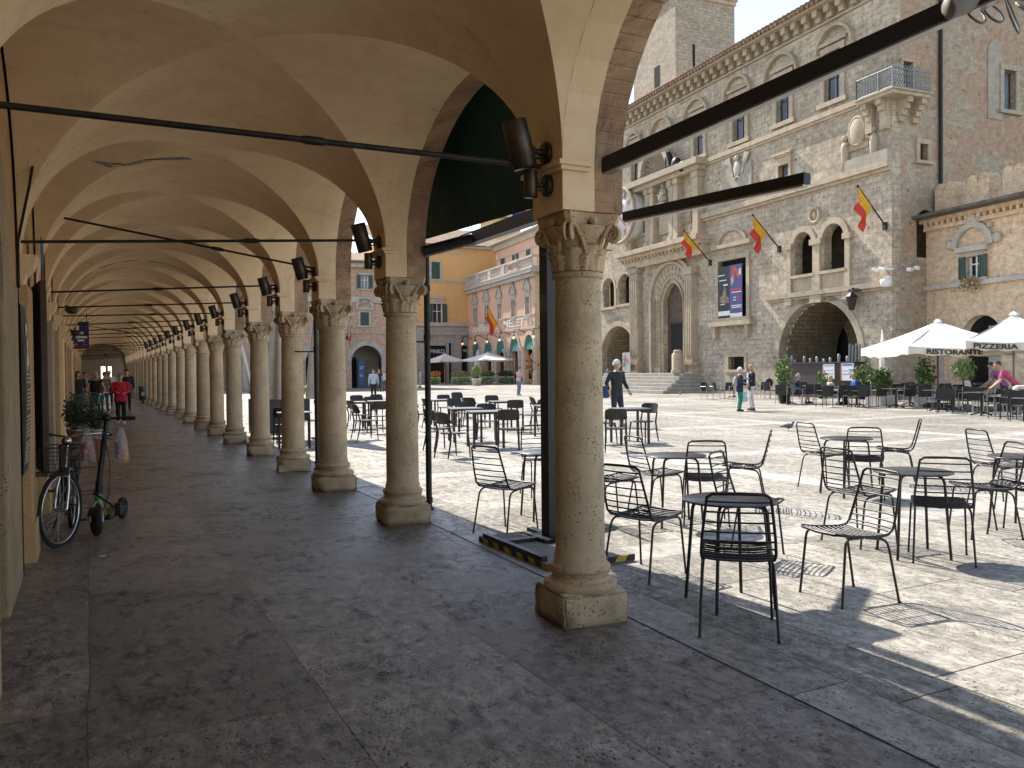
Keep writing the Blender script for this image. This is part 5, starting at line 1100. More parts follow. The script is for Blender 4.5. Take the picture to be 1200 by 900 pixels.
# --- pizzeria house on the right
piz = thing('buff_brick_house', 'low buff brick house with green shuttered window beside the palace, behind the parasols', 'building')
Z = Fac(piz, 36.45, 26.75, math.atan2(-.99, -.139)); zE = Z.p(1140, 242)[1]; xe = Z.p(1290, 300)[0]; zsl = Z.p(1140, 330)[1]; print('pizzeria', zE, xe, zsl)
q = Z.box(1134, 1149.5, 300, 326); hs = [archpts(*q, 'rect')]; wq = q
za = Z.p(1151, 369)[1]; ax0, ax1 = Z.p(1119, 420)[0], Z.p(1185, 420)[0]; hs.append(archpts(ax0 + .4, ax1 - .4, 0.02, za, 'arch', 20))
b2x = (Z.p(1205, 420)[0], Z.p(1262, 420)[0]); hs.append(archpts(b2x[0], b2x[1], .02, za, 'arch', 20))
addwall('facade', 0, xe, 0, zE, hs, buffbrick, piz)
win(Z, piz, wq, .28, sh='open', pm=blackvoid)
m = MB(); c = (wq[0] + wq[1]) / 2; zh = Z.p(1140, 292)[1]; m.b2(wq[0] - .5, wq[1] + .5, -.3, .02, zh - .12, zh + .12); r_ = .85
ring(m, [(c + r_ * math.cos(PI * k / 14), zh + .12 + r_ * math.sin(PI * k / 14)) for k in range(15)], [(c + (r_ + .26) * math.cos(PI * k / 14), zh + .12 + (r_ + .26) * math.sin(PI * k / 14)) for k in range(15)], -.2, .02)
m.sphere((c, -.1, zh + 1.45), .24, 10, 8)
for s in (-1, 1): m.sphere((c + s * 1.25, -.1, zh + .35), .24, 10, 8, (1, .6, 1)); m.sphere((c + s * .35, -.1, zh + 1.3), .16, 8, 6); m.sphere((c + s * .9, -.1, zh + .95), .13, 8, 6)
m.b2(wq[0] - .35, wq[1] + .35, -.06, .02, wq[3] + .3, zh - .12); m.build('window_hood', stonetrim, piz)
m = MB(); m.b2(-.15, xe, -.22, .0, zsl - .18, zsl + .02); m.build('string_course', stonetrim, piz)
m = MB(); ring(m, archpts(ax0 + .4, ax1 - .4, 0, za, 'arch', 20)[1:], archpts(ax0 - .15, ax1 + .15, 0, za + .55, 'arch', 20)[1:], -.06, .05); ring(m, archpts(*b2x, 0, za, 'arch', 20)[1:], archpts(b2x[0] - .5, b2x[1] + .5, 0, za + .5, 'arch', 20)[1:], -.06, .05); m.build('brick_arches', buffbrick, piz)
m = MB(); m.b2(.0, xe, -.18, 0, zE - .75, zE - .55)
for k in range(int(xe / .33)): x = .1 + k * .33; m.b2(x, x + .14, -.25, 0, zE - .55, zE - .38)
m.b2(-.1, xe, -.35, 0, zE - .38, zE - .2); m.build('cornice', buffbrick, piz)
m = MB(); m.b2(-.5, xe, -.85, .4, zE - .2, zE - .08); m.add([(-.5, -.85, zE - .075), (xe, -.85, zE - .075), (xe, .3, zE + .12), (-.5, .3, zE + .12)], [(0, 1, 2, 3)]); m.tube([(-.5, -.92, zE - .12), (xe, -.92, zE - .12)], .09, 8); m.build('roof', plain('roof_dark', (.12, .10, .085), .8, 0, .4, 2), piz)
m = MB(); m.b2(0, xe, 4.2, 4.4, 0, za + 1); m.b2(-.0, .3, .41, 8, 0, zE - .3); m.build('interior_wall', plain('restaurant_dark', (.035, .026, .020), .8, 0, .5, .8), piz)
for a, b_ in ((1091, 1099), (1109, 1119)): pass
x0, x1 = Z.p(1143, 430)[0], Z.p(1158.5, 430)[0]; m = MB(); m.b2(x0, x1, .8, 1.3, 0, 3.4); m.build('plaster_pier', stonetrim, piz); m = MB(); x2, x3 = Z.p(1097.5, 430)[0], Z.p(1106, 430)[0]; m.b2(x2, x3, -.05, .5, 0, 3.3); m.build('plaster_pier', white_paint if False else stonetrim, piz)
# swallow tail merlons on the wall behind
mer = thing('merlon_wall', 'brick wall crowned with swallow tail merlons behind the low buff house', 'wall'); mer.location = piz.location; mer.rotation_euler = piz.rotation_euler
off = .32
for a, b_, t1, t2 in ((1095.5, 1119.5, 213.5, 246), (1133, 1159, 203.5, 238), (1175, 1201, 192.5, 231), (1217, 1244, 181, 222)):
    q = Z.box(a, b_, t1, t2, off); w_ = q[1] - q[0]; c = (q[0] + q[1]) / 2
    pts = [(max(.02, q[0]), zE - .5), (q[1], zE - .5), (q[1], q[3] - .25 * w_)] + [(c + w_ * .25 + w_ * .25 * math.cos(PI * k / 6), q[3] - .25 * w_ + w_ * .25 * math.sin(PI * k / 6)) for k in range(1, 6)] + [(c, q[3] - .36 * w_)] + [(c - w_ * .25 + w_ * .25 * math.cos(PI * k / 6), q[3] - .25 * w_ + w_ * .25 * math.sin(PI * k / 6)) for k in range(1, 6)] + [(q[0], q[3] - .25 * w_)]
    m = MB(); m.prism(pts, off, off + .7); m.build('merlon', buffbrick, mer)
m = MB(); m.b2(.3, xe, off + .05, off + .6, zE - 2, zE + .16); m.build('wall', buffbrick, mer)
# ------------------------------------------------------------------ wire chairs and round tables
chairmetal = plain('charcoal_chair_metal', (.030, .028, .028), .38, .5, .2, 30)
def seatbend(s):
    """side profile of the wire shell: s from 0 (front edge) to 1 (top of the back) -> (y, z, halfwidth)"""
    pts = [(-.215, .452, .205), (-.12, .437, .212), (0, .428, .215), (.10, .425, .215), (.165, .433, .218), (.205, .470, .224), (.235, .56, .218), (.268, .68, .203), (.300, .805, .186)]
    t = s * (len(pts) - 1); i = min(int(t), len(pts) - 2); f = t - i
    return tuple(pts[i][k] * (1 - f) + pts[i + 1][k] * f for k in range(3))
def rounded(path, rr, n=4):
    out = []; P = [Vector(p) for p in path]
    for i, p in enumerate(P):
        if i in (0, len(P) - 1): out.append(p); continue
        a, b = (P[i - 1] - p), (P[i + 1] - p); r = min(rr, a.length * .45, b.length * .45); a = p + a.normalized() * r; b = p + b.normalized() * r
        for k in range(n + 1): f = k / n; out.append(a.lerp(p, f).lerp(p.lerp(b, f), f))
    return out
def make_wire_chair():
    t = thing('wire_chair', 'x', 'chair', group='wire chairs round the small tables')
    def shell(s0, s1, name, top):
        m = MB(); n = 16; L_ = []; R_ = []
        for k in range(n + 1):
            y, z, w_ = seatbend(s0 + (s1 - s0) * k / n); L_.append((-w_, y, z)); R_.append((w_, y, z))
        if top:
            path = L_ + R_[::-1]; path = path[:n] + [Vector(path[n - 1]).lerp(Vector(path[n]), .6), ] + [(-seatbend(1)[2] + .03, seatbend(1)[0] + .004, seatbend(1)[1] + .008), (0, seatbend(1)[0] + .012, seatbend(1)[1] + .012), (seatbend(1)[2] - .03, seatbend(1)[0] + .004, seatbend(1)[1] + .008)] + [Vector(path[n + 2]).lerp(Vector(path[n + 1]), .6)] + path[n + 2:]
            m.tube(path, .0095, 8)
        else:
            y, z, w_ = seatbend(0); path = R_[::-1] + [(w_ - .03, y - .018, z - .004), (0, y - .026, z - .008), (-w_ + .03, y - .018, z - .004)] + L_; m.tube(path, .0095, 8)
        q = 11 if not top else 8
        for k in range(q):
            s = s0 + (s1 - s0) * (k + .6) / (q + .2); y, z, w_ = seatbend(s); sag = .012 if not top else .0; bow = .022 if top else 0
            m.tube([(-w_, y, z), (-w_ * .55, y + bow * .8, z - sag * .8), (0, y + bow, z - sag), (w_ * .55, y + bow * .8, z - sag * .8), (w_, y, z)], .0054, 6)
        for x in (() if top else (-.075, .075)):
            P = []
            for k in range(9):
                y, z, w_ = seatbend(s0 + (s1 - s0) * k / 8); P.append((x, y + (.022 if top else 0) * .95 + .004, z - (.0 if top else .014)))
            m.tube(P, .0042, 6)
        return m.build(name, chairmetal, t)
    shell(0, .52, 'seat', False); shell(.52, 1, 'backrest', True)
    for sx in (-1, 1):
        m = MB(); m.tube(rounded([(sx * .20, -.02, .422), (sx * .213, -.17, .425), (sx * .232, -.215, 0)], .05), .009, 8); m.lathe([(0, 0), (.011, 0), (.011, .012), (.008, .014)], 8, (sx * .232, -.215, 0)); m.build('leg', chairmetal, t)
        m = MB(); m.tube(rounded([(sx * .20, .0, .421), (sx * .213, .165, .405), (sx * .235, .245, 0)], .06), .009, 8); m.lathe([(0, 0), (.011, 0), (.011, .012), (.008, .014)], 8, (sx * .235, .245, 0)); m.build('leg', chairmetal, t)
    return t
def make_round_table():
    t = thing('round_table', 'x', 'table', group='small round cafe tables')
    m = MB(); m.lathe([(0, .712), (.30, .712), (.307, .714), (.308, .722), (.303, .727), (0, .727)], 48); m.build('tabletop', plain('table_top_metal', (.05, .047, .046), .33, .4, .25, 5), t)
    for k in range(4):
        a = PI / 4 + k * PI / 2; c, s = math.cos(a), math.sin(a); m = MB(); m.tube(rounded([(c * .05, s * .05, .700), (c * .245, s * .245, .700), (c * .30, s * .30, .0)], .07, 6), .0115, 8); m.build('leg', chairmetal, t)
    return t
wc = make_wire_chair(); rt = make_round_table()
for o_, s_ in ((wc, (.94, .98, 1.05)), (rt, (1, 1, .965))): o_.scale = s_; nw = [0]; nrt = [0]
def put(proto, cnt, px, py, face, label, z=0.0):
    """px, py = pixel of the ground point under the middle of the thing; face = world heading of the sitter's view, degrees clockwise from the arcade direction"""
    x, y = G(px, py); o = proto if cnt[0] == 0 else dup(proto); cnt[0] += 1
    o.location = (x, y, z); o.rotation_euler = (0, 0, PI - rad(face)); o['label'] = label; return o
for a in [  # wire chairs: ground centre pixel, heading, label
    (864, 736, 40, 'front wire chair with its back to the viewer at the nearest round table'),
    (757, 672, 75, 'wire chair beside the yellow and black weight slab right of the nearest column'),
    (880, 652, 150, 'wire chair facing left behind the nearest round table'),
    (992, 700, -80, 'wire chair standing alone in front of the middle round table, turned left'),
    (1102, 655, 48, 'wire chair with its back to the viewer pushed under the middle round table'),
    (1008, 635, 92, 'wire chair on the left of the middle round table, tilted toward it'),
    (1152, 627, -60, 'wire chair at the right side of the middle round table, back toward the right table'),
    (966, 572, 100, 'wire chair at the left of the farthest round table'),
    (1012, 582, 48, 'wire chair with its back to the viewer at the farthest round table'),
    (1050, 566, -40, 'wire chair at the right of the farthest round table, seen from the side'),
    (770, 603, 95, 'wire chair left of the round table beside the nearest column'),
    (826, 612, 36, 'wire chair with its back to the viewer at the round table beside the nearest column'),
    (872, 592, -45, 'wire chair right of the round table beside the nearest column, seen from the side'),
    (716, 612, 95, 'wire chair half hidden by the right edge of the nearest column'),
    (594, 624, 70, 'wire chair left of the black post, near the weight slab'),
    (636, 580, 190, 'wire chair behind the folded table left of the black post'),
    (1172, 592, 110, 'wire chair behind the right edge table, seen from behind at a slant'),
    (1196, 626, -15, 'wire chair cut by the right picture edge'),
]: put(wc, nw, *a)
for a in [
    (855, 707, 12, 'nearest small round dark table, in front of the single column'),
    (792, 614, 20, 'small round dark table just right of the nearest column'),
    (1070, 650, 30, 'middle small round dark table at the right with chairs all round'),
    (992, 580, 10, 'farthest small round dark table toward the palace'),
    (1200, 620, 0, 'small round dark table cut by the right picture edge'),
    (640, 606, 10, 'small dark table half hidden behind the black post'),
]: put(rt, nrt, *a)

# ------------------------------------------------------------------ plastic chairs and rectangular tables
plast = plain('charcoal_plastic', (.034, .030, .027), .5, 0, .15, 12, spec=.3)
def make_plastic_chair():
    t = thing('plastic_chair', 'x', 'chair', group='solid charcoal chairs at the square tables')
    m = MB()
    def seat(u, v):
        x = (u - .5) * .42 * (1 - .1 * v); y = -.22 + .42 * v; e = max(abs(u - .5) * 2, abs(v - .5) * 2)
        k = 1 - .06 * (abs(u - .5) * 2) ** 4 * (abs(v - .5) * 2) ** 4 * 4; return (x * k, y * k, .455 - .014 * (1 - (2 * u - 1) ** 2) * math.sin(PI * v) - .03 * max(0, .12 - v) * 4)
    m.grid(seat, 10, 10); o = len(m.v); m.grid(lambda u, v: (seat(1 - u, v)[0], seat(1 - u, v)[1], .432), 10, 10)
    for f in ((lambda t_: (t_, 0)), (lambda t_: (t_, 1)), (lambda t_: (0, t_)), (lambda t_: (1, t_))):
        m.grid(lambda u, v, f=f: (*seat(*f(u))[:2], seat(*f(u))[2] * (1 - v) + .432 * v), 10, 1)
    m.build('seat', plast, t)
    m = MB()
    def bk(u, v, off=0):
        a = (u - .5) * 2; z = .615 + .215 * v; w_ = .215 - .012 * v; zz = z - .05 * (abs(a) ** 6) * (v - .5) * 2 * .6; return (a * w_, .235 + .07 * v - .045 * a * a + off, zz)
    m.grid(bk, 14, 8); m.grid(lambda u, v: bk(1 - u, v, .018), 14, 8)
    for f in ((lambda t_: (t_, 0)), (lambda t_: (t_, 1)), (lambda t_: (0, t_)), (lambda t_: (1, t_))): m.grid(lambda u, v, f=f: bk(*f(u), .018 * v), 14, 1)
    m.build('backrest', plast, t)
    for sx in (-1, 1):
        m = MB(); m.tube([(sx * .185, -.19, .445), (sx * .195, -.215, .3), (sx * .205, -.235, 0)], [.02, .017, .012], 8); m.build('leg', plast, t)
        m = MB(); m.tube([(sx * .185, .25, .66), (sx * .19, .21, .52), (sx * .19, .19, .44), (sx * .197, .215, .25), (sx * .205, .275, 0)], [.015, .018, .019, .017, .012], 8); m.build('leg', plast, t)
    return t
def make_square_table():
    t = thing('square_table', 'x', 'table', group='square grey cafe tables')
    m = MB(); m.box((0, 0, .735), (.70, .70, .022), bev=.006); m.build('tabletop', plain('square_table_top', (.15, .15, .15), .4, 0, .15, 5), t)
    m = MB(); m.b2(-.32, .32, -.32, .32, .69, .722); m.build('apron', plast, t)
    for sx in (-1, 1):
        for sy in (-1, 1): m = MB(); m.box((sx * .305, sy * .305, .345), (.045, .045, .69)); m.build('leg', plast, t)
    return t
pc = make_plastic_chair(); st = make_square_table(); npc = [0]; nst_ = [0]
for a in [
    (531, 536, 75, 'solid charcoal chair at the left front of the square tables beside the thin pole'),
    (596, 529, 26, 'solid charcoal chair with its back to the viewer at the front square table'),
    (572, 517, 195, 'solid charcoal chair facing the viewer behind the front square table'),
    (604, 506, 26, 'solid charcoal chair with its back to the viewer at the second row table'),
    (579, 496, 190, 'solid charcoal chair behind the second row table, facing the viewer'),
    (626, 507, 265, 'solid charcoal chair turned left beside the black post'),
    (634, 500, 100, 'solid charcoal chair turned right just before the black post'),
    (516, 528, 80, 'solid charcoal chair close behind the thin dark pole'),
    (548, 512, 200, 'solid charcoal chair right of the left front square table'),
    (536, 503, 185, 'solid charcoal chair behind the left front square table'),
    (556, 500, 60, 'solid charcoal chair between the two rows, turned right'),
    (522, 494, 190, 'small looking solid chair far behind the thin dark pole'),
    (539, 488, 180, 'farthest solid chair in the middle of the charcoal group'),
    (508, 502, 95, 'solid charcoal chair half hidden behind the thin dark pole'),
    (496, 505, 90, 'solid charcoal chair just right of the second column'),
    (428, 515, 85, 'solid charcoal chair left of the second column, turned right'),
    (442, 508, 5, 'solid charcoal chair against the left side of the second column'),
    (421, 506, 75, 'solid charcoal chair just right of the third column'),
    (434, 498, 200, 'solid charcoal chair in the second row left of the second column'),
    (420, 494, 185, 'solid charcoal chair far back beside the third column'),
    (444, 492, 180, 'farthest solid chair left of the second column'),
    (722, 529, 34, 'solid charcoal chair with its back to the viewer right of the nearest column'),
    (754, 518, 250, 'solid pale reflecting chair at the right end of the single square table'),
    (334, 522, 20, 'solid charcoal chair seen between the fourth and fifth columns'),
    (706, 520, 90, 'solid charcoal chair mostly hidden behind the nearest column'),
]: put(pc, npc, *a)
for a in [
    (569, 524, 12, 'front square grey table of the charcoal chair group'), (545, 517, 12, 'square grey table left of the front table'), (590, 502, 12, 'square grey table in the second row'),
    (520, 498, 12, 'square grey table near the thin dark pole'), (646, 512, 12, 'square grey table half hidden behind the black post'), (414, 502, 12, 'square grey table beside the third column'),
    (446, 500, 12, 'square grey table hidden behind the second column'), (738, 519, 14, 'single square grey table right of the nearest column'), (345, 524, 12, 'square grey table seen between the third and fourth columns'),
]: put(st, nst_, *a)

# ------------------------------------------------------------------ free standing post with weight slabs, folded canopy head
pp = thing('canopy_post', 'tall square black post on gravel weight slabs edged with yellow and black hazard tape', 'post', (3.68, 6.42, 0))
m = MB(); m.box((0, 0, 1.5), (.14, .14, 2.95)); m.box((0, 0, .085), (.34, .34, .015)); m.build('pole', blackmetal, pp)
gravel = plain('gravel_concrete', (.30, .28, .25), .9, 0, .55, 60, .8)
yel = plain('hazard_yellow', (.50, .36, .03), .5, 0, .2, 12)
for (x, y) in ((-.32, .12), (-.32, -.54), (.085, .12), (.085, -.54)):
    m = MB(); m.box((x, y, .03), (.395, .64, .06), bev=.006); s_ = m.build('weight_slab', gravel, pp)
    m = MB()
    for k in range(4):
        m.cur = k % 2; a = -.197 + k * .0985
        if y < 0: m.prism([(x + a, .012), (x + a + .0985, .012), (min(x + .197, x + a + .13), .058), (x + a + .035, .058)], y - .3255, y - .3205)
    if x < 0:
        q = MB()
        for k in range(6):
            q.cur = k % 2; a = -.318 + k * .106; q.prism([(y + a, .012), (y + a + .106, .012), (min(y + .318, y + a + .14), .058), (y + a + .035, .058)], -(x - .203), -(x - .198))
        o = len(m.v); m.v += [(-p[1], p[0], p[2]) for p in q.v]; m.f += [tuple(i + o for i in f) for f in q.f]; m.mi += q.mi; m.sm += q.sm
    if m.f: m.build('hazard_tape', [yel, blackmetal], s_)
m = MB()
for (x0, y0, x1, y1) in ((-.52, .0, .26, 0), (0, -.84, 0, .42)):
    L_ = math.hypot(x1 - x0, y1 - y0); m.box(((x0 + x1) / 2, (y0 + y1) / 2 , .077), (L_ if y0 == y1 else .07, .07 if y0 == y1 else L_, .035))
m.box((-.50, -.2, .08), (.05, 1.1, .04)); m.build('cross_frame', blackmetal, pp)
m = MB(); m.box((.16, .0, 2.78), (.28, .42, .28), bev=.05); m.tube([(.05, .1, 2.9), (.9, .75, 2.98)], .075, 8); m.build('folded_head', blackmetal, pp)

# ------------------------------------------------------------------ thin pipes beside the columns
for k, (px, py, lb) in enumerate(((503, 598, 'thin dark round pole standing just right of the second column'), (372, 551, 'thin dark round pole standing between the third and fourth columns'))):
    x, y = G(px, py); m = MB(); m.tube([(0, 0, 0), (0, 0, 2.95)], .034, 12)
    for z in (.12, 1.1, 1.95, 2.5): m.tube([(0, 0, z - .03), (0, 0, z + .03)], .042, 12)
    m.tube([(0, 0, 1.9), (-.35, -.1, 1.9)], .012, 6); m.lathe([(0, 0), (.06, 0), (.06, .02), (.04, .04)], 12); o = m.build('standing_pipe', iron, None, (x, y, 0)); tag(o, lb, 'pole', 'pipes along the arcade front')

# ------------------------------------------------------------------ green awning in the first arch, beams in front of the near arches
green = plain('dark_green_canvas', (.010, .060, .048), .75, 0, .2, 4)
aw = thing('green_awning', 'dark green canvas awning hanging outside the arch between the first two columns', 'awning', (0, 0, 0))
m = MB(); y0, y1 = 5.9, 9.5
def cv(u, v): y = y0 + (y1 - y0) * u; return (3.15 + .37 * v + .05 * math.sin(PI * v), y, 4.18 - (1.16 - .04 * (y - 7)) * v)
m.grid(cv, 12, 10); m.grid(lambda u, v: tuple(Vector(cv(1 - u, v)) + Vector((.004, 0, .006))), 12, 10); m.build('canvas', green, aw)
m = MB(); m.box((3.60, 6.95, 2.95), (.10, 2.3, .12)); m.build('front_bar', blackmetal, aw)
m = MB(); m.box((3.2, (y0 + y1) / 2, 4.2), (.1, y1 - y0, .1)); m.build('roller', blackmetal, aw)
m = MB(); m.tube([(3.10, 8.02, 2.80), (3.62, 7.8, 2.95)], .06, 8); m.build('arm', blackmetal, aw)
def beam(name, pts, sec, label, extra=None):
    a, b = Vector(pts[0]), Vector(pts[1]); d = b - a; L_ = d.length; m = MB(); m.box((0, 0, 0), (sec[0], L_, sec[1])); q = d.to_track_quat('Y', 'Z')
    t = thing(name, label, 'awning arm', (a + b) / 2); t.rotation_euler = q.to_euler(); m.build('arm_profile', blackmetal, t)
    m = MB(); m.box((0, 0, -sec[1] / 2 - .006), (sec[0] * .8, L_ - .02, .012)); m.build('light_strip', plain('grey_aluminium_%d' % len(bpy.data.materials), (.38, .38, .38), .4, .7, .1, 8), t); return t
def P3(px, py, d):
    r_ = ray(px, py); return CAM + r_ * (d / r_.dot(FW))
b1 = beam('awning_arm', (P3(697, 200, 5.12), P3(1212, -32, 3.75)), (.07, .088), 'upper long dark awning arm running from the nearest pier out of the picture')
b2_ = beam('awning_arm', (P3(733, 254, 5.3), P3(946, 209, 4.1)), (.05, .055), 'lower short dark awning arm ending in mid air beside the nearest capital')
# roll of cable and grey motor on the upper arm
cab = plain('grey_cable', (.22, .21, .19), .6, 0, .1, 10)
t_ = thing('cable_coil', 'coil of pale grey cable and motor tied to the upper dark awning arm', 'cable', P3(1136, 12, 3.9))
m = MB(); r2 = random.Random(4)
for k in range(5):
    c = Vector((.04 + k * .035, -.02 * k, .005)); rr_ = .085 + r2.uniform(-.02, .02); ax = Matrix.Rotation(r2.uniform(-.5, .5), 3, 'Z') @ Matrix.Rotation(r2.uniform(-.3, .3), 3, 'X')
    m.tube([c + Vector(RT) * .045 * k + ax @ Vector((rr_ * math.cos(a) * .5, .05 * math.sin(a), rr_ * math.sin(a) - .01)) for a in [2 * PI * q / 16 for q in range(16)]], .006, 6, True)
m.build('coil', cab, t_)
m = MB(); m.lathe([(0, -.10), (.045, -.10), (.05, -.09), (.05, .08), (.04, .09), (0, .09)], 16); m.xf(Matrix.Translation((-.02, .0, .03)) @ Matrix.Rotation(rad(70), 4, 'Y') @ Matrix.Rotation(rad(20), 4, 'X')); m.build('motor', cab, t_)
# ------------------------------------------------------------------ people
def fuse(mb, voxel=.016, smooth=2):
    me = bpy.data.meshes.new('t'); me.from_pydata(mb.v, [], mb.f); me.update(); bm = bmesh.new(); bm.from_mesh(me); bmesh.ops.recalc_face_normals(bm, faces=bm.faces[:]); bm.to_mesh(me); bm.free()
    o = bpy.data.objects.new('t', me); COL.objects.link(o); r = o.modifiers.new('r', 'REMESH'); r.mode = 'VOXEL'; r.voxel_size = voxel; r.use_smooth_shade = True
    if smooth: s_ = o.modifiers.new('s', 'SMOOTH'); s_.factor = .5; s_.iterations = smooth
    dg = bpy.context.evaluated_depsgraph_get(); out = bpy.data.meshes.new_from_object(o.evaluated_get(dg)); bpy.data.objects.remove(o)
    for p in out.polygons: p.use_smooth = True
    return out
def loft(mb, rings, seg=16):
    """rings: (center, rx, ry) -> closed elliptical body"""
    vs = []; fs = []
    for c, rx, ry in rings:
        for k in range(seg): a = 2 * PI * k / seg; vs.append((c[0] + rx * math.cos(a), c[1] + ry * math.sin(a), c[2]))
    n = len(rings)
    for i in range(n - 1):
        for k in range(seg): l = (k + 1) % seg; fs.append((i * seg + k, i * seg + l, (i + 1) * seg + l, (i + 1) * seg + k))
    fs.append(tuple(range(seg))[::-1]); fs.append(tuple(range((n - 1) * seg, n * seg))); mb.add(vs, fs, True)
SKIN = [plain('skin_light', (.50, .30, .21), .55, 0, .12, 14), plain('skin_tan', (.40, .22, .14), .55, 0, .12, 14)]
CL = {}
def cloth(c, r=.85):
    k = tuple(round(x, 3) for x in c)
    if k not in CL: CL[k] = plain('cloth_%d' % len(CL), c, r, 0, .25, 9, .25)
    return CL[k]
def person(label, px, py, face, h=1.72, top=(.02, .02, .02), legs=(.03, .04, .07), shoes=(.03, .03, .03), hair=(.05, .04, .03), hairlen=0, pose='stand', arms=None, skin=0, sleeves=1.0, turn=0, lean=0.0, shorts=False, female=False, stride=.0, z0=0.0, group=None, hat=None, jacket=None, scale_w=1.0):
    x, y = G(px, py); t = thing('person', label, 'person', (x, y, z0), PI - rad(face), group); S = h / 1.75; t.scale = (S, S, S)
    sit = pose == 'sit'; hz = .93 if not sit else .50; hp = Vector((0, .02 if sit else 0, hz)); sh_w = (.175 if female else .20) * scale_w
    ch = Vector((0, -lean, hz + .38)); nk = Vector((0, -lean * 1.3, hz + .55)); hd = Vector((0, -lean * 1.6 - .015, hz + .70))
    legsJ = []
    for s in (-1, 1):
        if sit: legsJ.append([Vector((s * .09, 0, hz)), Vector((s * .11, -.43, hz + .0)), Vector((s * .11, -.40 - .08 * s, .09))])
        else: st_ = stride * s; legsJ.append([Vector((s * .09, 0, hz - .02)), Vector((s * .095, -.03 - st_ * .45, hz * .53)), Vector((s * .10, .03 - st_, .085 + (max(0, -st_) * .2)))])
    A = arms or [((-.25, .03, hz + .22), (-.27, -.06, hz - .03)), ((.25, .03, hz + .22), (.27, -.06, hz - .03))]
    armJ = []
    for s, (el, ha) in zip((-1, 1), A): armJ.append([Vector((s * sh_w, ch.y * 1.15, hz + .48)), Vector(el), Vector(ha)])
    b = MB()
    loft(b, [(hp + Vector((0, 0, -.08)), .15, .105), (hp, .165, .115), (hp + Vector((0, -lean * .3, .14)), .135 if female else .15, .10), (ch.lerp(hp, .3), .155, .11), (ch + Vector((0, 0, .05)), .165, .11), (ch + Vector((0, 0, .12)), .13, .08), (nk, .055, .055)])
    b.tube([nk + Vector((0, .01, -.06)), nk.lerp(hd, .6)], [.058, .052], 10)
    T = Matrix.Rotation(rad(turn), 3, 'Z')
    def H(p): return hd + T @ Vector(p)
    b.sphere(tuple(hd), .1, 16, 12, (.78, .95, 1.16)); b.sphere(tuple(H((0, -.035, -.055))), .07, 12, 8, (.78, .85, .9)); b.sphere(tuple(H((0, -.10, -.012))), .022, 8, 6, (.8, 1, 1.3)); b.sphere(tuple(H((0, -.085, -.062))), .022, 8, 6, (1.4, .7, .5))
    for s in (-1, 1): b.sphere(tuple(H((s * .08, .012, -.01))), .026, 8, 6, (.4, .8, 1.2)); b.sphere(tuple(H((s * .032, -.078, .028))), .018, 8, 6, (1.3, .6, .7))
    for L_ in legsJ: b.tube([L_[0], L_[0].lerp(L_[1], .5), L_[1], L_[1].lerp(L_[2], .4), L_[2]], [.085, .072, .055, .055, .036], 10)
    for a in armJ:
        b.tube([a[0], a[0].lerp(a[1], .5), a[1], a[1].lerp(a[2], .4), a[2]], [.052, .046, .038, .038, .026], 10)
        d = (a[2] - a[1]).normalized(); sd = d.cross(Vector((0, 1, 0))); sd = sd.normalized() if sd.length > .1 else Vector((1, 0, 0)); nn = d.cross(sd)
        pm = a[2] + d * .05; b.tube([a[2] - d * .01, pm, pm + d * .03], [.026, .034, .030], 8)
        for q in range(4):
            o = pm + nn * ((q - 1.5) * .019) + d * .02; ln = [.062, .072, .068, .05][q]; b.tube([o, o + d * ln * .55, o + d * ln + sd * .012], [.0115, .011, .009], 6)
        b.tube([a[2] + d * .02 - nn * .03, a[2] + d * .06 - nn * .055, a[2] + d * .085 - nn * .05], [.013, .012, .009], 6)
    me = fuse(b, .0125, 1); me.materials.append(SKIN[skin]); body = link('body', me, t)
    # hair
    m = MB(); hm = cloth(hair)
    def hf(u, v):
        an = 2 * PI * u; th = (.60 + .13 * math.cos(an - PI / 2) * -1) * PI * v; back = .5 + .5 * math.sin(an)
        th = PI * v * (.36 + (.22 if hairlen == 0 else .30) * back); k = 1.06 + .05 * math.sin(an * 5 + v * 9)
        p = Vector((.088 * math.sin(th) * math.cos(an), .102 * math.sin(th) * math.sin(an), .122 * math.cos(th))) * k; return tuple(H(p + Vector((0, .006, .004))))
    m.grid(hf, 20, 8)
    if hairlen: m.sphere(tuple(H((0, .055, -.07 - .03 * hairlen))), .085, 12, 8, (1.05, .6, 1.0 + .4 * hairlen)); [m.sphere(tuple(H((s * .075, .01, -.06))), .045, 8, 6, (.6, .9, 1.9)) for s in (-1, 1)]
    m.build('hair', hm, t)
    # eyes
    m = MB(); [m.sphere(tuple(H((s * .032, -.093, .028))), .0075, 6, 4) for s in (-1, 1)]; m.build('eyes', blackmetal, body)
    # garments
    g = MB(); bot = -.06 if jacket is None else -.16
    loft(g, [(hp + Vector((0, 0, bot)), .185 * scale_w, .135), (hp + Vector((0, 0, .02)), .180 * scale_w, .132), (hp + Vector((0, -lean * .3, .15)), .16 * scale_w, .122), (ch.lerp(hp, .3), .178 * scale_w, .130), (ch + Vector((0, 0, .05)), .188 * scale_w, .128), (ch + Vector((0, 0, .115)), .165 * scale_w, .095), (nk + Vector((0, .005, -.025)), .072, .068)])
    for a in armJ:
        L2 = (a[1] - a[0]).length; p1 = a[0].lerp(a[1], min(1, sleeves * 2)); P = [a[0] - Vector((a[0].x * .25, 0, .0)), a[0], a[0].lerp(p1, .5), p1]; r_ = [.06, .072, .064, .056]
        if sleeves > .5: e = a[1].lerp(a[2], (sleeves - .5) * 2 * .94); P += [a[1].lerp(e, .5), e]; r_ += [.05, .044]
        g.tube(P, r_, 10)
    me = fuse(g, .016, 2); me.materials.append(cloth(top)); link('jacket' if jacket else 'shirt', me, t)
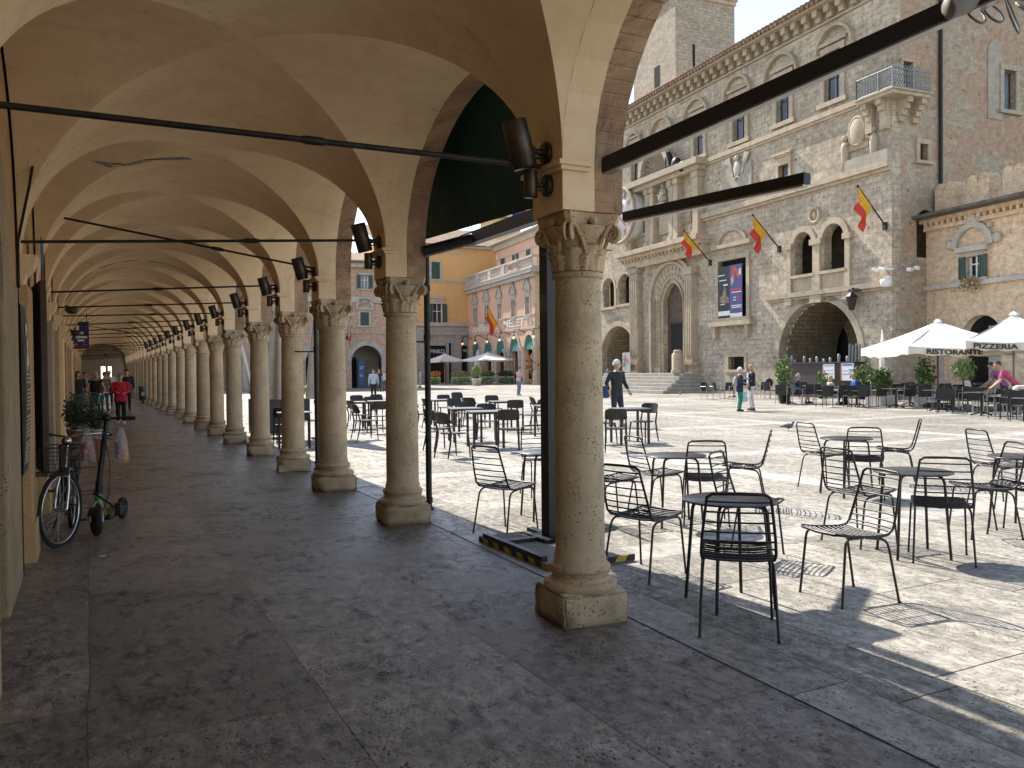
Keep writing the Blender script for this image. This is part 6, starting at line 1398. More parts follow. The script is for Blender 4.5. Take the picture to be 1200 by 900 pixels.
    g = MB(); loft(g, [(hp + Vector((0, 0, -.12)), .165 * scale_w, .125), (hp + Vector((0, 0, -.02)), .178 * scale_w, .13), (hp + Vector((0, -lean * .15, .07)), .165 * scale_w, .124)])
    for L_ in legsJ:
        if shorts: g.tube([L_[0], L_[0].lerp(L_[1], .5), L_[0].lerp(L_[1], .9)], [.105, .092, .085], 10)
        else: g.tube([L_[0], L_[0].lerp(L_[1], .5), L_[1], L_[1].lerp(L_[2], .5), L_[1].lerp(L_[2], .97)], [.104, .088, .070, .063, .055], 10)
    me = fuse(g, .016, 2); me.materials.append(cloth(legs)); link('shorts' if shorts else 'trousers', me, t)
    for L_ in legsJ:
        a = L_[2]; g = MB(); g.sphere((a.x, a.y - .05, .045 + a.z - .085), .055, 12, 8, (.85, 2.3, .8)); g.b2(a.x - .045, a.x + .045, a.y - .16, a.y + .07, a.z - .084, a.z - .06); g.tube([(a.x, a.y, a.z - .04), (a.x, a.y, a.z + .03)], [.05, .045], 10); g.build('shoe', cloth(shoes), t)
    if hat: m = MB(); m.lathe([(.085, -.02), (.10, 0), (.10, .05), (.07, .085), (0, .10)], 16); m.sphere((0, -.1, .0), .07, 10, 4, (1, 1, .12)); m.build('cap', cloth(hat), t, tuple(hd + Vector((0, 0, .045))))
    return t
def carried(name, label, cat, owner, loc, fn, mat, extra=None):
    t = thing(name, label, cat, owner.matrix_basis @ Vector(loc), owner.rotation_euler.z); m = MB(); fn(m); m.build('bag_body', mat, t)
    if extra: m = MB(); extra[0](m); m.build('strap', extra[1], t)
    return t
navy = (.016, .020, .045)
p = person('grey haired man in black sweater and dark jeans walking right past the tables', 723, 500, 165, 1.83, (.022, .022, .022), (.022, .03, .05), (.28, .25, .21), (.62, .60, .56), 0, arms=[((-.29, .10, 1.15), (-.27, .02, .90)), ((.28, -.02, 1.16), (.30, -.17, .93))], sleeves=.9, turn=45, stride=.10, scale_w=1.08)
carried('shoulder_bag', 'blue bag hanging behind the man in the black sweater', 'bag', p, (-.30, .16, .92), lambda m: m.box((0, 0, 0), (.12, .26, .34), bev=.03), cloth((.03, .07, .16)), (lambda m: m.tube([(0, -.1, .15), (.12, -.1, .55), (.14, .0, .62), (.0, .1, .15)], .012, 6), cloth((.5, .5, .5))))
p = person('white haired woman in navy jacket and bright green trousers talking in the square', 867, 482, 120, 1.60, navy, (.012, .20, .075), (.05, .03, .03), (.72, .71, .69), 0, female=True, jacket=1, arms=[((-.25, .02, 1.12), (-.20, -.22, 1.05)), ((.24, -.10, 1.16), (.10, -.30, 1.27))], scale_w=1.12)
carried('backpack', 'grey backpack with an orange tag on the white haired woman', 'backpack', p, (0, .17, 1.16), lambda m: m.sphere((0, 0, 0), .17, 12, 8, (.85, .55, 1.25)), cloth((.36, .37, .36)), (lambda m: m.sphere((-.1, .08, -.08), .05, 8, 6), cloth((.6, .22, .05))))
p = person('blonde woman in black blazer and white trousers facing the white haired woman', 881, 481, -68, 1.70, (.012, .012, .014), (.62, .58, .54), (.12, .05, .05), (.48, .29, .12), 2, female=True, jacket=1, arms=[((-.23, -.04, 1.17), (-.10, -.26, 1.08)), ((.23, -.03, 1.15), (.18, -.22, .95))])
m = MB(); m.b2(-.07, .07, -.165, -.14, 1.02, 1.44); m.build('blouse', cloth((.42, .50, .62)), p)
carried('shopping_bag', 'pale blue paper shopping bag held between the two standing women', 'bag', p, (.12, -.42, .52), lambda m: m.box((0, 0, 0), (.12, .36, .40), rx=.12, bev=.005), cloth((.52, .58, .70)), (lambda m: m.tube([(0, -.1, .2), (.0, -.02, .42), (0, .1, .2)], .008, 6), cloth((.62, .56, .30))))
p = person('young man in pink tee shirt and jeans looking at his phone in the square', 608, 463.5, 150, 1.76, (.66, .47, .46), (.17, .22, .31), (.45, .44, .42), (.03, .025, .02), 0, sleeves=.3, arms=[((-.24, -.03, 1.15), (-.06, -.28, 1.16)), ((.24, -.03, 1.15), (.05, -.28, 1.17))], lean=.04)
carried('shoulder_bag', 'black bag on the hip of the young man in pink', 'bag', p, (.24, .06, 1.02), lambda m: m.box((0, 0, 0), (.16, .3, .34), bev=.04), cloth((.015, .015, .015)), (lambda m: m.tube([(0, -.1, .15), (-.2, -.13, .45), (-.38, 0, .52), (-.2, .12, .4), (0, .1, .15)], .012, 6), cloth((.02, .02, .02))))
person('man in pale blue shirt and black trousers walking toward the viewer beyond the tables', 438, 467.5, 200, 1.72, (.42, .47, .55), (.014, .014, .016), (.02, .02, .02), (.04, .03, .02), 0, stride=.12)
person('person in black tee shirt behind the man in pale blue', 444.5, 459, 190, 1.78, (.02, .02, .02), (.05, .06, .09), sleeves=.35, stride=.08)
person('person in white top carrying a bag just left of the second column', 450.5, 458, 170, 1.72, (.62, .62, .62), (.10, .13, .20), sleeves=.3, female=True, hair=(.3, .2, .1), hairlen=1)
person('distant person in light blue clothes right of the second column', 492, 454, 100, 1.72, (.40, .46, .56), (.36, .40, .46), stride=.1)
person('distant man in dark clothes standing in the brick passage', 415, 453, 180, 1.74, (.12, .14, .18), (.02, .02, .03))
person('woman in bright red jacket and black trousers walking in the arcade', 142, 496.5, 185, 1.60, (.62, .022, .045), (.012, .012, .013), (.7, .7, .68), (.25, .21, .17), 0, female=True, jacket=1, arms=[((-.27, .02, 1.12), (-.10, -.22, 1.08)), ((.27, .02, 1.12), (.12, -.22, 1.06))], scale_w=1.15, stride=.05)
person('blonde person in black sleeveless top bending over the green bicycle in the arcade', 112, 494, 175, 1.66, (.012, .012, .012), (.05, .045, .04), (.04, .04, .04), (.50, .38, .22), 1, female=True, sleeves=.08, lean=.14, arms=[((-.30, -.16, 1.12), (-.22, -.42, .98)), ((.30, -.16, 1.12), (.22, -.42, .98))], turn=20)
person('dark haired person in dark clothes by the shop wall of the arcade', 92, 489, 170, 1.70, (.025, .022, .02), (.10, .09, .085), hair=(.02, .015, .012), hairlen=1)
person('person in a beige coat walking behind the green bicycle', 123, 481, 0, 1.68, (.30, .19, .10), (.16, .12, .09), hair=(.1, .09, .08), jacket=1)
person('person in white shirt and pale cap far along the arcade', 128.5, 474, 180, 1.74, (.55, .58, .68), (.03, .03, .05), hat=(.7, .68, .62), stride=.1)
person('person in black walking behind the woman in red', 149, 481, 180, 1.78, (.015, .015, .016), (.02, .02, .03), hair=(.02, .02, .02))
person('person in grey standing far back by the shop doors', 100, 476, 120, 1.7, (.25, .26, .28), (.2, .2, .2), hair=(.04, .03, .03))
cafeG = 'people sitting at the terrace tables'
person('bald man in white tee shirt seated beyond the fourth column', 325, 487, 120, 1.75, (.72, .70, .74), (.25, .27, .32), (.5, .5, .5), (.35, .25, .2), 0, 'sit', sleeves=.3, arms=[((-.25, -.08, .74), (-.10, -.32, .78)), ((.25, -.08, .74), (.1, -.32, .80))])
person('grey haired man in navy shirt and shorts seated at the palace terrace facing right', 935, 473, 128, 1.74, (.035, .055, .10), (.10, .10, .12), (.05, .05, .05), (.42, .40, .38), 0, 'sit', shorts=True, sleeves=.8, arms=[((-.25, -.08, .74), (-.12, -.34, .74)), ((.25, -.08, .74), (.12, -.34, .76))], group=cafeG)
person('fair haired woman in pale pink top seated at the terrace with her back half turned', 973, 474, 110, 1.62, (.62, .42, .38), (.015, .015, .015), (.02, .02, .02), (.50, .38, .20), 1, 'sit', female=True, sleeves=.5, arms=[((-.22, -.08, .74), (-.1, -.36, .76)), ((.22, -.08, .74), (.1, -.38, .78))], group=cafeG)
person('man in bright blue shirt seated at the terrace facing left', 1003, 474, -55, 1.74, (.02, .13, .42), (.02, .02, .025), (.02, .02, .02), (.33, .25, .19), 0, 'sit', sleeves=.75, arms=[((-.25, -.10, .74), (-.12, -.36, .75)), ((.25, -.1, .74), (.12, -.38, .76))], lean=.04, group=cafeG)
person('woman in pink top leaning over the table under the right parasol', 1192, 486, -35, 1.72, (.50, .07, .14), (.06, .05, .06), (.03, .03, .03), (.06, .04, .03), 0, female=True, sleeves=.35, lean=.34, arms=[((-.20, -.50, 1.10), (-.14, -.68, .92)), ((.24, -.48, 1.08), (.20, -.70, .90))], group='people under the parasols')
person('person in violet shirt leaning over the table beside the woman in pink', 1177, 481, -20, 1.68, (.30, .09, .20), (.05, .05, .06), (.03, .03, .03), (.08, .05, .03), 0, sleeves=.35, lean=.26, arms=[((-.22, -.42, 1.12), (-.16, -.60, .92)), ((.24, -.40, 1.10), (.20, -.62, .92))], group='people under the parasols')
person('child in red shirt and orange cap seated under the right parasol', 1160, 480, 150, 1.25, (.45, .03, .04), (.04, .05, .08), (.2, .2, .2), (.08, .05, .03), 0, 'sit', sleeves=.3, hat=(.75, .33, .04), arms=[((-.25, -.08, .74), (-.12, -.34, .76)), ((.25, -.08, .74), (.12, -.34, .76))])
# pigeons
pg = plain('pigeon_grey', (.12, .12, .13), .6, 0, .4, 30)
for px, py, fc, lb in ((924, 505, 150, 'small grey pigeon standing on the paving near the right hand tables'), (797, 463.5, 60, 'small grey pigeon on the paving in front of the palace steps')):
    x, y = G(px, py); b = MB(); b.sphere((0, 0, .13), .07, 12, 8, (.85, 1.7, .95)); b.sphere((0, -.115, .215), .034, 10, 8); b.tube([(0, -.08, .16), (0, -.11, .20)], [.04, .03], 8); b.tube([(0, .08, .13), (0, .22, .10)], [.045, .015], 8); b.tube([(0, -.14, .213), (0, -.175, .205)], [.01, .004], 6)
    for s in (-1, 1): b.sphere((s * .055, .03, .14), .05, 8, 6, (.35, 1.9, .7)); b.tube([(s * .025, 0, .08), (s * .028, .0, .005)], .007, 6); b.tube([(s * .028, -.03, .006), (s * .028, .012, .006)], .006, 6)
    me = fuse(b, .008, 1); me.materials.append(pg); o = link('pigeon', me, None, (x, y, 0), (0, 0, PI - rad(fc))); tag(o, lb, 'pigeon')
# ------------------------------------------------------------------ bicycles
rubber = plain('tyre_rubber', (.014, .014, .014), .8, 0, .2, 20); chrome = plain('chrome', (.55, .55, .54), .22, 1, .1, 12)
def wheel(name, r, parent, loc, steer=0, spokes=18):
    t = MB(); n = 44; t.tube([(0, r * math.cos(2 * PI * k / n), r * math.sin(2 * PI * k / n)) for k in range(n)], .019, 8, True); o = t.build(name, rubber, parent, loc, (0, 0, steer))
    m = MB(); m.tube([(0, (r - .028) * math.cos(2 * PI * k / n), (r - .028) * math.sin(2 * PI * k / n)) for k in range(n)], .011, 6, True); m.build('rim', chrome, o)
    m = MB()
    for k in range(spokes): a = 2 * PI * k / spokes; m.tube([((-1) ** k * .03, .02 * math.cos(a + 1), .02 * math.sin(a + 1)), (0, (r - .03) * math.cos(a), (r - .03) * math.sin(a))], .0016, 4)
    m.tube([(-.05, 0, 0), (.05, 0, 0)], .016, 8); m.build('spokes', chrome, o); return o
def bicycle(label, loc, face, steer, colr, basketmat, lamp=True):
    t = thing('bicycle', label, 'bicycle', loc, PI - rad(face)); fm = plain('bike_paint_%d' % len(bpy.data.materials), colr, .35, .2, .15, 10); r = .335
    wheel('front_wheel', r, t, (0, -.53, r), steer); wheel('rear_wheel', r, t, (0, .53, r))
    Hd = Vector((0, -.40, .86)); bb = Vector((0, .06, .29)); se = Vector((0, .22, .80)); hl = Vector((0, -.435, .66))
    m = MB(); m.tube([hl, Hd + Vector((0, .01, .06))], .02, 8); m.tube([hl + Vector((0, 0, .02)), (0, -.2, .42), bb], .018, 8); m.tube([Hd + Vector((0, 0, -.05)), (0, -.15, .60), (0, .12, .50)], .016, 8); m.tube([bb, se], .017, 8)
    for s in (-1, 1): m.tube([bb, (s * .06, .53, r)], .011, 6); m.tube([se + Vector((0, -.02, -.08)), (s * .06, .53, r)], .010, 6)
    m.build('frame', fm, t)
    C = Matrix.Translation((0, -.53, 0)) @ Matrix.Rotation(steer, 4, 'Z') @ Matrix.Translation((0, .53, 0))
    m = MB()
    for s in (-1, 1): m.tube([(s * .055, -.53, r), (s * .055, -.49, .52), (s * .03, -.445, .70)], .012, 6)
    m.tube([(-.05, -.445, .70), (.05, -.445, .70)], .013, 6); m.tube([(0, -.44, .7), (0, -.39, 1.0)], .013, 8); m.xf(C); m.build('fork', chrome, t)
    m = MB(); n = 16; m.grid(lambda u, v: ((v - .5) * .055, -.53 + (r + .035 - .012 * abs(v - .5)) * math.cos(-.3 + 2.2 * u), r + (r + .035) * math.sin(-.3 + 2.2 * u)), n, 2); m.grid(lambda u, v: ((v - .5) * .055, .53 + (r + .035) * math.cos(-.4 + 2.6 * u), r + (r + .035) * math.sin(-.4 + 2.6 * u)), n, 2); m.build('mudguard', fm, t)
    m = MB(); m.tube([(-.29, -.22, 1.0), (-.26, -.30, 1.02), (-.12, -.40, 1.01), (0, -.40, .99), (.12, -.40, 1.01), (.26, -.30, 1.02), (.29, -.22, 1.0)], .011, 8); m.xf(C); hb_ = m.build('handlebar', chrome, t)
    for s in (-1, 1): m = MB(); m.tube([(s * .265, -.29, 1.018), (s * .295, -.17, .99)], .016, 8); m.tube([(s * .25, -.32, 1.0), (s * .29, -.26, .965), (s * .30, -.2, .96)], .006, 6); m.xf(C); m.build('grip', rubber, hb_)
    # wire basket
    m = MB(); x0, x1, y0, y1, z0, z1 = -.18, .18, -.82, -.52, .68, .93
    def bx(z): f = (z - z0) / (z1 - z0); return x0 - .035 * f, x1 + .035 * f, y0 - .03 * f, y1 + .01 * f
    for k in range(8):
        z = z0 + (z1 - z0) * k / 7; a, b, c, d = bx(z); m.tube([(a, c, z), (b, c, z), (b, d, z), (a, d, z)], .0055 if k in (0, 7) else .0022, 5, True)
    for k in range(15):
        f = k / 14; a, b, c, d = bx(z0); a2, b2_, c2, d2 = bx(z1)
        for (p, q) in (((a + (b - a) * f, c, z0), (a2 + (b2_ - a2) * f, c2, z1)), ((a + (b - a) * f, d, z0), (a2 + (b2_ - a2) * f, d2, z1)), ((a, c + (d - c) * f, z0), (a2, c2 + (d2 - c2) * f, z1)), ((b, c + (d - c) * f, z0), (b2_, c2 + (d2 - c2) * f, z1)), ((a + (b - a) * f, c, z0), (a + (b - a) * f, d, z0))): m.tube([p, q], .0022, 4)
    m.xf(C); m.build('basket', basketmat, t)
    m = MB(); m.lathe([(0, 0), (.035, .005), (.045, .03), (.04, .06), (.015, .08), (0, .082)], 14); m.xf(C @ Matrix.Translation((.03, -.50, .96)) @ Matrix.Rotation(-PI / 2, 4, 'X')); m.build('headlamp', chrome, t)
    m = MB(); m.sphere((0, .25, .845), .1, 12, 8, (.9, 1.4, .42)); m.sphere((0, .12, .845), .05, 10, 6, (.8, 1.5, .6)); m.tube([se, (0, .235, .83)], .013, 8); m.build('saddle', rubber, t)
    m = MB(); m.lathe([(.0, -.006), (.088, -.006), (.088, .006), (0, .006)], 20); m.xf(Matrix.Translation((.05, .06, .29)) @ Matrix.Rotation(PI / 2, 4, 'Y')); m.tube([(-.09, .06, .29), (.09, .06, .29)], .01, 6); m.tube([(.08, .06, .29), (.085, -.05, .16)], .01, 6); m.tube([(-.08, .06, .29), (-.085, .17, .42)], .01, 6); m.box((.13, -.055, .155), (.09, .07, .02)); m.box((-.13, .175, .425), (.09, .07, .02)); m.build('crank', blackmetal, t)
    m = MB(); m.tube([(-.06, .50, .36), (-.16, .42, .01)], .009, 6); m.b2(-.07, .07, .40, .78, .70, .712); m.tube([(-.06, .74, .70), (-.05, .53, r)], .006, 5); m.tube([(.06, .74, .70), (.05, .53, r)], .006, 5); m.build('carrier', blackmetal, t)
    return t
gx, gy = G(72, 640); fr_ = rad(184); ux, uy = math.sin(fr_), math.cos(fr_)
bicycle('black city bicycle with wire front basket leaning by the shop wall', (gx - ux * .53, gy - uy * .53, 0), 184, rad(-24), (.02, .02, .022), blackmetal)
gx, gy = G(117, 500); bicycle('green bicycle with green basket held by the blonde person in the arcade', (gx, gy + .53, 0), 182, 0, (.03, .12, .11), plain('green_basket', (.05, .24, .18), .6))
# ------------------------------------------------------------------ electric kick scooter
gx, gy = G(113, 628); t_ = thing('kick_scooter', 'black electric kick scooter with bright green stem joint beside the bicycle', 'scooter', (gx, gy + .02, 0), PI - rad(196))
m = MB(); n = 30; m.tube([(0, .095 * math.cos(2 * PI * k / n), .13 + .095 * math.sin(2 * PI * k / n)) for k in range(n)], .036, 10, True); o = m.build('front_wheel', rubber, t_, (0, 0, 0), (0, 0, .5)); m = MB(); m.lathe([(0, -.03), (.075, -.03), (.08, 0), (.075, .03), (0, .03)], 20); m.xf(Matrix.Translation((0, 0, .13)) @ Matrix.Rotation(PI / 2, 4, 'Y')); m.build('hub', bronze, o)
m = MB(); m.tube([(0, .95 + .085 * math.cos(2 * PI * k / n), .12 + .085 * math.sin(2 * PI * k / n)) for k in range(n)], .034, 10, True); m.build('rear_wheel', rubber, t_)
m = MB(); m.box((0, .52, .14), (.16, .62, .06), bev=.015); m.build('deck', blackmetal, t_)
lime = plain('lime_green_plastic', (.16, .52, .05), .45, 0, .1, 8)
m = MB(); m.tube([(0, .24, .15), (0, .12, .26), (.0, .06, .40)], [.035, .032, .03], 10); m.build('stem_joint', lime, t_)
m = MB()
for s in (-1, 1): m.tube([(s * .055, 0, .13), (s * .05, .02, .27), (0, .05, .33)], .016, 8)
m.build('fork', plain('grey_alloy', (.32, .33, .34), .35, .6), t_); m = MB(); m.box((.06, -.012, .22), (.015, .03, .05)); m.build('reflector', plain('orange_reflector', (.7, .22, .02), .3), t_)
m = MB(); m.tube([(.0, .06, .40), (.075, .14, 1.10)], .026, 12); m.tube([(.01, .07, .40), (.015, .075, .52)], .036, 10); m.lathe([(0, 0)], 3) if 0 else None; m.build('stem', blackmetal, t_)
m = MB(); m.tube([(-.17, .13, 1.12), (-.04, .13, 1.13), (.08, .14, 1.13), (.20, .14, 1.14), (.30, .14, 1.13)], .013, 8); m.sphere((.075, .13, 1.14), .045, 10, 8, (1, .8, .9)); hb_ = m.build('handlebar', blackmetal, t_)
for a, b in (((-.24, .13, 1.115), (-.12, .13, 1.12)), ((.22, .14, 1.135), (.34, .14, 1.13))): m = MB(); m.tube([a, b], .019, 8); m.build('grip', rubber, hb_)
m = MB(); m.grid(lambda u, v: ((v - .5) * .09, .15 * math.cos(.2 + 2.4 * u) * 1.0, .13 + .15 * math.sin(.2 + 2.4 * u)), 14, 2); m.build('mudguard', blackmetal, t_)
m = MB(); m.tube([(.06, .1, .95), (.13, .02, .7), (.12, .0, .4), (.05, .0, .2)], .006, 6); m.tube([(-.02, .0, .42), (.16, -.06, .30), (.22, -.05, .24)], .012, 6); m.b2(.19, .24, -.08, -.02, .20, .32); m.build('brake_cable', blackmetal, t_)
# plastic bags of fruit on the scooter handlebar
m_bag = newmat('clear_bag'); nt = m_bag[1]; b = m_bag[2]; b.inputs['Base Color'].default_value = (.75, .78, .80, 1); b.inputs['Roughness'].default_value = .25; b.inputs['Alpha'].default_value = .26; m_bag = m_bag[0]
frm = [plain('orange_fruit', (.70, .24, .04), .5), plain('red_fruit', (.38, .05, .03), .45), plain('violet_packet', (.16, .16, .42), .5)]
so = t_
for k, (lx, lb, fr) in enumerate(((-.10, 'clear plastic bag of dark red fruit hanging left of the scooter stem', (1, 1, 1, 0, 1, 1)), (.21, 'clear plastic bag of oranges hanging right of the scooter stem', (0, 0, 0, 2, 0, 2)))):
    bt = thing('plastic_bag', lb, 'bag', so.matrix_basis @ Vector((lx, .12, .88)), so.rotation_euler.z); r3 = random.Random(k); m = MB()
    def bag(u, v):
        a = 2 * PI * u; r_ = (.016 + .060 * math.sin(PI * min(1, v * .62 + .0)) ** .8 * (1 + .13 * math.sin(a * 5 + v * 6))) * (1 if v < .93 else (1 - v) / .07 + .05); return (r_ * math.cos(a) * .9, r_ * math.sin(a) * .7, .16 - .36 * v)
    m.grid(bag, 22, 14); m.build('bag_film', m_bag, bt)
    for q, c in enumerate(fr): m = MB(); m.sphere((.022 * (-1) ** q, r3.uniform(-.015, .015), -.15 + .028 * q), .036, 10, 8); m.build('fruit', frm[c], bt)
# ------------------------------------------------------------------ red folding table with potted herbs
gx, gy = G(101, 583); redm = plain('red_enamel', (.28, .028, .03), .45, 0, .2, 8); t_ = thing('folding_table', 'red folding table with plant pots behind the bicycle', 'table', (gx, gy, 0), rad(3))
m = MB(); m.box((0, 0, .735), (.42, .42, .022), bev=.005); m.build('tabletop', redm, t_)
for s in (-1, 1):
    m = MB(); m.tube([(s * .17, -.18, .72), (s * .17, .2, .01)], .010, 6); m.tube([(s * .15, .18, .72), (s * .15, -.2, .01)], .010, 6); m.build('leg', redm, t_)
m = MB(); m.tube([(-.17, -.0, .38), (.17, 0, .38)], .008, 6); m.tube([(-.16, .17, .06), (.16, .17, .06)], .008, 6); m.tube([(-.16, -.17, .06), (.16, -.17, .06)], .008, 6); m.build('stretcher', redm, t_)
lf = [plain('herb_leaf_dark', (.030, .060, .022), .6, 0, .3, 20), plain('herb_leaf', (.055, .095, .035), .6, 0, .3, 20)]
sl = [plain('shrub_leaf_dark', (.045, .095, .028), .5, 0, .3, 8), plain('shrub_leaf', (.11, .19, .045), .5, 0, .3, 8), plain('shrub_leaf_light', (.22, .31, .07), .5, 0, .3, 8)]
terra = plain('terracotta', (.38, .17, .09), .8, 0, .3, 10); tin = plain('tin_pot', (.50, .50, .49), .35, .7, .2, 8); whitepot = plain('white_pot', (.66, .63, .58), .5, 0, .15, 10); soil = plain('soil', (.03, .022, .015), .95)
def potted(label, loc, pr, ph, potmat, rx, rz, n, size, mats, stem=0, square=0, seed=0, cat='potted plant', group=None, cz=None):
    t = thing('potted_plant', label, cat, loc, 0, group); m = MB(); rr = random.Random(seed)
    if square: m.box((0, 0, ph / 2), (pr * 2, square * 2, ph), bev=.02); m.build('planter', potmat, t); m = MB(); m.box((0, 0, ph - .005), (pr * 1.8, square * 1.8, .02)); m.build('soil', soil, t)
    else: m.lathe([(0, 0), (pr * .75, 0), (pr, ph * .9), (pr * 1.08, ph * .9), (pr * 1.08, ph), (pr * .9, ph), (pr * .88, ph * .93), (0, ph * .93)], 20); m.build('pot', potmat, t)
    zc_ = cz if cz else ph + stem + rz; m = MB()
    for k in range(7): a = rr.uniform(0, 6.28); q = rr.uniform(.2, .7); m.tube([(0, 0, ph * .9), (rx * .3 * q * math.cos(a), rx * .3 * q * math.sin(a), ph + (zc_ - ph) * .5), (rx * q * math.cos(a), rx * q * math.sin(a), zc_ + rz * .4)], [.012, .009, .004], 5)
    m.build('stems', darkwood, t); m = MB(); leaves(m, (0, 0, zc_), rx, (square * .8 if square and square < rx else rx), rz, n, size, rr, .25, len(mats)); m.build('foliage', mats, t); return t
potted('bushy green herb in a shiny tin pot on the left of the red table', (gx - .10, gy - .05, .747), .085, .13, tin, .15, .20, 900, .022, lf, .0, seed=1)
potted('spreading green herb in a white pot on the right of the red table', (gx + .12, gy + .02, .747), .095, .12, whitepot, .17, .14, 800, .022, lf, 0, seed=2)
potted('tall thin rosemary in a terracotta pot at the back of the red table', (gx - .13, gy + .14, .747), .08, .12, terra, .09, .24, 500, .02, lf, .0, seed=3)
# litter bin by a far column, dark block behind it
gx, gy = G(170, 472); t_ = thing('litter_bin', 'small dark litter bin with bronze front standing by a far column', 'bin', (gx - .15, gy - .6, 0)); m = MB(); m.lathe([(0, .15), (.16, .15), (.19, .85), (.2, .9), (.17, .92), (.0, .92)], 16); m.build('container', plain('bin_green', (.04, .06, .06), .5), t_); m = MB(); m.tube([(0, 0, 0), (0, 0, .2)], .04); m.lathe([(0, 0), (.14, 0), (.12, .03)], 14); m.build('foot', iron, t_); m = MB(); m.box((0, -.185, .5), (.16, .02, .2)); m.build('front_plate', plain('brass_plate', (.35, .25, .12), .4, .6), t_)
# small litter on the pavement
for px, py, lb in ((119, 653, 'scrap of white paper on the pavement in front of the bicycle'), (247, 587, 'small yellow leaf on the arcade pavement')):
    gx, gy = G(px, py); m = MB(); m.add([(-.03, -.01, .006), (.02, -.02, .008), (.035, .01, .014), (-.01, .02, .007), (-.03, -.01, .010), (.02, -.02, .012), (.035, .01, .018), (-.01, .02, .011)], [(0, 3, 2, 1), (4, 5, 6, 7), (0, 1, 5, 4), (1, 2, 6, 5), (2, 3, 7, 6), (3, 0, 4, 7)]); o = m.build('paper_scrap' if px < 200 else 'fallen_leaf', white_paint if px < 200 else plain('yellow_leaf', (.45, .42, .08), .6), None, (gx, gy, .0)); tag(o, lb, 'litter')

# ------------------------------------------------------------------ flags
fr_, fy_ = plain('flag_red', (.52, .035, .02), .75, 0, .15, 5), plain('flag_yellow', (.66, .36, .02), .75, 0, .15, 5)
def flag(label, F_, pb, pt, out, mats, drop, n=2, grp=None, frac=.55):
    b = F_.p(*pb); tq = F_.p(*pt, -out); t = thing('flag', label, 'flag', F_.root.location, F_.root.rotation_euler.z, grp); A = Vector((b[0], .0, b[1])); B = Vector((tq[0], -out, tq[1])); m = MB(); m.tube([A, B], .035, 6); m.sphere(tuple(B), .07, 8, 6); m.b2(A.x - .1, A.x + .1, -.12, .0, A.z - .18, A.z + .18); m.build('pole', iron, t)
    def cl(u, v, o=0):
        p = A.lerp(B, 1 - frac * u * (1 - .55 * v)); w_ = .10 * math.sin(u * 9 + v * 4) + .06 * math.sin(v * 11); return (p.x + w_ * v + o, p.y + w_ * .8 * v + o, p.z - drop * v * (.55 + .45 * u))
    for k in range(n):
        m = MB(); m.grid(lambda u, v: cl(u, (k + v) / n), 10, 8); m.grid(lambda u, v: cl(1 - u, (k + v) / n, .012), 10, 8); m.build('cloth', mats[k], t)
    return t
fg = 'red and yellow flags on the palace'
flag('red and yellow flag nearest the palace corner, highest of the three', F, (1038, 265), (1005, 218), 2.0, (fy_, fr_), 1.75, grp=fg, frac=.48)
flag('middle red and yellow flag, left of the paired arched windows', F, (914, 292), (882, 252), 2.0, (fy_, fr_), 1.75, grp=fg, frac=.48)
flag('red and yellow flag hanging beside the portal', F, (833, 308), (801, 270), 2.0, (fy_, fr_), 1.3, grp=fg, frac=.48)
flag('red and yellow flag on the pink cafe front between the middle windows', M_, (588, 389), (571, 358), 2.2, (fy_, fr_), 2.6, frac=.7)
flag('red and yellow flag on the orange side of the pink cafe', M_, (640, 352), (633, 328), 2.2, (fr_, fy_), 2.4, frac=.7)
flag('white and red flag drooping on the brick building', B_, (407, 396), (411, 372), 1.8, (white_paint, fr_), 2.2, frac=.7)
for k, (px, lb, cs) in enumerate(((604, 'blue flag on the roof turret', ((.05, .06, .30),) * 3), (616, 'red white and green flag on the roof turret', ((.5, .04, .04), (.7, .7, .7), (.05, .3, .1))))):
    q = O_.p(px, 258, 13.4); t_ = thing('roof_flag', lb, 'flag', org.location, org.rotation_euler.z); m = MB(); m.tube([(q[0], 13.4, q[1] - .8), (q[0] - .6, 13.2, q[1] + 3.4)], .06, 6); m.build('pole', iron, t_)
    for j in range(3): m = MB(); m.grid(lambda u, v: (q[0] - .6 + (j + u) * .62, 13.2 + .2 * math.sin((j + u) * 2.5), q[1] + 3.2 - 2.9 * v - .45 * (j + u)), 5, 6); m.build('cloth', cloth(cs[j]), t_)

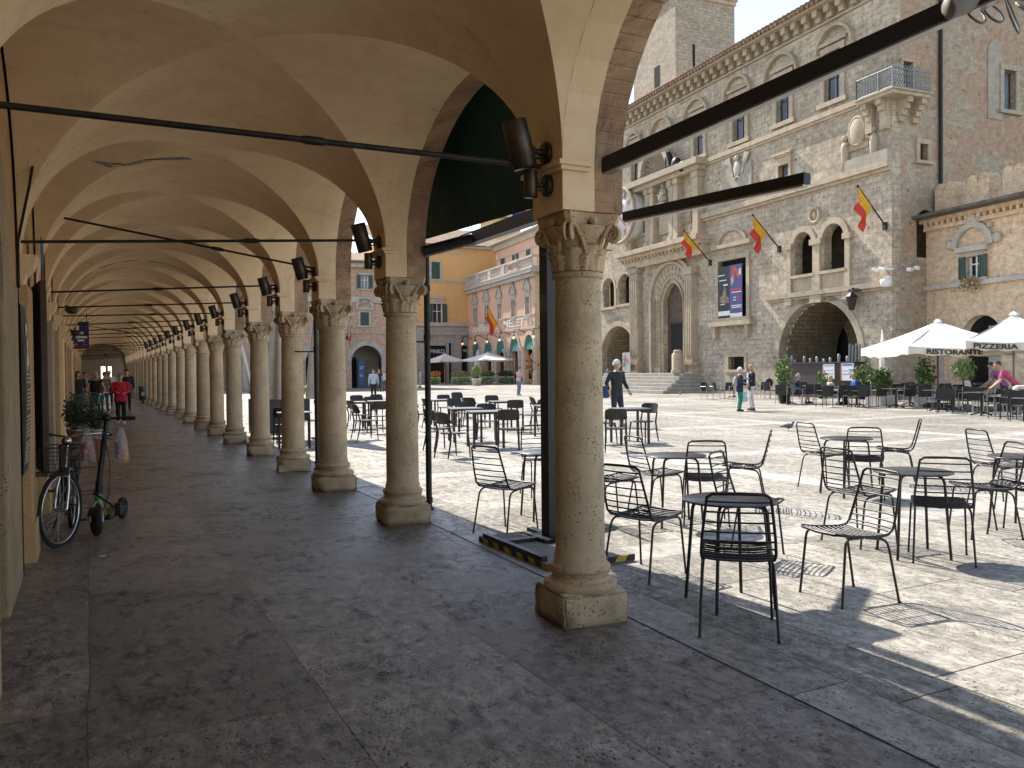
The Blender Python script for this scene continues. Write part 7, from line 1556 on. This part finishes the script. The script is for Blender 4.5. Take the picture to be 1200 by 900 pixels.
# ------------------------------------------------------------------ terrace in front of the palace
canvas = plain('white_canvas', (.82, .80, .76), .8, 0, .06, 3); beige = plain('beige_canvas', (.60, .54, .44), .85, 0, .15, 4); polewood = plain('reddish_pole', (.16, .055, .03), .5, 0, .25, 8)
letter = plain('dark_letters', (.035, .03, .03), .7)
def parasol(label, loc, rz, half, ze, za, val, word=None, polemat=polewood, mat=canvas, base=True, side=0, cell=8, grp=None, pr=.035, wsx=None):
    t = thing('parasol', label, 'parasol', loc, rz, grp); m = MB(); c = [(-half, -half), (half, -half), (half, half), (-half, half)]
    for k in range(4):
        a, b = Vector((*c[k], ze)), Vector((*c[(k + 1) % 4], ze)); top = Vector((0, 0, za))
        m.grid(lambda u, v: tuple((a.lerp(b, u)).lerp(top, v) - Vector((0, 0, .10 * math.sin(PI * u) * (1 - v) * math.sin(PI * (v * .5 + .5)) + .05 * math.sin(PI * v)))), cell, cell)
    m.lathe([(.0, za + .10), (.06, za + .08), (.16, za - .02)], 8); m.build('canopy', mat, t)
    m = MB()
    for k in range(4):
        a, b = Vector((*c[k], ze)), Vector((*c[(k + 1) % 4], ze)); nn = (a + b).normalized()
        def vf(u, v, o=0): return tuple(a.lerp(b, u) - Vector((0, 0, .10 * math.sin(PI * u) + val * v * (1 - .12 * abs(math.sin(u * PI * 5))))) + nn * (.02 * math.sin(u * 24) * v + o))
        m.grid(vf, 30, 3); m.grid(lambda u, v: vf(1 - u, v, -.006), 30, 3)
    vo = m.build('valance', mat if mat is not canvas else plain('shaded_valance_%d' % len(bpy.data.materials), (.74, .66, .52), .85, 0, .1, 4), t)  # white hanging edge tinted beige, its shade put into the colour
    m = MB(); m.tube([(0, 0, 0), (0, 0, za)], pr, 10); m.build('pole', polemat, t)
    m = MB()
    for x, y in c: m.tube([(0, 0, za - .06), (x * .98, y * .98, ze + .0)], .016, 6); m.tube([(0, 0, za - .75), (x * .5, y * .5, (ze + za) / 2 - .03)], .014, 6)
    m.build('ribs', polemat, t)
    if base: m = MB(); m.box((0, 0, .05), (.8, .8, .10), bev=.02); m.tube([(-.45, 0, .14), (.45, 0, .14)], .03, 6); m.tube([(0, -.45, .14), (0, .45, .14)], .03, 6); m.build('base', blackmetal, t)
    if word:
        rzs = side * PI / 2; mid = (Vector((*c[side], 0)) + Vector((*c[(side + 1) % 4], 0))) / 2; nn = mid.normalized(); o = text('lettering', word, val * .82, letter, t, tuple(mid + nn * .035 + Vector((0, 0, ze - .10 - val * .5))), (PI / 2, 0, rzs), .006, bold=.006)
        w_ = max(v.co.x for v in o.data.vertices) * 2
        k_ = wsx[0] / w_ if wsx else min(1.6, half * 1.55 / w_)
        for v in o.data.vertices: v.co.x = v.co.x * k_ + (wsx[1] if wsx else 0)
        for v in o.data.vertices: v.co.y += .10 * (1 - math.cos(min(1, abs(v.co.x) / half) * PI / 2) ** 1.0) * .9
    return t
x, y = G(1099, 477); ang = math.atan2(-y, -x)   # the diagonal points nearly at the square
parasol('left white parasol with dark lettering on its hanging edge', (x, y, 0), rad(-28), 2.08, 2.30, 3.28, .30, 'RISTORANTE', side=0, wsx=(2.0, -.45), grp='white parasols of the terrace')
x, y = G(1188, 480); parasol('right white parasol with dark lettering, higher and cut by the picture edge', (x, y, 0), rad(-58), 1.45, 2.45, 3.38, .30, 'PIZZERIA', side=0, wsx=(1.35, -.55), polemat=rail, grp='white parasols of the terrace')
woven = plain('woven_dark', (.030, .028, .026), .7, 0, .3, 30, .3); silver = plain('silver_legs', (.42, .42, .41), .35, .7, .1, 10)
def make_terrace_chair():
    t = thing('terrace_chair', 'x', 'chair', group='dark woven terrace chairs'); m = MB(); m.box((0, 0, .44), (.46, .44, .035), bev=.01); m.build('seat', woven, t)
    m = MB(); m.grid(lambda u, v: ((u - .5) * .46, .21 + .07 * v + .03 * (1 - (2 * u - 1) ** 2), .46 + .38 * v), 8, 5); m.grid(lambda u, v: ((.5 - u) * .46, .235 + .07 * v + .03 * (1 - (2 * u - 1) ** 2), .46 + .38 * v), 8, 5); m.b2(-.23, .23, .28, .305, .835, .85); m.build('backrest', woven, t)
    for sx in (-1, 1):
        m = MB(); m.tube([(sx * .235, -.2, 0), (sx * .235, -.2, .64), (sx * .235, -.1, .655), (sx * .235, .25, .655)], .014, 6); m.build('leg', silver, t); m = MB(); m.tube([(sx * .23, .23, 0), (sx * .235, .21, .44), (sx * .235, .29, .84)], .014, 6); m.build('leg', silver, t)
    return t
def make_terrace_table():
    t = thing('terrace_table', 'x', 'table', group='dark terrace tables'); m = MB(); m.box((0, 0, .73), (.72, .72, .025), bev=.006); m.build('tabletop', plain('terrace_top', (.09, .09, .09), .3), t)
    m = MB(); m.tube([(0, 0, .03), (0, 0, .72)], .035, 8); m.build('pillar', blackmetal, t)
    m = MB(); [m.tube([(0, 0, .12), (.3 * math.cos(a), .3 * math.sin(a), .02)], .025, 6) for a in (PI / 4, 3 * PI / 4, 5 * PI / 4, 7 * PI / 4)]; m.build('cross_foot', blackmetal, t); return t
tc = make_terrace_chair(); tt = make_terrace_table(); ntc = [0]; ntt = [0]
spots = [(829, 468, 180, 'at the far left end of the terrace, turned to the square'), (842, 467, 100, 'second from the left end of the terrace'), (852, 468, 250, 'just left of the green trousers'), (894, 467, 250, 'right of the blonde woman with a jacket over it'), (903, 468, 90, 'beside the blonde woman, second to her right'), (917, 474, 60, 'left of the silver table by the tall plant'),
    (948, 473, 30, 'with its back to the viewer beside the man in navy'), (934, 473.4, 128, 'under the seated man in navy'), (960, 473, 40, 'between the man in navy and the fair haired woman'), (974, 474.5, 110, 'under the fair haired woman'), (1003, 474.5, -55, 'under the man in blue'), (985, 476, 20, 'in front of the pair at the terrace'), (1014, 476, 60, 'left of the white planter box'), (1020, 469, 190, 'behind the white planter box'),
    (1052, 474, 50, 'right of the white planter box'), (1062, 477, 20, 'left of the cross footed table'), (1072, 470, 200, 'behind the cross footed table'), (1085, 478, 60, 'left of the parasol pole'), (1112, 479, 40, 'right of the parasol pole'), (1122, 480, 20, 'with an ochre cushion under the left parasol'), (1134, 482, 40, 'between the two parasol poles'), (1142, 474, 200, 'behind the menu table'), (1148, 484, -30, 'beside the child in red'), (1160, 481, 150, 'under the child in red'), (1166, 487, 15, 'in front with silver legs at the right'), (1180, 488, 30, 'at the right edge of the terrace'), (1194, 489, 20, 'last at the right picture edge'), (1152, 472, 210, 'far back under the right parasol')]
for px, py, fc, lb in spots: put(tc, ntc, px, py, fc, 'dark terrace chair ' + lb)
for px, py, lb in [(925, 474, 'terrace table in front of the man in navy'), (988, 474, 'terrace table between the pair sitting at the terrace'), (1023, 473, 'terrace table left behind the white planter'), (1066, 475, 'cross footed terrace table right of the white planter'), (1100, 482, 'terrace table close to the reddish parasol pole'), (1134, 478, 'terrace table with white menus under the left parasol'), (1172, 483, 'terrace table where the people in pink lean'), (1192, 480, 'terrace table at the right picture edge'), (860, 466, 'terrace table behind the two standing women')]: put(tt, ntt, px, py, 10, lb)
def gp(px, py): x, y = G(px, py); return (x, y, 0)
cushion = plain('ochre_cushion', (.34, .19, .05), .8); x, y = G(1122, 480); m = MB(); m.box((0, 0, 0), (.44, .10, .36), bev=.03); o = m.build('cushion', cushion, None, (x - .1, y - .12, .66), (0, 0, PI - rad(20))); tag(o, 'ochre cushion on the back of a terrace chair under the left parasol', 'cushion')
x, y = G(1134, 478); m = MB(); m.box((0, 0, 0), (.22, .02, .30), rx=rad(-20)); o = m.build('menu_card', white_paint, None, (x, y, .88), (0, 0, -.6)); tag(o, 'white menu card standing on the terrace table', 'menu')
m = MB(); m.box((0, 0, 0), (.5, .25, .3), bev=.1); x, y = G(1197, 489); o = m.build('jacket', beige, None, (x, y, .82), (0, 0, PI - rad(20))); tag(o, 'beige jacket over a terrace chair at the right picture edge', 'jacket')
x, y = G(903, 468); m = MB(); m.sphere((0, 0, 0), .24, 12, 8, (1, .6, 1)); o = m.build('jacket', cloth((.02, .02, .025)), None, (x, y + .1, .82)); tag(o, 'black jacket draped over a terrace chair right of the blonde woman', 'jacket')
potted('shrub in a long white planter box at the middle of the terrace', gp(1033, 475), .50, .42, whitepot, .62, .55, 900, .085, sl, 0, .38, seed=11)
potted('tall slim plant in a black pot left of the man in navy', gp(919, 473), .26, .42, blackmetal, .38, .85, 420, .09, sl, .0, seed=12)
potted('leafy shrub in a pale box left of the reddish parasol pole', gp(1085, 475), .38, .45, whitepot, .52, .72, 620, .085, sl, .0, .35, seed=13)
potted('light green shrub far back under the two parasols', gp(1130, 470), .3, .6, blackmetal, .50, .55, 420, .085, sl[1:], .25, seed=14)
potted('shrub behind the terrace right of the dark bar', gp(1010, 468), .3, .45, blackmetal, .55, .55, 420, .085, sl, .2, seed=15)
potted('small shrub in front of the dark bar', gp(964, 467), .25, .45, blackmetal, .32, .40, 260, .08, sl, .15, seed=16)
x, y = G(1027, 474.2); m = MB(); m.lathe([(.02, 0), (.05, .3), (.09, .9), (.10, 1.5), (.06, 2.2), (.02, 2.75), (0, 2.8)], 10); o = m.build('folded_parasol', canvas, None, (x + .6, y + .2, .35)); tag(o, 'slim closed white parasol against the palace corner', 'parasol')
# bar counter inside the big archway
br = thing('bar_counter', 'dark brown bar counter filling the big palace archway', 'counter', pal.location, pal.rotation_euler.z); q0, q1 = F.p(913.5, 440, -.6), F.p(1005.5, 440, -.6); zt = F.p(960, 424.5, -.6)[1]
m = MB(); m.b2(q0[0], q1[0], -.75, -.55, .0, zt); m.b2(q0[0], q1[0], -.85, .6, zt - .06, zt); m.build('front_panel', plain('bar_brown', (.060, .038, .032), .6, 0, .15, 3), br); dk_ = q0[0]
m = MB(); rr = random.Random(2)
for k in range(9): m = MB(); xx = q0[0] + .4 + k * .5 + rr.uniform(-.15, .15); jh = rr.uniform(.18, .55); jh *= .75; m.lathe([(.06, 0), (.08, jh * .8), (.05, jh), (0, jh)], 8, (xx, -.2, zt)); m.build('jar', MATS.get('bar_jars') or plain('bar_jars', (.30, .33, .33), .3), br)
m = MB(); [m.tube([(q1[0] - .2 - .22 * k, -.3, zt), (q1[0] - .2 - .2 * k, -.3, zt + .85 + .06 * (k % 2))], .055, 8) for k in range(4)]; m.build('bottles', plain('bar_bottles', (.18, .20, .20), .2), br)
bluel = plain('notice_blue', (.10, .14, .45), .6)
for k, (a, b_, t1, t2, lb) in enumerate(((965, 978, 426.5, 444, 'white framed notice on the left of the bar front'), (986.5, 1000.5, 425.5, 446, 'white notice with a blue heading on the right of the bar front'))):
    q = F.box(a, b_, t1, t2, -.8); t_ = thing('notice_board', lb, 'notice', pal.location, pal.rotation_euler.z); m = MB(); m.b2(q[0], q[1], -.82, -.77, q[2], q[3]); m.build('sheet', white_paint, t_); m = MB(); m.b2(q[0] - .06, q[0], -.83, -.76, q[2], q[3]); m.build('wooden_edge', terra, t_)
    m = MB(); h_ = q[3] - q[2]; w_ = q[1] - q[0]
    for f, g_ in ((.86, .07), (.55, .02), (.35, .03)): m.b2(q[0] + w_ * .1, q[1] - w_ * .08, -.826, -.819, q[2] + h_ * f, q[2] + h_ * (f + (g_ if k else .02)))
    m.build('printed_lines', bluel, t_)
# flowers on the window ledge of the buff house
fx0, fx1, fz0, fz1 = Z.box(1125, 1149, 322, 340, -.3); t_ = thing('window_flowers', 'trailing cream flowers on the ledge of the green shuttered window', 'flowers', piz.location, piz.rotation_euler.z); m = MB(); leaves(m, ((fx0 + fx1) / 2, -.32, (fz0 + fz1) / 2), (fx1 - fx0) / 2, .25, (fz1 - fz0) / 2, 420, .07, random.Random(8), .1, 2); m.build('blossom', [plain('cream_flower', (.62, .52, .36), .7), sl[1]], t_); m = MB(); m.b2(fx0 + .2, fx1 - .2, -.45, -.22, fz0 + .25, fz0 + .5); m.build('flower_box', terra, t_)

# ------------------------------------------------------------------ terrace of the pink cafe
cg = 'open parasols of the pink cafe terrace'
for k, (px, py, hw, ze, za, lb) in enumerate(((572, 450.5, 27, 421, 413, 'open white parasol in the middle of the pink cafe terrace'), (521.5, 449.5, 22, 422.5, 414.5, 'open white parasol at the left end of the pink cafe terrace'))):
    x, y = G(px, py); d = Vector((x, y, 0)).dot(FW); parasol(lb, (x, y, 0), YAW * -1 + rad(38), hw / FPX * d / 1.28, hgt(px, ze, x, y), hgt(px, za, x, y), .18, grp=cg, base=False, polemat=plain('wood_pole_%d' % k, (.35, .18, .08), .6), pr=.09)
for k, (px, pt, lb) in enumerate(((606, 405.5, 'leftmost of the closed beige parasols'), (615, 404.5, 'middle one of the closed beige parasols'), (622.5, 402.5, 'rightmost of the closed beige parasols'), (561, 409, 'closed grey beige parasol behind the open cafe parasol'))):
    x, y = G(px, 449.5); zt = hgt(px, pt, x, y); t_ = thing('closed_parasol', lb + ' on the pink cafe terrace', 'parasol', (x, y, 0), 0, 'closed parasols of the pink cafe'); m = MB(); rr = random.Random(k)
    m.grid(lambda u, v: ((.62 * (1 - v) ** .7 * (1 if v > .06 else .85) * (1 + .16 * math.sin(u * 2 * PI * 7)) + .06) * math.cos(2 * PI * u), (.62 * (1 - v) ** .7 + .06) * math.sin(2 * PI * u), 1.1 + (zt - 1.1) * v), 42, 10); m.build('folded_canvas', beige, t_); m = MB(); m.tube([(0, 0, 0), (0, 0, zt + .1)], .05, 8); m.build('pole', polewood, t_)
fl = [plain('orange_flower', (.75, .25, .08), .7), sl[2], sl[1], plain('yellow_green_leaf', (.30, .36, .06), .6)]
boxm = plain('terrace_box_green', (.42, .47, .38), .8, 0, .25, 2)
for k, (a, b_, ms, lb) in enumerate(((504, 516, 0, 'orange flowering planter at the left end of the cafe terrace'), (529, 553, 1, 'long planter of green leaves and orange flowers left of the big pot'), (562, 581, 2, 'long planter of low yellow green leaves right of the big pot'), (583, 603, 3, 'long planter of reddish low plants in front of the closed parasols'))):
    r0_, r1_ = ray(a, 450), ray(b_, 450); d_ = 92.0 + k * .5; x0, y0 = (r0_ * (d_ / r0_.dot(FW)))[:2]; x1, y1 = (r1_ * (d_ / r1_.dot(FW)))[:2]; L_ = math.hypot(x1 - x0, y1 - y0); t_ = thing('flower_planter', lb, 'planter', ((x0 + x1) / 2, (y0 + y1) / 2, 0), math.atan2(y1 - y0, x1 - x0)); m = MB(); m.box((0, 0, .55), (L_, .6, .12)); m.b2(-L_ / 2, L_ / 2, -.3, .3, .75, .9)
    n = int(L_ / .5)
    for q in range(n + 1): m.b2(-L_ / 2 + q * L_ / n - .04, -L_ / 2 + q * L_ / n + .04, -.3, -.22, 0, .75)
    m.build('trough', boxm, t_); m = MB(); mats = [[fl[0], fl[0], sl[1]], [fl[1], fl[3], fl[0]], [fl[3], fl[1], sl[1]], [plain('dry_red_leaf', (.22, .07, .04), .8), sl[1], sl[0]]][ms]; leaves(m, (0, 0, 1.15), L_ / 2, .35, .38, 500, .14, random.Random(k + 20), .0, 3); m.build('flowers', mats, t_); m = MB(); leaves(m, (0, -.2, .45), L_ / 2, .3, .42, 380, .14, random.Random(k + 40), .0, 3); m.build('greenery', [sl[1], sl[2], boxm], t_)
potted('young tree in a big pale pot standing before the pink cafe terrace', gp(558.5, 452), .5, .75, whitepot, .5, .55, 300, .13, sl[1:], .25, seed=30)
potted('dry looking tall plant beside the closed parasols of the pink cafe', gp(624, 451), .4, .6, terra, .8, 1.2, 400, .14, [sl[0], fl[0], terra], .3, seed=31)
# ------------------------------------------------------------------ folded canopies and planter between the middle columns
for k, (px, py, pt, w_, lb) in enumerate(((367, 519, 330, .36, 'tall closed cream parasol between the third and fourth columns'), (315, 519, 352, .40, 'tall closed cream parasol behind the fifth column'))):
    x, y = G(px, py); x += .5; y += 1.0; zt = min(3.6, hgt(px, pt, x, y)); t_ = thing('closed_parasol', lb, 'parasol', (x, y, 0), 0, 'closed parasols beside the columns'); m = MB()
    m.grid(lambda u, v: ((w_ * (1 - v) ** .55 * (1 + .18 * math.sin(u * 2 * PI * 6)) + .03) * math.cos(2 * PI * u), (w_ * (1 - v) ** .55 * (1 + .18 * math.sin(u * 2 * PI * 6)) + .03) * math.sin(2 * PI * u), .95 + (zt - .95) * v), 48, 12); m.build('folded_canvas', beige, t_); m = MB(); m.tube([(0, 0, 0), (0, 0, zt + .08)], .03, 8); m.lathe([(0, 0), (.3, 0), (.3, .06), (.05, .08)], 16); m.build('pole', rail, t_)
x, y = G(296, 512); t_ = thing('planter_screen', 'black planter box with yellow green plants seen between the fifth and sixth columns', 'planter', (x + .6, y + 1.2, 0), .0); m = MB(); m.box((0, 0, .45), (.9, .5, .9), bev=.01); m.build('box', blackmetal, t_); m = MB(); leaves(m, (0, 0, 1.08), .42, .24, .2, 260, .07, random.Random(50), 0, 2); m.build('foliage', [fl[3], sl[2]], t_)
x, y = G(340, 492); t_ = thing('planter_screen', 'black planter box with yellow flowers seen between the fourth and third columns', 'planter', (x, y, 0), .1); m = MB(); m.box((0, 0, .35), (1.2, .5, .7), bev=.01); m.build('box', blackmetal, t_); m = MB(); leaves(m, (0, 0, 1.0), .6, .3, .38, 380, .08, random.Random(51), 0, 2); m.build('foliage', [fl[3], sl[2]], t_)
for k, (a, b_, lb) in enumerate((((303, 395), (301, 500), 'upright white pole between the fifth and sixth columns'), ((291, 420), (301, 500), 'leaning white pole between the fifth and sixth columns'))):
    x, y = G(301, 505); x += .25; y += .5; z1 = hgt(a[0], a[1], x, y); m = MB(); x1, y1 = G(a[0], a[1], z1) if abs(z1 - CAMH) > .05 else (x, y); m.box((0, 0, 1.3), (.07, .07, 2.6)); m.box((0, 0, .02), (.3, .3, .04)); o = m.build('white_pole', white_paint, None, (x, y, 0), (0, -rad(13) if k else 0, 0)); tag(o, lb, 'pole')
# second, denser rows of the terrace with dark legs
tc2 = None
more = [(1046, 470, 160, 'behind the long white planter, nearest the palace corner'), (1057, 471, 20, 'in the second row right of the white planter'), (1078, 474, 100, 'right of the cross footed table'), (1092, 472, 190, 'behind the reddish parasol pole'), (1104, 473, 30, 'just right of the reddish pole in the second row'), (1116, 474, 170, 'in the second row under the left parasol'), (1126, 476, 60, 'between the ochre cushion and the white menus'), (1098, 482, 15, 'close in front of the reddish pole'), (1108, 484, 60, 'in the front row right of the reddish pole'), (1140, 484, 40, 'in the front row below the white menus'), (1154, 477, 100, 'in the second row left of the leaning people'), (1172, 490, 10, 'in the front row below the leaning people'), (1186, 492, 30, 'in the front row at the right edge'), (1168, 478, 180, 'behind the leaning people'), (1199, 494, 10, 'cut by the right edge in the front row'), (998, 477, 30, 'in front of the man in blue'), (1008, 478, 20, 'second in front of the man in blue'), (966, 477, 15, 'in front of the fair haired woman'), (945, 468, 190, 'behind the man in navy'), (1028, 477, 10, 'in front of the long white planter')]
for j, (px, py, fc, lb) in enumerate(more):
    o = dup(tc, None, None, 'dark legged terrace chair ' + lb); x, y = G(px, py); o.location = (x, y, 0); o.rotation_euler = (0, 0, PI - rad(fc))
    for ch in o.children:
        if ch.name.startswith('leg'):
            if tc2 is None: tc2 = {}
            if ch.data.name not in tc2: me = ch.data.copy(); me.materials[0] = blackmetal; tc2[ch.data.name] = me
            ch.data = tc2[ch.data.name]
for px, py, lb in ((1115, 481, 'terrace table in the front row right of the reddish pole'), (1150, 487, 'terrace table in the front row left of the leaning people'), (1050, 478, 'terrace table just right of the long planter'), (1004, 476, 'terrace table with a dark cloth before the man in blue')): put(tt, ntt, px, py, 14, lb)
